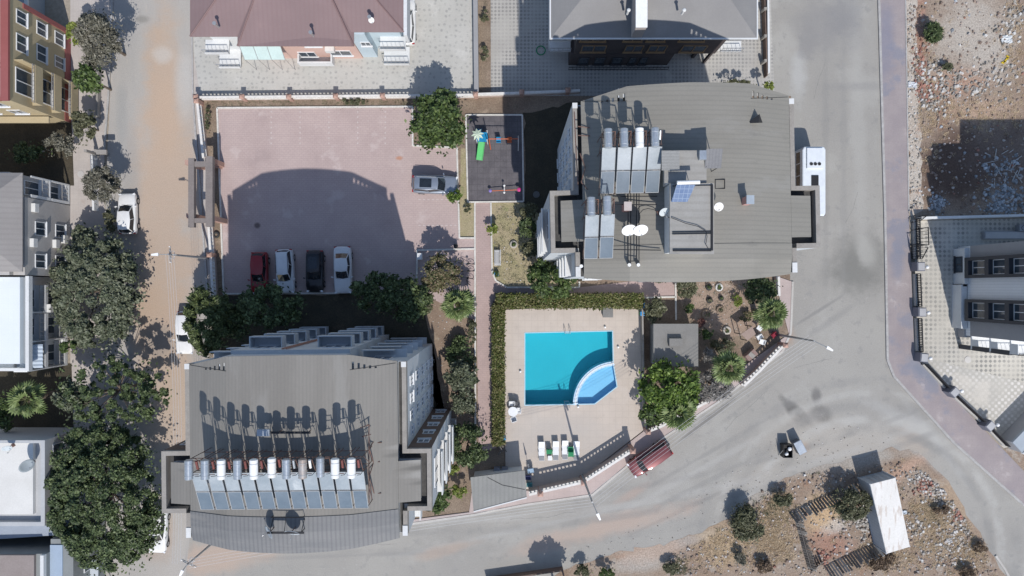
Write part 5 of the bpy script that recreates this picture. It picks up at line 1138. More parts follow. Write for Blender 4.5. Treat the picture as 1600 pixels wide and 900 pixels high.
for k in range(3):
    fx = xa + .38 + k * .37; q = MB(); q.cyl((fx, ya + .4, 3.12), (fx, ya + .4, 3.15), .155, n=16); f = q.build('fan', m_blk, o); q = MB(); q.torus((fx, ya + .4, 3.16), .15, .012); q.build('fan_ring', m_rail, f)
xa, xb, ya, yb = rect(1268, 274, 1279, 290, 3.0); MB().box(xa, xb, ya, yb, 2.951, 3.02).build('roof_hatch', m_blk, t)
# storage container
t = thing('container', 'white rust streaked storage container on the dirt lot', 'container', (*P(1385, 800), 0))
mc = M('container_roof', (.74, .72, .685), (.70, .68, .64), sc=.5, fine=(9, .06), stains=[((.48, .39, .32), 1.2, .53, .6), ((.55, .50, .46), .6, .55, .5)], stretch=(2.6, .5, 1)); mcs = M('container_side', (.42, .45, .48), (.38, .41, .44), fine=(6, .08), pat=('stripey', .3, (.34, .37, .40), .5), stains=[((.35, .27, .22), 1, .63, .6)])
h = 2.5; q = [P(1360, 757, h), P(1399, 747, h), P(1421.5, 854, h), P(1385.5, 865, h)]
MB().prism(q, .12, h - .03).build('body', mcs, t)
cx_, cy_ = sum(p[0] for p in q) / 4, sum(p[1] for p in q) / 4
MB().prism([(cx_ + (x - cx_) * 1.005, cy_ + (y - cy_) * 1.005) for x, y in q], h - .028, h).build('roof', mc, t)
mb = MB()
for i in range(4):
    a, b = q[i], q[(i + 1) % 4]; mb.rbox(a[0], a[1], 0, h - .04, .14, .14, .22)
    mb.wallseg((a[0], a[1]), (b[0], b[1]), .06, h - .2, h - .035 - .002 * (i % 2)); mb.wallseg(a, b, .07, .121, .25 + .002 * (i % 2))
mb.build('corner_frame', mcs, t)
mb = MB(); a, b = q[0], q[1]
for k in (.25, .45, .55, .75): x = a[0] + (b[0] - a[0]) * k; y = a[1] + (b[1] - a[1]) * k; mb.cyl((x, y + .05, .3), (x, y + .05, h - .2), .02, n=5)
mb.build('lock_bar', m_rail, t)
# ---------------------------------------------------------------- vegetation
def leaf_mat(name, c1, c2, alt, isl=.45): return M(name, c1, c2, sc=.9, fine=(3, .1), rough=.55, island=isl, alt=alt, spec=.35)
LM = {
 'ficus': leaf_mat('ficus_leaf', (.108, .122, .075), (.075, .094, .052), (.175, .19, .13)),
 'dark': leaf_mat('dark_leaf', (.040, .065, .025), (.060, .085, .030), (.13, .17, .07)),
 'green': leaf_mat('green_leaf', (.038, .068, .020), (.058, .090, .026), (.11, .155, .045)),
 'fir': leaf_mat('fir_leaf', (.050, .075, .028), (.075, .10, .035), (.13, .16, .06)),
 'bright': leaf_mat('bright_leaf', (.052, .10, .014), (.08, .13, .022), (.16, .23, .045)),
 'grey': leaf_mat('grey_leaf', (.15, .142, .108), (.115, .113, .082), (.21, .20, .16)),
 'olive': leaf_mat('olive_leaf', (.13, .125, .055), (.10, .11, .05), (.22, .16, .11)),
 'bush': leaf_mat('bush_leaf', (.08, .09, .045), (.10, .10, .055), (.15, .15, .09)),
 'hedge': leaf_mat('hedge_leaf', (.085, .115, .025), (.12, .13, .04), (.19, .165, .08)),
 'palm': leaf_mat('palm_leaf', (.13, .19, .065), (.17, .22, .085), (.24, .28, .13), .3),
 'dry': leaf_mat('dry_grass', (.48, .36, .225), (.40, .29, .18), (.60, .49, .34), .3),
 'brownbush': leaf_mat('dead_bush', (.16, .11, .075), (.12, .085, .06), (.22, .16, .10)),
 'yel': leaf_mat('yellow_green_leaf', (.17, .21, .04), (.13, .18, .035), (.26, .28, .08)),
 'redleaf': leaf_mat('purple_leaf', (.12, .05, .045), (.09, .04, .04), (.16, .09, .07)),
 'twig': leaf_mat('grey_twig', (.22, .21, .20), (.17, .16, .15), (.3, .29, .27)),
}
m_bark = M('bark', (.16, .13, .105), (.12, .095, .075), sc=3, fine=(12, .2), bump=.6)
def quads_mesh(name, V, mat):
    """V: (n,4,3) array of leaf corners -> one mesh"""
    n = len(V); me = bpy.data.meshes.new(name)
    me.vertices.add(n * 4); me.vertices.foreach_set('co', V.reshape(-1).astype(np.float32))
    me.loops.add(n * 4); me.loops.foreach_set('vertex_index', np.arange(n * 4, dtype=np.int32))
    me.polygons.add(n); me.polygons.foreach_set('loop_start', np.arange(0, n * 4, 4, dtype=np.int32))
    try: me.polygons.foreach_set('loop_total', np.full(n, 4, dtype=np.int32))
    except Exception: pass
    me.materials.append(mat); me.update(calc_edges=True); me.validate(); return me
def leaves(rng, C, size, up=.6, long=1.7):
    n = len(C); N_ = rng.normal(size=(n, 3)); N_[:, 2] = np.abs(N_[:, 2]) + up; N_ /= np.linalg.norm(N_, axis=1)[:, None]
    T = rng.normal(size=(n, 3)); T -= (T * N_).sum(1)[:, None] * N_; T /= np.linalg.norm(T, axis=1)[:, None]
    Bv = np.cross(N_, T); s = size * rng.uniform(.6, 1.35, n)[:, None]
    return np.stack([C - T * s * long / 2, C + Bv * s * .5, C + T * s * long / 2, C - Bv * s * .5], 1)
def crown_pts(rng, n, rx, ry, rz, clumps, cr, shell=.55, flat=.25):
    k = clumps; D = rng.normal(size=(k, 3)); D /= np.linalg.norm(D, axis=1)[:, None]; D[:, 2] = np.where(D[:, 2] < -flat, -D[:, 2], D[:, 2])
    rad = shell + (1 - shell) * rng.random(k) ** .6
    CC = D * rad[:, None] * np.array([rx, ry, rz]) * (1 - cr * .55)
    cs = cr * rng.uniform(.55, 1.3, k) * min(rx, ry)
    idx = rng.integers(0, k, n); d = rng.normal(size=(n, 3)); d /= np.linalg.norm(d, axis=1)[:, None]; d[:, 2] = np.where(d[:, 2] < -.3, -d[:, 2], d[:, 2])
    rr = rng.uniform(.30, 1.12, n) ** .5 * rng.uniform(.8, 1.15, n)
    return CC[idx] + d * (cs[idx] * rr)[:, None] * np.array([1, 1, .75]), CC
SEED = [11]
def tree(label, px, py, rpx, rpy=None, h=6.0, kind='green', dens=1.0, leaf=.22, clumps=26, cr=.36, name='tree', cat='tree', group=None, rot=0, shell=.55, zsc=.75, trunk=True, twig=0, long=1.7, up=.6):
    SEED[0] += 1; rng = np.random.default_rng(SEED[0]); rpy = rpy or rpx
    rz0 = min(h * .42, (rpx + rpy) / 2 * K0 * zsc)
    zc = h - rz0 * .9; k = (CAMH - zc) / FPX; x, y = P(px, py, zc); rx, ry, rz = rpx * k, rpy * k, rz0
    t = thing(name, label, cat, (x, y, 0), group)
    area_ = rx * ry; leaf *= .8; n = int(min(46000, max(200, 640 * area_ * dens * (.22 / leaf) ** 1.5)))
    C, CC = crown_pts(rng, n, rx, ry, rz, clumps, cr, shell)
    # a few stray sprays outside the outline
    ns = max(6, n // 25); S = rng.normal(size=(ns, 3)); S /= np.linalg.norm(S, axis=1)[:, None]; S[:, 2] *= .5
    C = np.vstack([C, S * np.array([rx, ry, rz]) * rng.uniform(.8, 1.12, ns)[:, None]])
    if rot: a = R(rot); c_, s_ = math.cos(a), math.sin(a); C[:, :2] = C[:, :2] @ np.array([[c_, s_], [-s_, c_]]); CC[:, :2] = CC[:, :2] @ np.array([[c_, s_], [-s_, c_]])
    C[:, 2] = np.maximum(C[:, 2] + zc, .05)
    me = quads_mesh('crown', leaves(rng, C, leaf, up, long), LM[kind]); o = bpy.data.objects.new('crown', me); COL.objects.link(o); o.parent = t
    if trunk:
        tb = MB(); tr_ = .015 * h + .03; fork = zc - rz * .35
        tb.cyl((x, y, 0), (x + .05, y, fork * .5), tr_ * 1.25, tr_, 9, caps=False); tb.cyl((x + .05, y, fork * .5), (x, y, fork), tr_, tr_ * .8, 9)
        sel = rng.choice(len(CC), size=min(len(CC), 9 + twig), replace=False)
        for i in sel:
            q = CC[i]; p1 = (x + q[0] * .35, y + q[1] * .35, fork + (zc + q[2] - fork) * .45); p2 = (x + q[0] * .97, y + q[1] * .97, max(.1, zc + q[2]))
            tb.cyl((x, y, fork), p1, tr_ * .55, tr_ * .38, 6); tb.cyl(p1, p2, tr_ * .38, tr_ * .12, 6)
        tb.build('trunk', m_bark, t)
    return t
def palm(label, px, py, rpx, h=5.0, n=26, seed=0):
    x, y = P(px, py, h); r = rpx * (CAMH - h) / FPX; rnd = random.Random(px + seed)
    t = thing('fan_palm', label, 'palm tree', (x, y, 0))
    mb = MB(); mb.cyl((x, y, 0), (x, y, h * .5), .28, .22, 12); mb.cyl((x, y, h * .5), (x, y, h - .2), .22, .26, 12)
    for k in range(int(h * 4)): z = .2 + k * .25; mb.torus((x, y, z), .25, .03, 12, 4)
    mb.build('trunk', m_bark, t)
    mb = MB(); pt_ = MB()
    for i in range(n):
        az = i * 2.39996 + rnd.uniform(-.2, .2); f = i / n; el = R(72 - 92 * f + rnd.uniform(-8, 8)); pl = r * (.38 + .17 * f)
        d = Vector((math.cos(az) * math.cos(el), math.sin(az) * math.cos(el), math.sin(el))); b = Vector((x, y, h - .1)); e = b + d * pl
        pt_.cyl(b, e, .022, .014, 4)
        side = d.cross(Vector((0, 0, 1))).normalized(); upv = side.cross(d).normalized(); bl = r * rnd.uniform(.45, .58)
        m = 13
        for j in range(m):
            a = R(-105 + 210 * j / (m - 1)); v = d * math.cos(a) + side * math.sin(a); v = (v - upv * .18 * abs(math.sin(a))).normalized()
            L = bl * (1 - .22 * abs(math.sin(a))); w = L * .15; tipd = v * L + Vector((0, 0, -.22 * L)); sd = v.cross(upv).normalized()
            mb.add([e, e + v * L * .55 + sd * w * .8, e + tipd, e + v * L * .55 - sd * w * .8], [(0, 1, 2, 3)])
    mb.build('crown', LM['palm'], t); pt_.build('frond_stalks', plain('palm_stalk', (.16, .17, .07), .6), t); return t
# --- left street
tree('grey leaved tree beside the yellow house, with bare twigs at its north edge', 156, 62, 36, 46, 6.0, 'grey', leaf=.15, clumps=34, cr=.3, long=2.2)
tree('yellow green shrub tucked between the yellow house and the grey tree', 116, 54, 14, 18, 4, 'yel', leaf=.2, clumps=10)
tree('green broad leaved tree below the grey tree at the yellow house', 140, 124, 24, 26, 4.6, 'green', leaf=.28, clumps=18)
tree('loose leafy shrub on the wall south of the yellow house', 133, 196, 17, 32, 3.2, 'bush', leaf=.24, clumps=16)
tree('grey shrub in the shaded yard between the yellow and grey houses', 95, 228, 30, 20, 3.0, 'grey', leaf=.16, clumps=16, dens=.6)
tree('dark tangled shrub in the deep shade north of the grey house', 45, 238, 36, 18, 2.6, 'dark', leaf=.2, clumps=16, dens=.6)
tree('small grey olive tree above the white hatchback on the street', 160, 288, 30, 30, 4.2, 'grey', leaf=.13, clumps=26, cr=.26, dens=.9, long=2.4)
tree('low green shrub beside the rear of the white hatchback', 174, 345, 12, 24, 1.8, 'bush', leaf=.18, clumps=12)
tree('shaded green shrub at the foot of the grey house wall', 133, 366, 22, 16, 2.6, 'ficus', leaf=.22, clumps=12)
tree('large grey green ficus tree in front of the white house', 150, 455, 70, 92, 4.9, 'ficus', leaf=.21, clumps=190, cr=.115, dens=1.5, up=1.0, shell=.62)
tree('small bright shrub at the lower edge of the ficus tree', 108, 543, 15, 12, 4, 'green', leaf=.22, clumps=8)
tree('open branched dark tree between the ficus and the biggest tree', 180, 610, 92, 58, 6.2, 'dark', leaf=.22, clumps=90, cr=.11, dens=.42, up=1.0, twig=20, shell=.3)
tree('biggest tree, dense and dark green, filling the lower left street', 165, 775, 90, 122, 7.0, 'dark', leaf=.19, clumps=260, cr=.105, dens=1.2, shell=.6, rot=12, up=1.0, twig=10)
tree('thin leafy tree top beside the white terrace house', 115, 622, 28, 30, 5.5, 'ficus', leaf=.22, clumps=18, dens=.6)
tree('dark shrub in the shade at the left edge, beside the shaded palm', 12, 640, 22, 34, 3.5, 'green', leaf=.22, clumps=14, dens=.5)
palm('shaded fan palm between the two white houses on the left', 42, 625, 34, 4.5, 20)
# --- court
tree('green fir like tree overhanging the white car on the street', 328, 500, 36, 60, 5.6, 'fir', leaf=.17, clumps=60, cr=.2, dens=.9, long=3.2)
tree('round dark tree just below the red and white parked cars', 425, 478, 52, 38, 5.2, 'dark', leaf=.24, clumps=40, cr=.22, dens=.8, up=.9)
tree('wide dark tree in the shade right of the parked cars', 592, 458, 46, 34, 5.4, 'dark', leaf=.24, clumps=40, cr=.24, dens=.8)
tree('dark tree in the shade next to the rust coloured tree', 640, 468, 36, 40, 5.0, 'dark', leaf=.24, clumps=30, cr=.26, dens=.8)
tree('dark shrub in the shade close to the north side of the left block', 365, 500, 40, 30, 3.4, 'dark', leaf=.24, clumps=26, dens=.6)
tree('olive and rust coloured tree at the corner of the bike stand', 690, 428, 33, 32, 4.4, 'olive', leaf=.17, clumps=50, cr=.2, dens=1.1)
tree('small green shrub between the rust coloured tree and the palm', 663, 472, 16, 18, 3, 'bush', leaf=.2, clumps=12)
tree('round dense green tree between the court and the playground', 686, 190, 47, 50, 5.5, 'green', leaf=.25, clumps=60, cr=.24, dens=1.0, up=.9)
tree('small leafy shrub in front of the silver estate car', 711, 307, 12, 11, 1.8, 'bright', leaf=.2, clumps=8)
tree('small shrub in the narrow bed below the silver estate car', 731, 327, 6, 9, .9, 'bush', leaf=.16, clumps=6)
tree('small yellow green shrub on the lawn edge by the brick path', 769, 356, 10, 11, 1.4, 'yel', leaf=.22, clumps=8)
tree('flat dry bush against the north wall of the court', 552, 159, 24, 6, .8, 'bush', leaf=.14, clumps=14, trunk=False, name='shrub', cat='shrub')
tree('narrow weed strip in the northwest corner of the court', 325, 185, 5, 22, .6, 'bush', leaf=.14, clumps=10, trunk=False, name='shrub', cat='shrub')
palm('bright fan palm beside the brick path', 715, 476, 29, 3.6, 30)
tree('grey leafless shrub between bikes and the bright palm', 738, 478, 7, 14, 1.2, 'twig', leaf=.09, clumps=8, long=4)
# hedge and shrubs along the right block
for i, (px, py, rx, ry, hh, kd, lb) in enumerate([(826, 330, 14, 14, 2.4, 'bush', 'first dark shrub in the column below the manhole cover'), (824, 356, 16, 17, 2.6, 'dark', 'second dark shrub of the column along the right block'), (830, 386, 17, 16, 2.4, 'bush', 'third dark shrub of the column, just above the round green tree')]):
    tree(lb, px, py, rx, ry, hh, kd, leaf=.19, clumps=18, group='shrubs along the left side of the right block')
tree('round green tree at the northwest corner of the hedge', 862, 436, 39, 34, 5.0, 'green', leaf=.24, clumps=46, cr=.22)
tree('low green shrub under the roof edge of the right block', 1038, 435, 19, 8, 1.2, 'bush', leaf=.17, clumps=12)
tree('dark green round shrub in the sandy bed', 1072, 450, 18, 16, 2.2, 'bush', leaf=.17, clumps=16)
tree('tall dark shrub in the shade of the far corner bed', 1190, 452, 30, 22, 3.2, 'dark', leaf=.2, clumps=22, dens=.8)
palm('fan palm at the right corner of the garden near the road', 1205, 490, 29, 4.6, 30)
palm('fan palm right of the pool hut by the pavement', 1139, 575, 30, 4.4, 28)
palm('fan palm leaning over the low garden wall south of the bright tree', 1061, 645, 31, 4.4, 28)
tree('bright green lemon tree cluster south of the pool hut', 1045, 606, 50, 45, 5.2, 'bright', leaf=.27, clumps=60, cr=.22, up=.9)
tree('green shrub hugging the pool wall below the bright tree', 1018, 648, 18, 22, 3.0, 'green', leaf=.22, clumps=16)
tree('bare grey twiggy tree between two palms by the pavement', 1116, 602, 30, 26, 3.6, 'twig', leaf=.09, clumps=40, cr=.25, dens=.5, long=4.5, twig=16)
tree('bare pale bush between the hut and the right palm', 1108, 556, 11, 12, 2.0, 'twig', leaf=.08, clumps=14, dens=.7, long=4, twig=10)
tree('leafy green shrub behind the blue bins', 1024, 484, 16, 22, 2.4, 'bush', leaf=.2, clumps=16)
tree('purple leaved shrub beside the round stone planter', 1093, 503, 9, 9, 1.2, 'redleaf', leaf=.14, clumps=9)
tree('small green shrub right of the hut roof', 1104, 521, 11, 9, 1.3, 'green', leaf=.2, clumps=9)
tree('mixed low shrub in the shade between the hut and the brick barbecue', 1128, 540, 24, 12, 1.0, 'bush', leaf=.16, clumps=20, dens=.7)
tree('spreading green plant at the left edge of the sandy bed', 1076, 482, 10, 8, .8, 'green', leaf=.15, clumps=10)
tree('dry scrub patch near the slanting wall in the sandy bed', 1165, 495, 10, 9, .7, 'olive', leaf=.13, clumps=12)
tree('leafy creeper on the right edge of the sandy bed under the dark shrub', 1178, 468, 14, 8, 1.0, 'bush', leaf=.15, clumps=12)
tree('low flower shrub in the middle of the sandy bed', 1150, 470, 8, 12, .8, 'yel', leaf=.15, clumps=8)
tree('dark shrub at the tiled yard fence behind the right block', 1150, 131, 30, 7, 2.0, 'bush', leaf=.16, clumps=16, cr=.3)
tree('slender shrub at the corner behind the right block', 1200, 134, 10, 8, 2.6, 'yel', leaf=.2, clumps=7)
for px, py, lb in ((757, 24, 'small shrub at the top of the soil strip between the yards'), (757, 83, 'small green weed bush lower in the soil strip between the yards')): tree(lb, px, py, 8, 12, .9, 'bush', leaf=.14, clumps=8, dens=.6)
# shrubs between the left block and the path
tree('broad leaved green shrub beside the path, east of the left block', 720, 588, 26, 24, 3.2, 'ficus', leaf=.26, clumps=26, cr=.26)
tree('low dark leaf clump added for the shade patch above the broad leaved shrub', 717, 551, 20, 32, 1.4, 'dark', leaf=.18, clumps=26, dens=.5)  # leaf clump added to darken a spot where shade falls
tree('grey green rounded shrub south of the broad leaved shrub', 721, 628, 20, 20, 2.6, 'ficus', leaf=.16, clumps=22)
tree('big dark shrub mass beside the end of the brick path', 730, 695, 34, 34, 3.6, 'dark', leaf=.2, clumps=40, cr=.22, dens=.9)
tree('yellow green bush by the balconies of the left block', 706, 735, 13, 10, 1.8, 'yel', leaf=.2, clumps=10)
tree('feathery green shrub at the road corner of the left block', 686, 780, 17, 24, 2.4, 'green', leaf=.18, clumps=18, long=3, rot=-25)
tree('shaded shrub left of the gate house', 716, 768, 16, 10, 1.6, 'yel', leaf=.18, clumps=10, dens=.8)
for i, (y, hh) in enumerate([(520, 24), (575, 24), (630, 22)]):
    tree('%s piece of the narrow shrub row along the left edge of the brick path' % ('upper', 'middle', 'lower')[i], 738, y, 7, hh, 1.3, 'bush', leaf=.16, clumps=14, name='shrub', cat='shrub', trunk=False, group='shrub row along the brick path')
# --- lots
tree('dark green thorn bush alone on the vacant lot, upper right', 1457, 51, 14, 16, 1.6, 'dark', leaf=.11, clumps=26, long=5)
tree('small grey green bush below the thorn bush on the vacant lot', 1480, 106, 10, 8, .8, 'bush', leaf=.11, clumps=10, long=2.5)
tree('green thorn bush inside the wooden pen beside the container', 1328, 787, 32, 26, 2.6, 'bush', leaf=.14, clumps=36, cr=.25, long=2.6)
tree('dark round bush outside the left corner of the pen', 1222, 783, 14, 15, 1.4, 'bush', leaf=.11, clumps=14, long=3)
tree('large yellow green bush in the middle of the dry grass, left of the pen', 1166, 818, 25, 32, 1.8, 'bush', leaf=.14, clumps=30, rot=20, long=2.6)
tree('grey round bush just below the large yellow green bush', 1156, 872, 10, 11, .9, 'grey', leaf=.1, clumps=10, long=2.5)
tree('dark brown dead bush near the bottom edge, left of the pen', 1193, 884, 14, 12, .9, 'brownbush', leaf=.12, clumps=14, long=2.5)
tree('wide dead brown bush touching the container and pen', 1378, 878, 28, 14, .7, 'brownbush', leaf=.13, clumps=20, long=3)
tree('small olive bush at the bottom edge near the road', 1050, 886, 14, 12, 1.0, 'bush', leaf=.13, clumps=12)
tree('green weedy bush at the bottom edge, left end', 910, 892, 14, 10, 1.4, 'bush', leaf=.14, clumps=12)
tree('green weedy bush at the bottom edge, beside the shadow of a tree', 945, 895, 18, 9, 1.2, 'green', leaf=.14, clumps=12)
tree('tree just outside the bottom edge throwing its shadow on the road', 868, 930, 30, 24, 4.2, 'green', leaf=.25, clumps=26)
tree('olive bush beside the rubble heap right of the container', 1470, 797, 14, 8, .8, 'brownbush', leaf=.12, clumps=10, long=3)
tree('brown bush by the kerb at the lower right corner', 1532, 855, 12, 9, .7, 'brownbush', leaf=.12, clumps=10, long=3)
tree('low brown bush near the bottom right corner of the dirt lot', 1512, 893, 16, 10, .8, 'brownbush', leaf=.12, clumps=10, long=3)
# --- clipped hedge round the pool (one thing)
t = thing('hedge', 'clipped olive green hedge bending round two sides of the pool terrace', 'hedge', (*P(778, 560), 0))
rng = np.random.default_rng(5)
def hedge_pts(poly_px, h, n, lx):
    q = PL(poly_px); xs_ = [p[0] for p in q]; ys_ = [p[1] for p in q]; C = []
    C = np.column_stack([rng.uniform(min(xs_), max(xs_), n), rng.uniform(min(ys_), max(ys_), n), h - np.abs(rng.normal(0, .1, n))])
    side = rng.random(n) < .35; C[side, 2] = rng.uniform(.1, h, side.sum())
    k = rng.integers(0, 4, n); C[side & (k == 0), 0] = min(xs_); C[side & (k == 1), 0] = max(xs_); C[side & (k == 2), 1] = min(ys_); C[side & (k == 3), 1] = max(ys_)
    C[:, :2] += rng.normal(0, .09, (n, 2)); C[:, 2] += .05 * rng.normal(size=n) + .10 * np.sin(C[:, 0] * 2.1) * np.cos(C[:, 1] * 1.7); return C
hh = 1.25
segs = [([(771, 478), (787, 478), (787, 690), (771, 690)], 9000), ([(778, 463), (1000, 460), (1000, 475), (778, 480)], 9500)]
allc = []
for poly, n in segs: allc.append(hedge_pts([((x - 800) * (CAMH / (CAMH - 0)) + 800, y) for x, y in poly], hh, n, 1))
me = quads_mesh('foliage', leaves(rng, np.vstack(allc), .13, .5, 1.5), LM['hedge']); o = bpy.data.objects.new('foliage', me); COL.objects.link(o); off = WL[t.name]
me.vertices.foreach_get  # noqa
A_ = np.empty(len(me.vertices) * 3, np.float32); me.vertices.foreach_get('co', A_); A_ = A_.reshape(-1, 3) - np.array(off, np.float32); me.vertices.foreach_set('co', A_.reshape(-1)); me.update(); o.parent = t
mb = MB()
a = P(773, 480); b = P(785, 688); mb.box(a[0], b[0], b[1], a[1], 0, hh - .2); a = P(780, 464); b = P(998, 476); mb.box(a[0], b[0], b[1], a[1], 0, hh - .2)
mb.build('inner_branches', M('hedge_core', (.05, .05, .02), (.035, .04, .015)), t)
# crown meshes of trees were authored around the origin of the thing in x,y
# --- dry grass and rubble (uncountable)
def in_poly(x, y, q):
    c = False; j = len(q) - 1
    for i in range(len(q)):
        if (q[i][1] > y) != (q[j][1] > y) and x < (q[j][0] - q[i][0]) * (y - q[i][1]) / (q[j][1] - q[i][1]) + q[i][0]: c = not c
        j = i
    return c
def scatter(poly_px, n, seed, centres=None, sig=18):
    rnd = random.Random(seed); q = poly_px; out = []
    xs_ = [p[0] for p in q]; ys_ = [p[1] for p in q]
    while len(out) < n:
        if centres and rnd.random() < .93: c = rnd.choice(centres); x = rnd.gauss(c[0], c[2]); y = rnd.gauss(c[1], c[3] if len(c) > 3 else c[2])
        else: x = rnd.uniform(min(xs_), max(xs_)); y = rnd.uniform(min(ys_), max(ys_))
        if in_poly(x, y, q): out.append(P(x, y))
    return out
def rubble(label, name, pts, smin, smax, mat, z=.01, seed=3, flat=.55, power=3.0):
    rnd = random.Random(seed); mb = MB()
    for x, y in pts:
        s = smin + (smax - smin) * rnd.random() ** power; a = rnd.uniform(0, 3.14); c_, s_ = math.cos(a), math.sin(a); vs = []
        for dz, k in ((0, 1), (flat * rnd.uniform(.5, 1), .62)):
            for ax, ay in ((-1, -.8), (.2, -1), (1, -.4), (.8, .8), (-.5, 1)):
                px_ = ax * s * k * rnd.uniform(.7, 1.2) * .5; py_ = ay * s * k * rnd.uniform(.7, 1.2) * .5 * .8
                vs.append((x + px_ * c_ - py_ * s_, y + px_ * s_ + py_ * c_, z - .02 + dz * s))
        mb.add(vs, [(0, 1, 6, 5), (1, 2, 7, 6), (2, 3, 8, 7), (3, 4, 9, 8), (4, 0, 5, 9), (5, 6, 7, 8, 9)])
    o = mb.build(name, mat, base=(pts[0][0], pts[0][1], 0)); return tag(o, label, 'rubble', kind='stuff')
m_rk = M('rubble_stone', (.38, .35, .31), (.30, .27, .24), sc=3, fine=(8, .1), island=.45, alt=(.58, .57, .55)); m_rkd = M('dark_rubble', (.24, .18, .15), (.30, .23, .19), sc=3, fine=(8, .1), island=.4, alt=(.45, .42, .4)); m_rkr = M('brick_rubble', (.34, .17, .13), (.28, .15, .12), sc=3, fine=(8, .1), island=.3)
DL = [(1040, 870), (1110, 838), (1178, 772), (1250, 740), (1330, 735), (1420, 715), (1480, 770), (1550, 880), (1565, 899), (1040, 899)]
VL = [(1415, 0), (1600, 0), (1600, 335), (1440, 338), (1437, 210)]
rubble('pale rubble stones spilled along the right edge of the dirt lot', 'rubble', scatter(DL, 2600, 1, [(1440, 745, 12, 9), (1460, 765, 13, 11), (1480, 790, 10), (1505, 810, 12), (1430, 820, 10), (1500, 845, 16), (1470, 860, 20), (1350, 820, 7, 14), (1340, 810, 7)]), .03, .45, m_rk, .014, 5, power=4)
rubble('small mixed stones strewn all over the dirt lot', 'rubble', scatter(DL, 2600, 2), .03, .28, m_rk, .014, 6)
rubble('brown clods scattered over the dirt lot', 'rubble', scatter(DL, 1800, 4), .04, .4, m_rkd, .014, 7)
rubble('red brick fragments in the rubble heap of the dirt lot', 'rubble', scatter(DL, 420, 5, [(1445, 760, 8, 6), (1500, 805, 7), (1290, 870, 12)]), .05, .4, m_rkr, .014, 8)
rubble('pale rubble stones heaped over the vacant lot, upper right', 'rubble', scatter(VL, 2100, 9, [(1448, 110, 16, 12), (1465, 145, 22, 10), (1455, 165, 16, 8), (1500, 125, 30, 12), (1560, 110, 30, 14), (1575, 40, 14, 22), (1590, 20, 10), (1520, 140, 30, 8)]), .03, .5, m_rk, .01, 9, power=5)
rubble('blue white plaster debris heap at the shaded corner of the vacant lot', 'rubble', scatter(VL, 1500, 10, [(1580, 315, 14, 10), (1570, 300, 16, 8), (1465, 318, 6, 7), (1560, 325, 12, 5), (1568, 265, 18, 14)]), .04, .5, M('plaster_debris', (.36, .38, .40), (.26, .28, .30), sc=3, island=.5), .01, 10, .4, 4)
rubble('dark clods scattered over the vacant lot', 'rubble', scatter(VL, 1600, 11), .03, .4, m_rkd, .01, 11)
rubble('brick fragments on the west edge of the vacant lot', 'rubble', scatter(VL, 500, 12, [(1440, 140, 10, 8), (1437, 100, 8, 20)]), .05, .4, m_rkr, .01, 12)
rubble('loose pebbles along the gravel verge by the brick sidewalk', 'gravel', scatter([(1412, 0), (1428, 0), (1438, 225), (1443, 325), (1422, 330)], 900, 13), .03, .3, m_rk, .016, 13)
rubble('loose gravel and grit at the edges of the lower road', 'gravel', scatter([(1190, 690), (1300, 660), (1400, 680), (1340, 720), (1180, 768), (1100, 830), (960, 868), (900, 880), (880, 860), (1060, 800)], 700, 14), .02, .16, m_rk, .012, 14)
rubble('stones and litter in the garden soil beds', 'gravel', scatter([(1056, 435), (1170, 432), (1190, 470), (1170, 525), (1095, 505), (1058, 470)], 420, 15) + scatter([(672, 470), (735, 500), (735, 680), (690, 690), (670, 520)], 260, 16) + scatter([(770, 320), (816, 320), (846, 345), (880, 440), (795, 445), (773, 425)], 260, 17), .03, .2, m_rk, .02, 15)
def grass(label, pts, hgt, kind, seed=2, spread=.12):
    rng = np.random.default_rng(seed); P_ = np.array(pts); n = len(P_); k = 14
    base = np.repeat(P_, k, 0) + rng.normal(0, spread, (n * k, 2)); az = rng.uniform(0, 6.283, n * k); L = hgt * rng.uniform(.4, 1.2, n * k); ln = rng.uniform(.5, 1.3, n * k)
    d = np.column_stack([np.cos(az) * L * ln, np.sin(az) * L * ln, L * .55]); s = np.column_stack([-np.sin(az), np.cos(az), np.zeros(n * k)]) * .018
    b = np.column_stack([base, np.full(n * k, .01)]); V = np.stack([b - s, b + s, b + d + s * .2, b + d - s * .2], 1)
    me = quads_mesh('dry_grass', V, LM[kind]); o = bpy.data.objects.new('dry_grass', me); COL.objects.link(o); return tag(o, label, 'grass', kind='stuff')
grass('tawny dry grass tufts over the dirt lot', scatter(DL, 1500, 21, [(1120, 850, 30, 18), (1190, 840, 20, 20), (1215, 800, 12, 20), (1215, 850, 14), (1445, 800, 16, 10), (1460, 830, 20), (1380, 870, 26, 10), (1510, 860, 20)]), .28, 'dry')
grass('thin dry weeds over the vacant lot', scatter(VL, 450, 22, [(1440, 140, 20, 60), (1590, 60, 16, 50), (1520, 180, 60, 16)]), .2, 'dry', 3)
grass('green and dry weeds in the garden beds', scatter([(318, 152), (720, 152), (720, 168), (318, 168)], 160, 23) + scatter([(770, 320), (816, 320), (846, 345), (880, 440), (795, 445), (773, 425)], 260, 24) + scatter([(1056, 435), (1170, 432), (1190, 470), (1170, 525), (1095, 505), (1058, 470)], 120, 25), .12, 'bush', 4)
grass('green weeds mixed into the dry grass of the dirt lot', scatter(DL, 260, 26, [(1165, 825, 16, 20), (1330, 790, 18), (1050, 885, 16, 8), (1460, 800, 14, 8), (1210, 800, 12)]), .25, 'bush', 5)
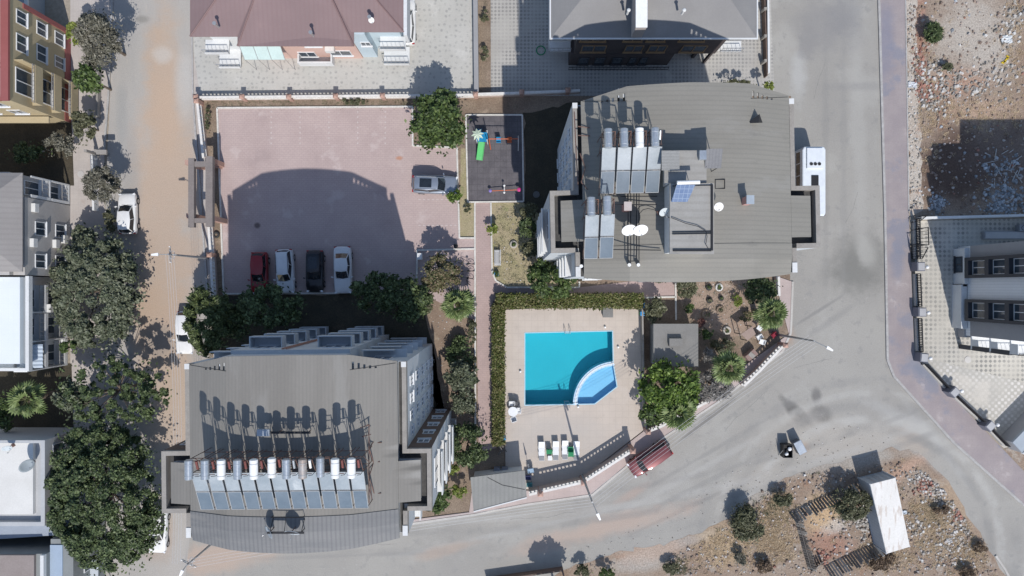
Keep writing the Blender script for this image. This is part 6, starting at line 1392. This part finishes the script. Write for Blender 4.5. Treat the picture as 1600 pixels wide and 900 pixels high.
# ---------------------------------------------------------------- playground
m_o = plain('orange_paint', (.60, .14, .05), .4); m_b = plain('blue_plastic', (.02, .25, .48), .4); m_g = plain('green_plastic', (.10, .46, .15), .35); m_pk = plain('pink_plastic', (.60, .06, .25), .4)
t = thing('slide_tower', 'blue slide tower with a green slide and pale star shaped palm roof', 'slide', (*P(755, 216), .05))
a = P(752, 216, 1.2); z0 = .05
MB().box(a[0] - .45, a[0] + .6, a[1] - .35, a[1] + .55, 1.15, 1.25).build('platform', m_b, t)
for sx in (-.42, .57):
    for sy in (-.32, .52): q = MB(); q.cyl((a[0] + sx, a[1] + sy, z0), (a[0] + sx, a[1] + sy, 2.1), .045, n=8); q.build('post', m_white, t)
q = MB(); x1, y1 = P(749, 250, .35); hw = .27; d = Vector((x1 - a[0], y1 - a[1] + .3, 0)).normalized(); n_ = Vector((-d.y, d.x, 0)); top = Vector((a[0] + .05, a[1] - .35, 1.22)); end = Vector((x1, y1, .3))
pts = [top, top.lerp(end, .4) + Vector((0, 0, -.02)), top.lerp(end, .8) + Vector((0, 0, -.08)), end]
for p0, p1 in zip(pts, pts[1:]):
    for s0, s1, z_ in ((-hw, hw, 0), (-hw - .04, -hw, .14), (hw, hw + .04, .14)):
        vs = [p0 + n_ * s0, p1 + n_ * s0, p1 + n_ * s1, p0 + n_ * s1]; vs = [v + Vector((0, 0, z_)) for v in vs] + [v - Vector((0, 0, .05)) for v in vs]
        q.add(vs, [(0, 1, 2, 3), (7, 6, 5, 4), (0, 4, 5, 1), (1, 5, 6, 2), (2, 6, 7, 3), (3, 7, 4, 0)])
q.build('slide', m_g, t)
q = MB(); c = Vector((*P(746, 210, 2.7), 2.7)); q.cyl((c.x, c.y, z0), tuple(c), .06, n=8)
q.build('palm_pole', m_white, t); q = MB()
for k in range(8):
    an = k * math.pi / 4 + .2; v = Vector((math.cos(an), math.sin(an), 0)); w = Vector((-v.y, v.x, 0)); q.add([c + Vector((0, 0, .06)), c + v * .32 + w * .13, c + v * .62 - Vector((0, 0, .16)), c + v * .32 - w * .13, c + v * .3 - Vector((0, 0, .05))], [(0, 3, 2, 1), (0, 1, 4), (0, 4, 3), (1, 2, 4), (2, 3, 4)])
q.build('palm_roof', plain('pale_green_plastic', (.52, .62, .50), .5), t)
q = MB(); [q.cyl((a[0] - .4, a[1] + .55 + .13 * k, 1.15 - .25 * k), (a[0] + .0, a[1] + .55 + .13 * k, 1.15 - .25 * k), .03, n=6) for k in range(5)]; q.cyl((a[0] - .4, a[1] + .5, 1.2), (a[0] - .4, a[1] + 1.15, .05), .03, n=6); q.cyl((a[0], a[1] + .5, 1.2), (a[0], a[1] + 1.15, .05), .03, n=6); q.build('ladder', m_b, t)
t = thing('swing_set', 'swing frame with an orange top bar and pale end posts', 'swing', (*P(787, 217), .05)); h = 2.1
p0, p1 = P(764, 217, h), P(810, 217, h)
MB().cyl((*p0, h), (*p1, h), .04, n=8).build('top_bar', m_o, t)
q = MB(); q.cyl((*p0, h), (p0[0] - .25, p0[1] + 1.1, z0), .04, n=8); q.cyl((*p0, h), (p0[0] + .1, p0[1] - .6, z0), .04, n=8); q.build('leg_frame', m_o, t)
q = MB(); q.cyl((*p1, h), (p1[0], p1[1] + .7, z0), .04, n=8); q.cyl((*p1, h), (p1[0], p1[1] - .7, z0), .04, n=8); q.build('leg_frame', m_white, t)
for px, m, nm in ((779, m_b, 'blue'), (796, m_o, 'orange')):
    x, y = P(px, 217, .6); q = MB(); q.box(x - .22, x + .22, y - .35, y + .1, .5, .56); q.box(x - .22, x + .22, y + .08, y + .13, .561, .85); q.box(x - .22, x + .22, y - .38, y - .33, .561, .72); s_ = q.build('seat', m, t); tag(s_, nm + ' bucket seat')
    q = MB(); [q.cyl((x + s * .2, y - .1, .56), (x + s * .2, p0[1], h), .012, n=4) for s in (-1, 1)]; q.build('chain', m_rail, s_)
t = thing('seesaw', 'red seesaw beam with pink and violet ends and white centre handles', 'seesaw', (*P(788, 297), .05))
a, b = P(766, 298, .7), P(811, 297, .5)
MB().cyl((*a, .55), (*b, .75), .035, n=8).build('beam', m_o, t)
q = MB(); q.sphere((a[0], a[1], .62), .16, .5); q.build('seat', plain('violet_plastic', (.25, .2, .5), .4), t); q = MB(); q.sphere((b[0], b[1], .8), .2, .4); q.build('seat', m_pk, t)
c = P(788, 297); q = MB(); [q.sphere((c[0], c[1] + s * .33, .75), .11) for s in (-1, 1)]; q.cyl((c[0], c[1] - .3, .7), (c[0], c[1] + .3, .7), .03, n=6); q.cyl((*c, z0), (*c, .65), .06, n=8); q.build('centre_handles', m_wtank, t)
# ---------------------------------------------------------------- pool furniture
m_cush = plain('white_plastic', (.74, .75, .76), .45); m_grey = plain('grey_plastic', (.25, .26, .28), .6)
def lounger(label, px, py, first=[None]):
    if first[0] is None:
        t = thing('sun_lounger', label, 'sun lounger', group='white sun loungers beside the pool')
        mb = MB(); W = .31; pr = [(-.95, .27), (-.55, .30), (0, .27), (.45, .30)]
        prof = [(-.95, .3), (-.9, .24), (-.5, .27), (-.2, .31), (.0, .27), (.3, .33)]
        for (y0, w0), (y1, w1) in zip(prof, prof[1:]): mb.add([(-w0, y0, .33), (w0, y0, .33), (w1, y1, .33), (-w1, y1, .33), (-w0, y0, .27), (w0, y0, .27), (w1, y1, .27), (-w1, y1, .27)], [(0, 1, 2, 3), (7, 6, 5, 4), (0, 4, 5, 1), (1, 5, 6, 2), (2, 6, 7, 3), (3, 7, 4, 0)])
        mb.build('bed', m_cush, t)
        mb = MB(); mb.add([(-.3, .31, .34), (.3, .31, .34), (.29, .9, .62), (-.29, .9, .62), (-.3, .31, .28), (.3, .31, .28), (.29, .93, .56), (-.29, .93, .56)], [(0, 1, 2, 3), (7, 6, 5, 4), (0, 4, 5, 1), (1, 5, 6, 2), (2, 6, 7, 3), (3, 7, 4, 0)]); mb.build('backrest', m_cush, t)
        MB().box(-.24, .24, -.92, -.5, .332, .37).build('foot_pad', m_grey, t)
        for sx in (-.22, .22):
            for sy in (-.75, .35): MB().box(sx - .04, sx + .04, sy - .05, sy + .05, 0, .27).build('leg', m_cush, t)
        first[0] = t
    else: t = copy_tree(first[0]); t['label'] = label
    x, y = P(px, py); t.location = (x, y, .1); return t
lounger('leftmost white sun lounger, standing a little apart', 846, 703)
lounger('second white sun lounger, right of the small green chair', 868, 702)
lounger('third white sun lounger, left of the green chair pair', 882.5, 701)
lounger('rightmost white sun lounger, crossed by the lamp post shadow', 900, 702)
def chair(label, px, py, rz, m, group=None, z=.1):
    t = thing('garden_chair', label, 'chair', group=group)
    MB().box(-.23, .23, -.22, .22, .40, .44).build('seat', m, t)
    mb = MB(); mb.box(-.23, .23, .2, .25, .45, .85); mb.build('backrest', m, t); MB().box(-.29, -.24, -.2, .22, .6, .64).build('armrest', m, t); MB().box(.24, .29, -.2, .22, .6, .64).build('armrest', m, t)
    for sx in (-.2, .2):
        for sy in (-.19, .19): MB().box(sx - .025, sx + .025, sy - .025, sy + .025, 0, .4).build('leg', m, t)
    t.location = (*P(px, py), z); t.rotation_euler = (0, 0, R(rz))
m_gc = plain('green_chair_plastic', (.02, .24, .10), .4)
chair('dark green plastic chair between the first two sun loungers', 858, 704, 0, m_gc)
chair('green plastic chair between the third and fourth sun loungers, upper', 891, 700, 180, m_gc)
chair('green plastic chair between the third and fourth sun loungers, lower', 891.5, 708, 0, m_gc)
t = thing('stool', 'small white square table in front of the dark green chair', 'side table', (*P(859, 714), .1)); x, y = P(859, 714); MB().box(x - .2, x + .2, y - .22, y + .22, .46, .5).build('top', m_cush, t); mb = MB(); [mb.box(x + sx - .02, x + sx + .02, y + sy - .02, y + sy + .02, .1, .46) for sx in (-.17, .17) for sy in (-.18, .18)]; mb.build('legs', m_cush, t)
t = thing('round_table', 'round white table on the pool terrace by the hedge', 'table', (*P(802, 641), .1)); x, y = P(801.5, 641); mb = MB(); mb.cyl((x, y, .8), (x, y, .84), .46, n=24); mb.build('top', m_cush, t); mb = MB(); mb.cyl((x, y, .1), (x, y, .8), .05, n=8); mb.cyl((x, y, .1), (x, y, .14), .25, n=12); mb.build('pedestal', m_cush, t)
m_wg = plain('dark_wicker', (.10, .10, .11), .6)
chair('white chair north of the round white table', 800, 629, 0, m_cush); chair('dark chair beside the white one, north of the round table', 807, 630, -20, m_wg); chair('white chair south of the round white table', 802.5, 653, 200, m_cush); chair('white chair tucked right against the round table', 810, 640, -90, m_cush)
chair('pale blue chair in the corner by the gate house wall', 829, 733, 10, plain('pale_blue_plastic', (.30, .42, .55), .4)); chair('dark blue chair below the pale blue one at the gate house', 825, 744, 0, plain('navy_plastic', (.03, .04, .12), .5)); chair('teal chair in the very corner of the pool wall', 827, 755, 0, plain('teal_plastic', (.05, .20, .22), .4))
t = thing('folded_umbrella', 'closed white parasol pole leaning by the gate house', 'parasol', (*P(825, 722), .1)); x, y = P(825, 724); mb = MB(); mb.cyl((x, y, .1), (x, y + .2, 2.3), .02, n=6); mb.build('pole', m_white, t); mb = MB(); mb.cyl((x, y + .09, 1.1), (x, y + .2, 2.25), .09, .03, n=8); mb.build('canopy', m_cush, t)
t = thing('hatch_cover', 'raised square grey pump cover near the hedge', 'cover', (*P(950, 487), .1)); a0, a1, c0, c1 = rect(942, 479, 958, 496, .6); MB().box(a0 + .04, a1 - .04, c0 + .04, c1 - .04, .1, .52).build('box', m_par, t); MB().box(a0, a1, c0, c1, .522, .6).build('lid', m_cr, t)
for i, (px, py, lb) in enumerate([(813, 580, 'small white globe light left of the pool'), (945, 511, 'small white globe light above the pool near the grey cover'), (965.5, 542, 'small white globe light right of the pool'), (903, 635, 'small white globe light below the pool divider')]):
    x, y = P(px, py); mb = MB(); mb.cyl((x, y, .1), (x, y, .16), .07, n=10); mb.sphere((x, y, .24), .11); tag(mb.build('deck_light', m_globe, base=(x, y, .1)), lb, 'lamp', 'globe lights round the pool')
for px, py, s, lb in ((886.5, 518.5, 1, 'steel pool ladder on the upper edge of the pool'), (885.5, 630.5, -1, 'steel pool ladder on the lower edge of the pool')):
    x, y = P(px, py); t = thing('pool_ladder', lb, 'ladder', (x, y, .1)); mb = MB()
    for sx in (-.24, .24): mb.tube([(x + sx, y + .35 * s, .1), (x + sx, y + .35 * s, .65), (x + sx, y + .1 * s, .85), (x + sx, y - .12 * s, .65), (x + sx, y - .12 * s, -1.0)], .022, 7)
    mb.build('handrail', m_alu, t); mb = MB(); [mb.box(x - .23, x + .23, y - .18 * s, y - .08 * s, z, z + .03) for z in (-.3, -.6, -.9)]; mb.build('treads', m_alu, t)
m_bb = plain('bright_blue_bin', (.03, .28, .62), .4)
for px, py, w, lb in ((1003, 477, .55, 'larger bright blue bin at the corner of the hedge'), (1004, 490, .42, 'smaller bright blue bin with green base below the larger one')):
    x, y = P(px, py, .9); t = thing('bin', lb, 'bin', (x, y, 0)); MB().rbox(x, y, 0, .82, w * .8, w * .8).build('body', m_g, t); o = MB().rbox(x, y, .822, .95, w, w).build('lid', m_bb, t); bevel(o, .05)
# bench, planters, tyres
t = thing('bench', 'white bench with grey slats on the lawn by the brick path', 'bench', (*P(777, 403), .02)); x, y = P(777, 403)
mb = MB(); [mb.box(x - .26 + .13 * k, x - .16 + .13 * k, y - .75, y + .75, .42, .46) for k in range(4)]; mb.build('seat', plain('bench_slat', (.50, .50, .50), .5), t)
mb = MB(); [mb.box(x + .3, x + .34, y - .75, y + .75, .5 + .13 * k, .6 + .13 * k) for k in range(3)]; mb.build('backrest', m_cush, t)
for s in (-.6, .6): MB().box(x - .26, x + .33, y + s - .04, y + s + .04, .02, .419).build('leg', m_cush, t)
t = thing('potted_plants', 'blue bucket holding a small plant below the bench', 'bucket', (*P(776, 428), .02)); x, y = P(776, 428); mb = MB(); mb.cyl((x, y, .02), (x, y, .42), .17, .24, n=16); mb.build('bucket', plain('blue_bucket', (.06, .22, .42), .4), t)
rg = np.random.default_rng(3); me = quads_mesh('plant', leaves(rg, np.column_stack([rg.normal(0, .13, 60), rg.normal(0, .13, 60), rg.uniform(.35, .6, 60)]), .13), LM['green']); o = bpy.data.objects.new('plant', me); COL.objects.link(o); o.parent = t
def planter(label, px, py, r, m, pl='green', h=.35, hollow=True, n=50):
    x, y = P(px, py); t = thing('round_planter', label, 'planter', (x, y, .02)); mb = MB(); mb.torus((x, y, h * .45), r, h * .32, 22, 8); mb.build('ring', m, t); MB().cyl((x, y, .0), (x, y, h * .5), r * .92, n=18).build('soil', m_soil, t)
    if n:
        rg = np.random.default_rng(int(px)); me = quads_mesh('plant', leaves(rg, np.column_stack([rg.normal(0, r * .35, n), rg.normal(0, r * .35, n), rg.uniform(h * .5, h * 1.3, n)]), .12), LM[pl]); o = bpy.data.objects.new('plant', me); COL.objects.link(o); o.parent = t
m_st = M('pale_stone_ring', (.5, .47, .42), (.4, .37, .33), fine=(9, .1)); m_ty = plain('old_tyre', (.05, .05, .05), .8); m_br = plain('brown_ring', (.25, .19, .14), .8)
planter('pale round stone planter on the lawn east of the bench', 802.5, 382, .27, m_st); planter('white tyre planter at the top of the sandy bed', 1123, 449, .27, plain('white_tyre', (.62, .62, .6), .6))
planter('small dark planter with a plant in the sandy bed, left of the white tyre planter', 1107, 449, .2, m_ty, 'dark', .4, n=90); planter('dark round planter in the middle of the sandy bed', 1108, 469, .2, m_ty, 'bush'); planter('smallest dark planter right of the middle one', 1126, 466, .15, m_ty, 'dark'); planter('dark tyre planter with a pale rim, right of the large stone planter', 1125, 484, .3, m_br, 'bush', n=20)
planter('largest round stone planter with brown soil in the sandy bed', 1103, 491, .36, m_br, n=6); planter('shaded tyre planter near the garden shed', 1135, 516, .3, m_st, n=10); planter('dark tyre lying by the pillar south of the entrance gate', 339, 367, .22, m_ty, n=0)
for px, py, r, m, lb in ((838, 304, .32, plain('manhole_grey', (.16, .155, .15), .8), 'round grey manhole cover in the shaded bed behind the playground'), (126.5, 272, .32, plain('manhole_pale', (.48, .46, .44), .8), 'pale round manhole cover on the sidewalk by the grey house'), (1512, 562, .32, plain('manhole_pale2', (.55, .53, .5), .8), 'pale round manhole cover on the right paver yard')):
    x, y = P(px, py); z = .02 if px != 126.5 else .018; tag(MB().cyl((x, y, z), (x, y, z + .035), r, n=24).build('manhole_cover', m, base=(x, y, z)), lb, 'manhole cover')
tag(MB().torus((*P(845, 79), .06), .42, .05, 26, 6).build('hose', plain('green_hose', (.03, .25, .12), .5), base=(*P(845, 79), .02)), 'ring of green hose lying on the tiled yard', 'hose')
x, y = P(1002, 437); tag(MB().box(x - .3, x + .3, y - .25, y + .25, .03, .06).build('drain_grate', m_grey, base=(x, y, .03)), 'grey square drain grate on the path below the right block', 'drain')
x, y = P(657, 401); tag(MB().box(x - .22, x + .22, y - .3, y + .3, .03, .75).build('meter_box', m_cush, base=(x, y, .03)), 'white meter box at the corner of the bike stand', 'box')
x, y = P(713, 385); t = thing('litter_bin', 'small black litter bin at the edge of the court', 'bin', (x, y, .03)); mb = MB(); mb.cyl((x, y, .03), (x, y, .7), .14, .2, n=14); mb.build('body', m_blk, t); mb = MB(); mb.torus((x, y, .7), .2, .02); mb.build('rim', m_blk, t)
# bicycles
def bike(label, px, py, rz, m):
    t = thing('bicycle', label, 'bicycle', group='bicycles in the bike stand')
    for x in (-.5, .5):
        w = MB().torus((x, 0, .33), .31, .025, 22, 5, 'y').build('wheel', m_tyre, t); mb = MB(); [mb.cyl((x, 0, .33), (x + .3 * math.cos(a), 0, .33 + .3 * math.sin(a)), .004, n=3) for a in np.linspace(0, 5.6, 9)]; mb.build('spokes', m_rail, w)
    mb = MB(); r = .02; mb.cyl((-.5, 0, .33), (-.08, 0, .3), r, n=6); mb.cyl((-.08, 0, .3), (-.2, 0, .8), r, n=6); mb.cyl((-.18, 0, .75), (.36, 0, .8), r, n=6); mb.cyl((-.08, 0, .3), (.38, 0, .72), r, n=6); mb.cyl((.36, 0, .88), (.5, 0, .33), r, n=6); mb.cyl((-.5, 0, .33), (-.18, 0, .75), r * .8, n=6); mb.build('frame', m, t)
    mb = MB(); mb.tube([(.2, -.27, .95), (.34, -.22, .93), (.34, .22, .93), (.2, .27, .95)], .018, 6); mb.build('handlebar', m_blk, t); mb = MB(); mb.sphere((-.22, 0, .86), .12, .35); mb.build('saddle', m_blk, t)
    t.location = (*P(px, py), .03); t.rotation_euler = (0, 0, R(rz))
bike('uppermost bicycle in the stand, in dark grey', 729, 412, 175, m_an); bike('second bicycle from the top, black', 729, 424, 182, m_blk); bike('third bicycle from the top, dark green', 728, 434, 170, plain('bike_green', (.03, .10, .06), .4)); bike('lowest bicycle, pale blue, beside the bright palm', 732, 450, 100, plain('bike_blue', (.35, .45, .55), .4))
# garden shed / table east
t = thing('garden_shelter', 'small brown shelter roof by the garden wall near the road', 'shelter', (*P(1168, 523), 0)); h = 2.0
q = [P(1158, 522, h), P(1175, 510, h), P(1181, 522, h), P(1168, 532, h)]; MB().prism(q, h - .1, h).build('roof', M('shelter_roof', (.36, .27, .23), (.3, .23, .2), fine=(9, .1)), t); mb = MB(); [mb.cyl((x, y, 0), (x, y, h - .1), .05, n=6) for x, y in q]; mb.build('post', m_bark, t)
t = thing('brick_barbecue', 'low brown brick barbecue against the slanting garden wall', 'barbecue', (*P(1168, 552), 0)); q = [P(1160, 556), P(1173, 544), P(1180, 552), P(1166, 563)]; MB().prism(q, 0, .9).build('body', M('barbecue_brick', (.28, .18, .16), (.22, .15, .13), fine=(9, .12), pat=('brick', .3, (.35, .3, .28), .5)), t); cx_, cy_ = sum(p[0] for p in q) / 4, sum(p[1] for p in q) / 4; MB().rbox(cx_, cy_, .902, .96, .6, .4, R(-40)).build('slab', m_par, t)
t = thing('side_table', 'white square table beside the garden shelter', 'table', (*P(1187, 514), 0)); x, y = P(1187, 513, .8); MB().rbox(x, y, .76, .8, .5, .4, R(-35)).build('top', m_cush, t); MB().rbox(x, y, 0, .76, .1, .1).build('leg', m_cush, t)
for px, py, rz, lb in ((1184, 526, 30, 'white chair frame below the white square table'), (1188, 534, -20, 'second white chair frame near the slanting wall')): chair(lb, px, py, rz, m_cush, z=0)
chair('dark red chair beside the road corner lamp', 1207, 523, 40, plain('dark_red_cloth', (.25, .02, .04), .6), z=0)
# ---------------------------------------------------------------- street lamps and wires
m_gal = plain('galvanised_pole', (.36, .37, .38), .5, .4)
TOPS = {}
def lamp(label, foot, head_dir, h=9.0, arm=1.1, key=None, cross=0):
    x, y = P(*foot); t = thing('street_lamp', label, 'street lamp', (x, y, 0)); d = Vector((head_dir[0], -head_dir[1], 0)).normalized()
    mb = MB(); mb.cyl((x, y, 0), (x, y, h), .13, .07, n=10); mb.build('pole', m_gal, t)
    mb = MB(); e = Vector((x, y, h)) + d * arm + Vector((0, 0, .35)); mb.cyl((x, y, h - .1), e, .035, n=7); mb.build('arm', m_gal, t)
    q = MB(); u = e + d * .6; s_ = Vector((-d.y, d.x, 0)) * .13; q.add([e + s_, e - s_, u - s_ * .6, u + s_ * .6, e + s_ + Vector((0, 0, .12)), e - s_ + Vector((0, 0, .12)), u - s_ * .5 + Vector((0, 0, .08)), u + s_ * .5 + Vector((0, 0, .08))], [(3, 2, 1, 0), (4, 5, 6, 7), (0, 1, 5, 4), (1, 2, 6, 5), (2, 3, 7, 6), (3, 0, 4, 7)]); q.build('lamp_head', m_wtank, t)
    if cross:
        q = MB(); s_ = Vector((-d.y, d.x, 0)); c = Vector((x, y, h - .5)); q.cyl(c - s_ * .7, c + s_ * .7, .035, n=6); q.cyl(c - s_ * .5 + Vector((0, 0, .2)), c + s_ * .5 + Vector((0, 0, .2)), .03, n=6); o = q.build('cross_arm', m_gal, t)
        q = MB()
        for k in (-.65, -.3, .3, .65): q.cyl(c + s_ * k, c + s_ * k + Vector((0, 0, .2)), .045, n=7)
        q.torus((x, y, h - .9), .35, .02, 18, 5, 'x'); q.torus((x, y, h - .9), .28, .02, 18, 5, 'y'); q.build('insulator', m_wtank, t)
    TOPS[key] = Vector((x, y, h - .3))
lamp('street lamp reaching over the dirt street from the parking court wall', (331, 404), (-1, .05), 9.0, .6, 'A', 1)
lamp('street lamp rising from the bend of the pool wall over the road', (909.5, 742), (.45, 1), 9.0, .9, 'B')
lamp('street lamp at the road corner beside the right palm', (1216, 523), (1, .55), 8.4, 1.0, 'C')
lamp('utility pole with a cluster of cable fittings at the lower left road corner', (355, 829), (-.3, .6), 8.8, .3, 'D', 1)
def wire(label, a, b, n=3, sag=.6, gap=.25):
    A_, B_ = a.copy(), b.copy(); mb = MB(); d = (B_ - A_).normalized(); s_ = Vector((-d.y, d.x, 0)).normalized()
    for k in range(n):
        off = s_ * (k - (n - 1) / 2) * gap; pts = []
        for i in range(13): f = i / 12; p = A_.lerp(B_, f) + off; p.z -= sag * 4 * f * (1 - f); pts.append(tuple(p))
        mb.tube(pts, .012, 4)
    tag(mb.build('overhead_wires', plain('wire_grey', (.55, .55, .56), .4), base=tuple(A_)), label, 'wires')
wire('overhead wires from the pool wall lamp to the road corner lamp, above the red minivan', TOPS['B'], TOPS['C'], 5, .8, .28)
wire('overhead wires from the pool wall lamp along the lower road to the left', TOPS['B'], TOPS['D'], 4, .8, .25)
wire('overhead wires along the dirt street from the court wall lamp southwards', TOPS['A'], TOPS['D'] + Vector((-1, 0, 0)), 4, .8, .22)
# ---------------------------------------------------------------- dirt lot: pen, dumpsters, litter
m_wood = M('weathered_board', (.20, .18, .16), (.14, .125, .115), sc=2, fine=(9, .15), island=.4, alt=(.32, .30, .27))
def pen(label, a, b, lean, n, h=1.15, seed=1):
    A_, B_ = Vector((*P(*a), 0)), Vector((*P(*b), 0)); rnd = random.Random(seed); t = thing('board_fence', label, 'fence', tuple(A_), 'fences of the wooden pen'); d = (B_ - A_).normalized(); s_ = Vector((-d.y, d.x, 0)); mb = MB()
    for i in range(n):
        p = A_.lerp(B_, (i + .5) / n); w = (B_ - A_).length / n * rnd.uniform(.62, .82) / 2; hh = h * rnd.uniform(.8, 1.1); tp = p + s_ * lean * hh + Vector((0, 0, hh * .92)) + d * rnd.uniform(-.05, .05); th = s_ * .03
        vs = [p - d * w, p + d * w, tp + d * w, tp - d * w]; mb.add([v - th for v in vs] + [v + th for v in vs], [(0, 1, 2, 3), (7, 6, 5, 4), (0, 4, 5, 1), (1, 5, 6, 2), (2, 6, 7, 3), (3, 7, 4, 0)])
    mb.build('boards', m_wood, t); mb = MB(); mb.cyl(A_ + s_ * lean * .6 + Vector((0, 0, .6)) - s_ * .06, B_ + s_ * lean * .6 + Vector((0, 0, .6)) - s_ * .06, .03, n=5); mb.build('rail', m_wood, t)
pen('upper leaning board fence of the pen, from the dark bush to the container', (1232, 802), (1342, 752), -.55, 26, 1.25, 1)
pen('left leaning board fence of the pen', (1240, 806), (1262, 888), .35, 20, 1.2, 2)
pen('lower leaning board fence of the pen, ending at the dead bush', (1286, 884), (1365, 845), -.85, 20, 1.2, 3)
pen('short board gate at the bottom corner of the pen', (1266, 892), (1284, 876), .3, 6, 1.0, 4)
t = thing('dumpster', 'open dark dumpster full of rubbish bags on the road side', 'dumpster', (*P(1230, 706), 0)); x, y = P(1231, 705, 1.0)
mb = MB(); W_, D_ = .42, .62
for (a0, a1, c0, c1) in ((-W_, W_, -D_, -D_ + .05), (-W_, W_, D_ - .05, D_), (-W_, -W_ + .05, -D_ + .051, D_ - .051), (W_ - .05, W_, -D_ + .051, D_ - .051)): mb.box(x + a0, x + a1, y + c0, y + c1, .25, 1.1)
mb.box(x - W_, x + W_, y - D_, y + D_, .2, .249); mb.build('body', m_blk, t)
rnd = random.Random(4)
for k in range(5):
    q = MB(); q.sphere((x + rnd.uniform(-.2, .2), y + rnd.uniform(-.3, .35), .95 + .04 * k), rnd.uniform(.14, .22), .8, 8, 6); tag(q.build('rubbish_bag', m_cush if k % 3 else m_blk, base=(x, y, .25)), ['white bag at the far end of the dumpster', 'white bag on the left of the dumpster heap', 'white bag in the middle of the dumpster heap', 'black bag near the front of the dumpster', 'white bag on top of the dumpster heap'][k], 'bag', 'rubbish bags in the dumpster')
for sx in (-1, 1): mb = MB(); mb.cyl((x + sx * (W_ + .1), y - D_, 0), (x + sx * (W_ + .1), y + .1, 1.15), .03, n=6); mb.build('lifting_bar', m_gal, t)
mb = MB(); [mb.cyl((x + sx * .35 - .04, y + sy * .5, .1), (x + sx * .35 + .04, y + sy * .5, .1), .1, n=10) for sx in (-1, 1) for sy in (-1, 1)]; mb.build('castors', m_tyre, t)
t = thing('dumpster', 'grey dumpster with a closed pale lid next to the open one', 'dumpster', (*P(1246, 697), 0)); x, y = P(1250, 699, 1.1); an = R(-62)
MB().rbox(x, y, .2, 1.1, 1.2, .7, an).build('body', plain('dumpster_steel', (.12, .13, .15), .5), t); o = MB().rbox(x, y, 1.102, 1.2, 1.28, .78, an).build('lid', m_tin, t); bevel(o, .04); MB().rbox(x, y, 0, .199, .9, .5, an).build('castors', m_tyre, t)
for px, py, c, s_, lb in ((1412, 800, (.6, .66, .72), .4, 'pale blue plastic canister lying right of the container'), (1482, 844, (.5, .5, .5), .5, 'grey plastic sheet scrap in the lower right rubble'), (1572, 62, (.62, .64, .64), .9, 'white tarpaulin scrap in the upper right rubble'), (1425, 133, (.55, .57, .6), .7, 'white plastic scrap beside the brick sidewalk'), (1442, 110, (.6, .6, .58), .35, 'pale stone block on the vacant lot verge')):
    x, y = P(px, py); rg = np.random.default_rng(px); mb = MB(); vs = []; n = 7
    for j in range(n):
        for i in range(n): vs.append((x + (i / (n - 1) - .5) * s_ * (1 + .3 * rg.random()), y + (j / (n - 1) - .5) * s_ * .7 * (1 + .3 * rg.random()), .06 + .14 * rg.random()))
    mb.add(vs, [(j * n + i, j * n + i + 1, (j + 1) * n + i + 1, (j + 1) * n + i) for j in range(n - 1) for i in range(n - 1)]); o = mb.build('plastic_scrap', plain('scrap%d' % px, c, .6), base=(x, y, .01)); m_ = o.modifiers.new('s', 'SOLIDIFY'); m_.thickness = .04; m_.offset = -1; tag(o, lb, 'litter')
x, y = P(1571, 94); mb = MB(); [mb.rbox(x + dx, y + dy, .02, .1, l, .12, a) for dx, dy, l, a in ((0, 0, .9, .9), (-.2, -.2, .5, .3), (.15, .25, .4, 1.9))]; tag(mb.build('yellow_scrap', plain('yellow_plastic', (.62, .45, .03), .5), base=(x, y, .01)), 'bright yellow plastic pieces in the upper right rubble', 'litter')
mb = MB(); rnd = random.Random(8)
for k in range(26):
    x, y = P(rnd.gauss(1568, 18), rnd.gauss(258, 22)); a = rnd.uniform(0, 3.14); l = rnd.uniform(.3, 1.3); mb.rbox(x, y, .02, .08, l, .05, a)
tag(mb.build('timber_scraps', plain('pale_timber', (.55, .53, .5), .8), base=(*P(1568, 258), .01)), 'pale timber sticks littering the shaded part of the vacant lot', 'timber', kind='stuff')
# items in the bed by the hedge end
t = thing('junk_pile', 'pile of planks with a blue crate at the lower end of the hedge', 'junk', (*P(783, 690), .01)); rnd = random.Random(2); mb = MB()
for k in range(16): x, y = P(rnd.uniform(778, 788), rnd.uniform(676, 702)); mb.rbox(x, y, .03 + .05 * k, .09 + .05 * k, rnd.uniform(.5, 1.3), .09, R(rnd.uniform(40, 130)))
mb.build('planks', m_wood, t); x, y = P(787, 681); MB().rbox(x, y, .9, 1.1, .4, .4, .2).build('crate', m_bb, t)
for px, lb in ((777, 'grey boxed appliance at the gate house door, left'), (789, 'blue grey boxed appliance at the gate house door, right')):
    x, y = P(px, 733); tag(MB().box(x - .3, x + .3, y - .3, y + .3, .1, .9).build('appliance_box', plain('appliance%d' % px, (.2, .22, .27), .5), base=(x, y, .1)), lb, 'box')
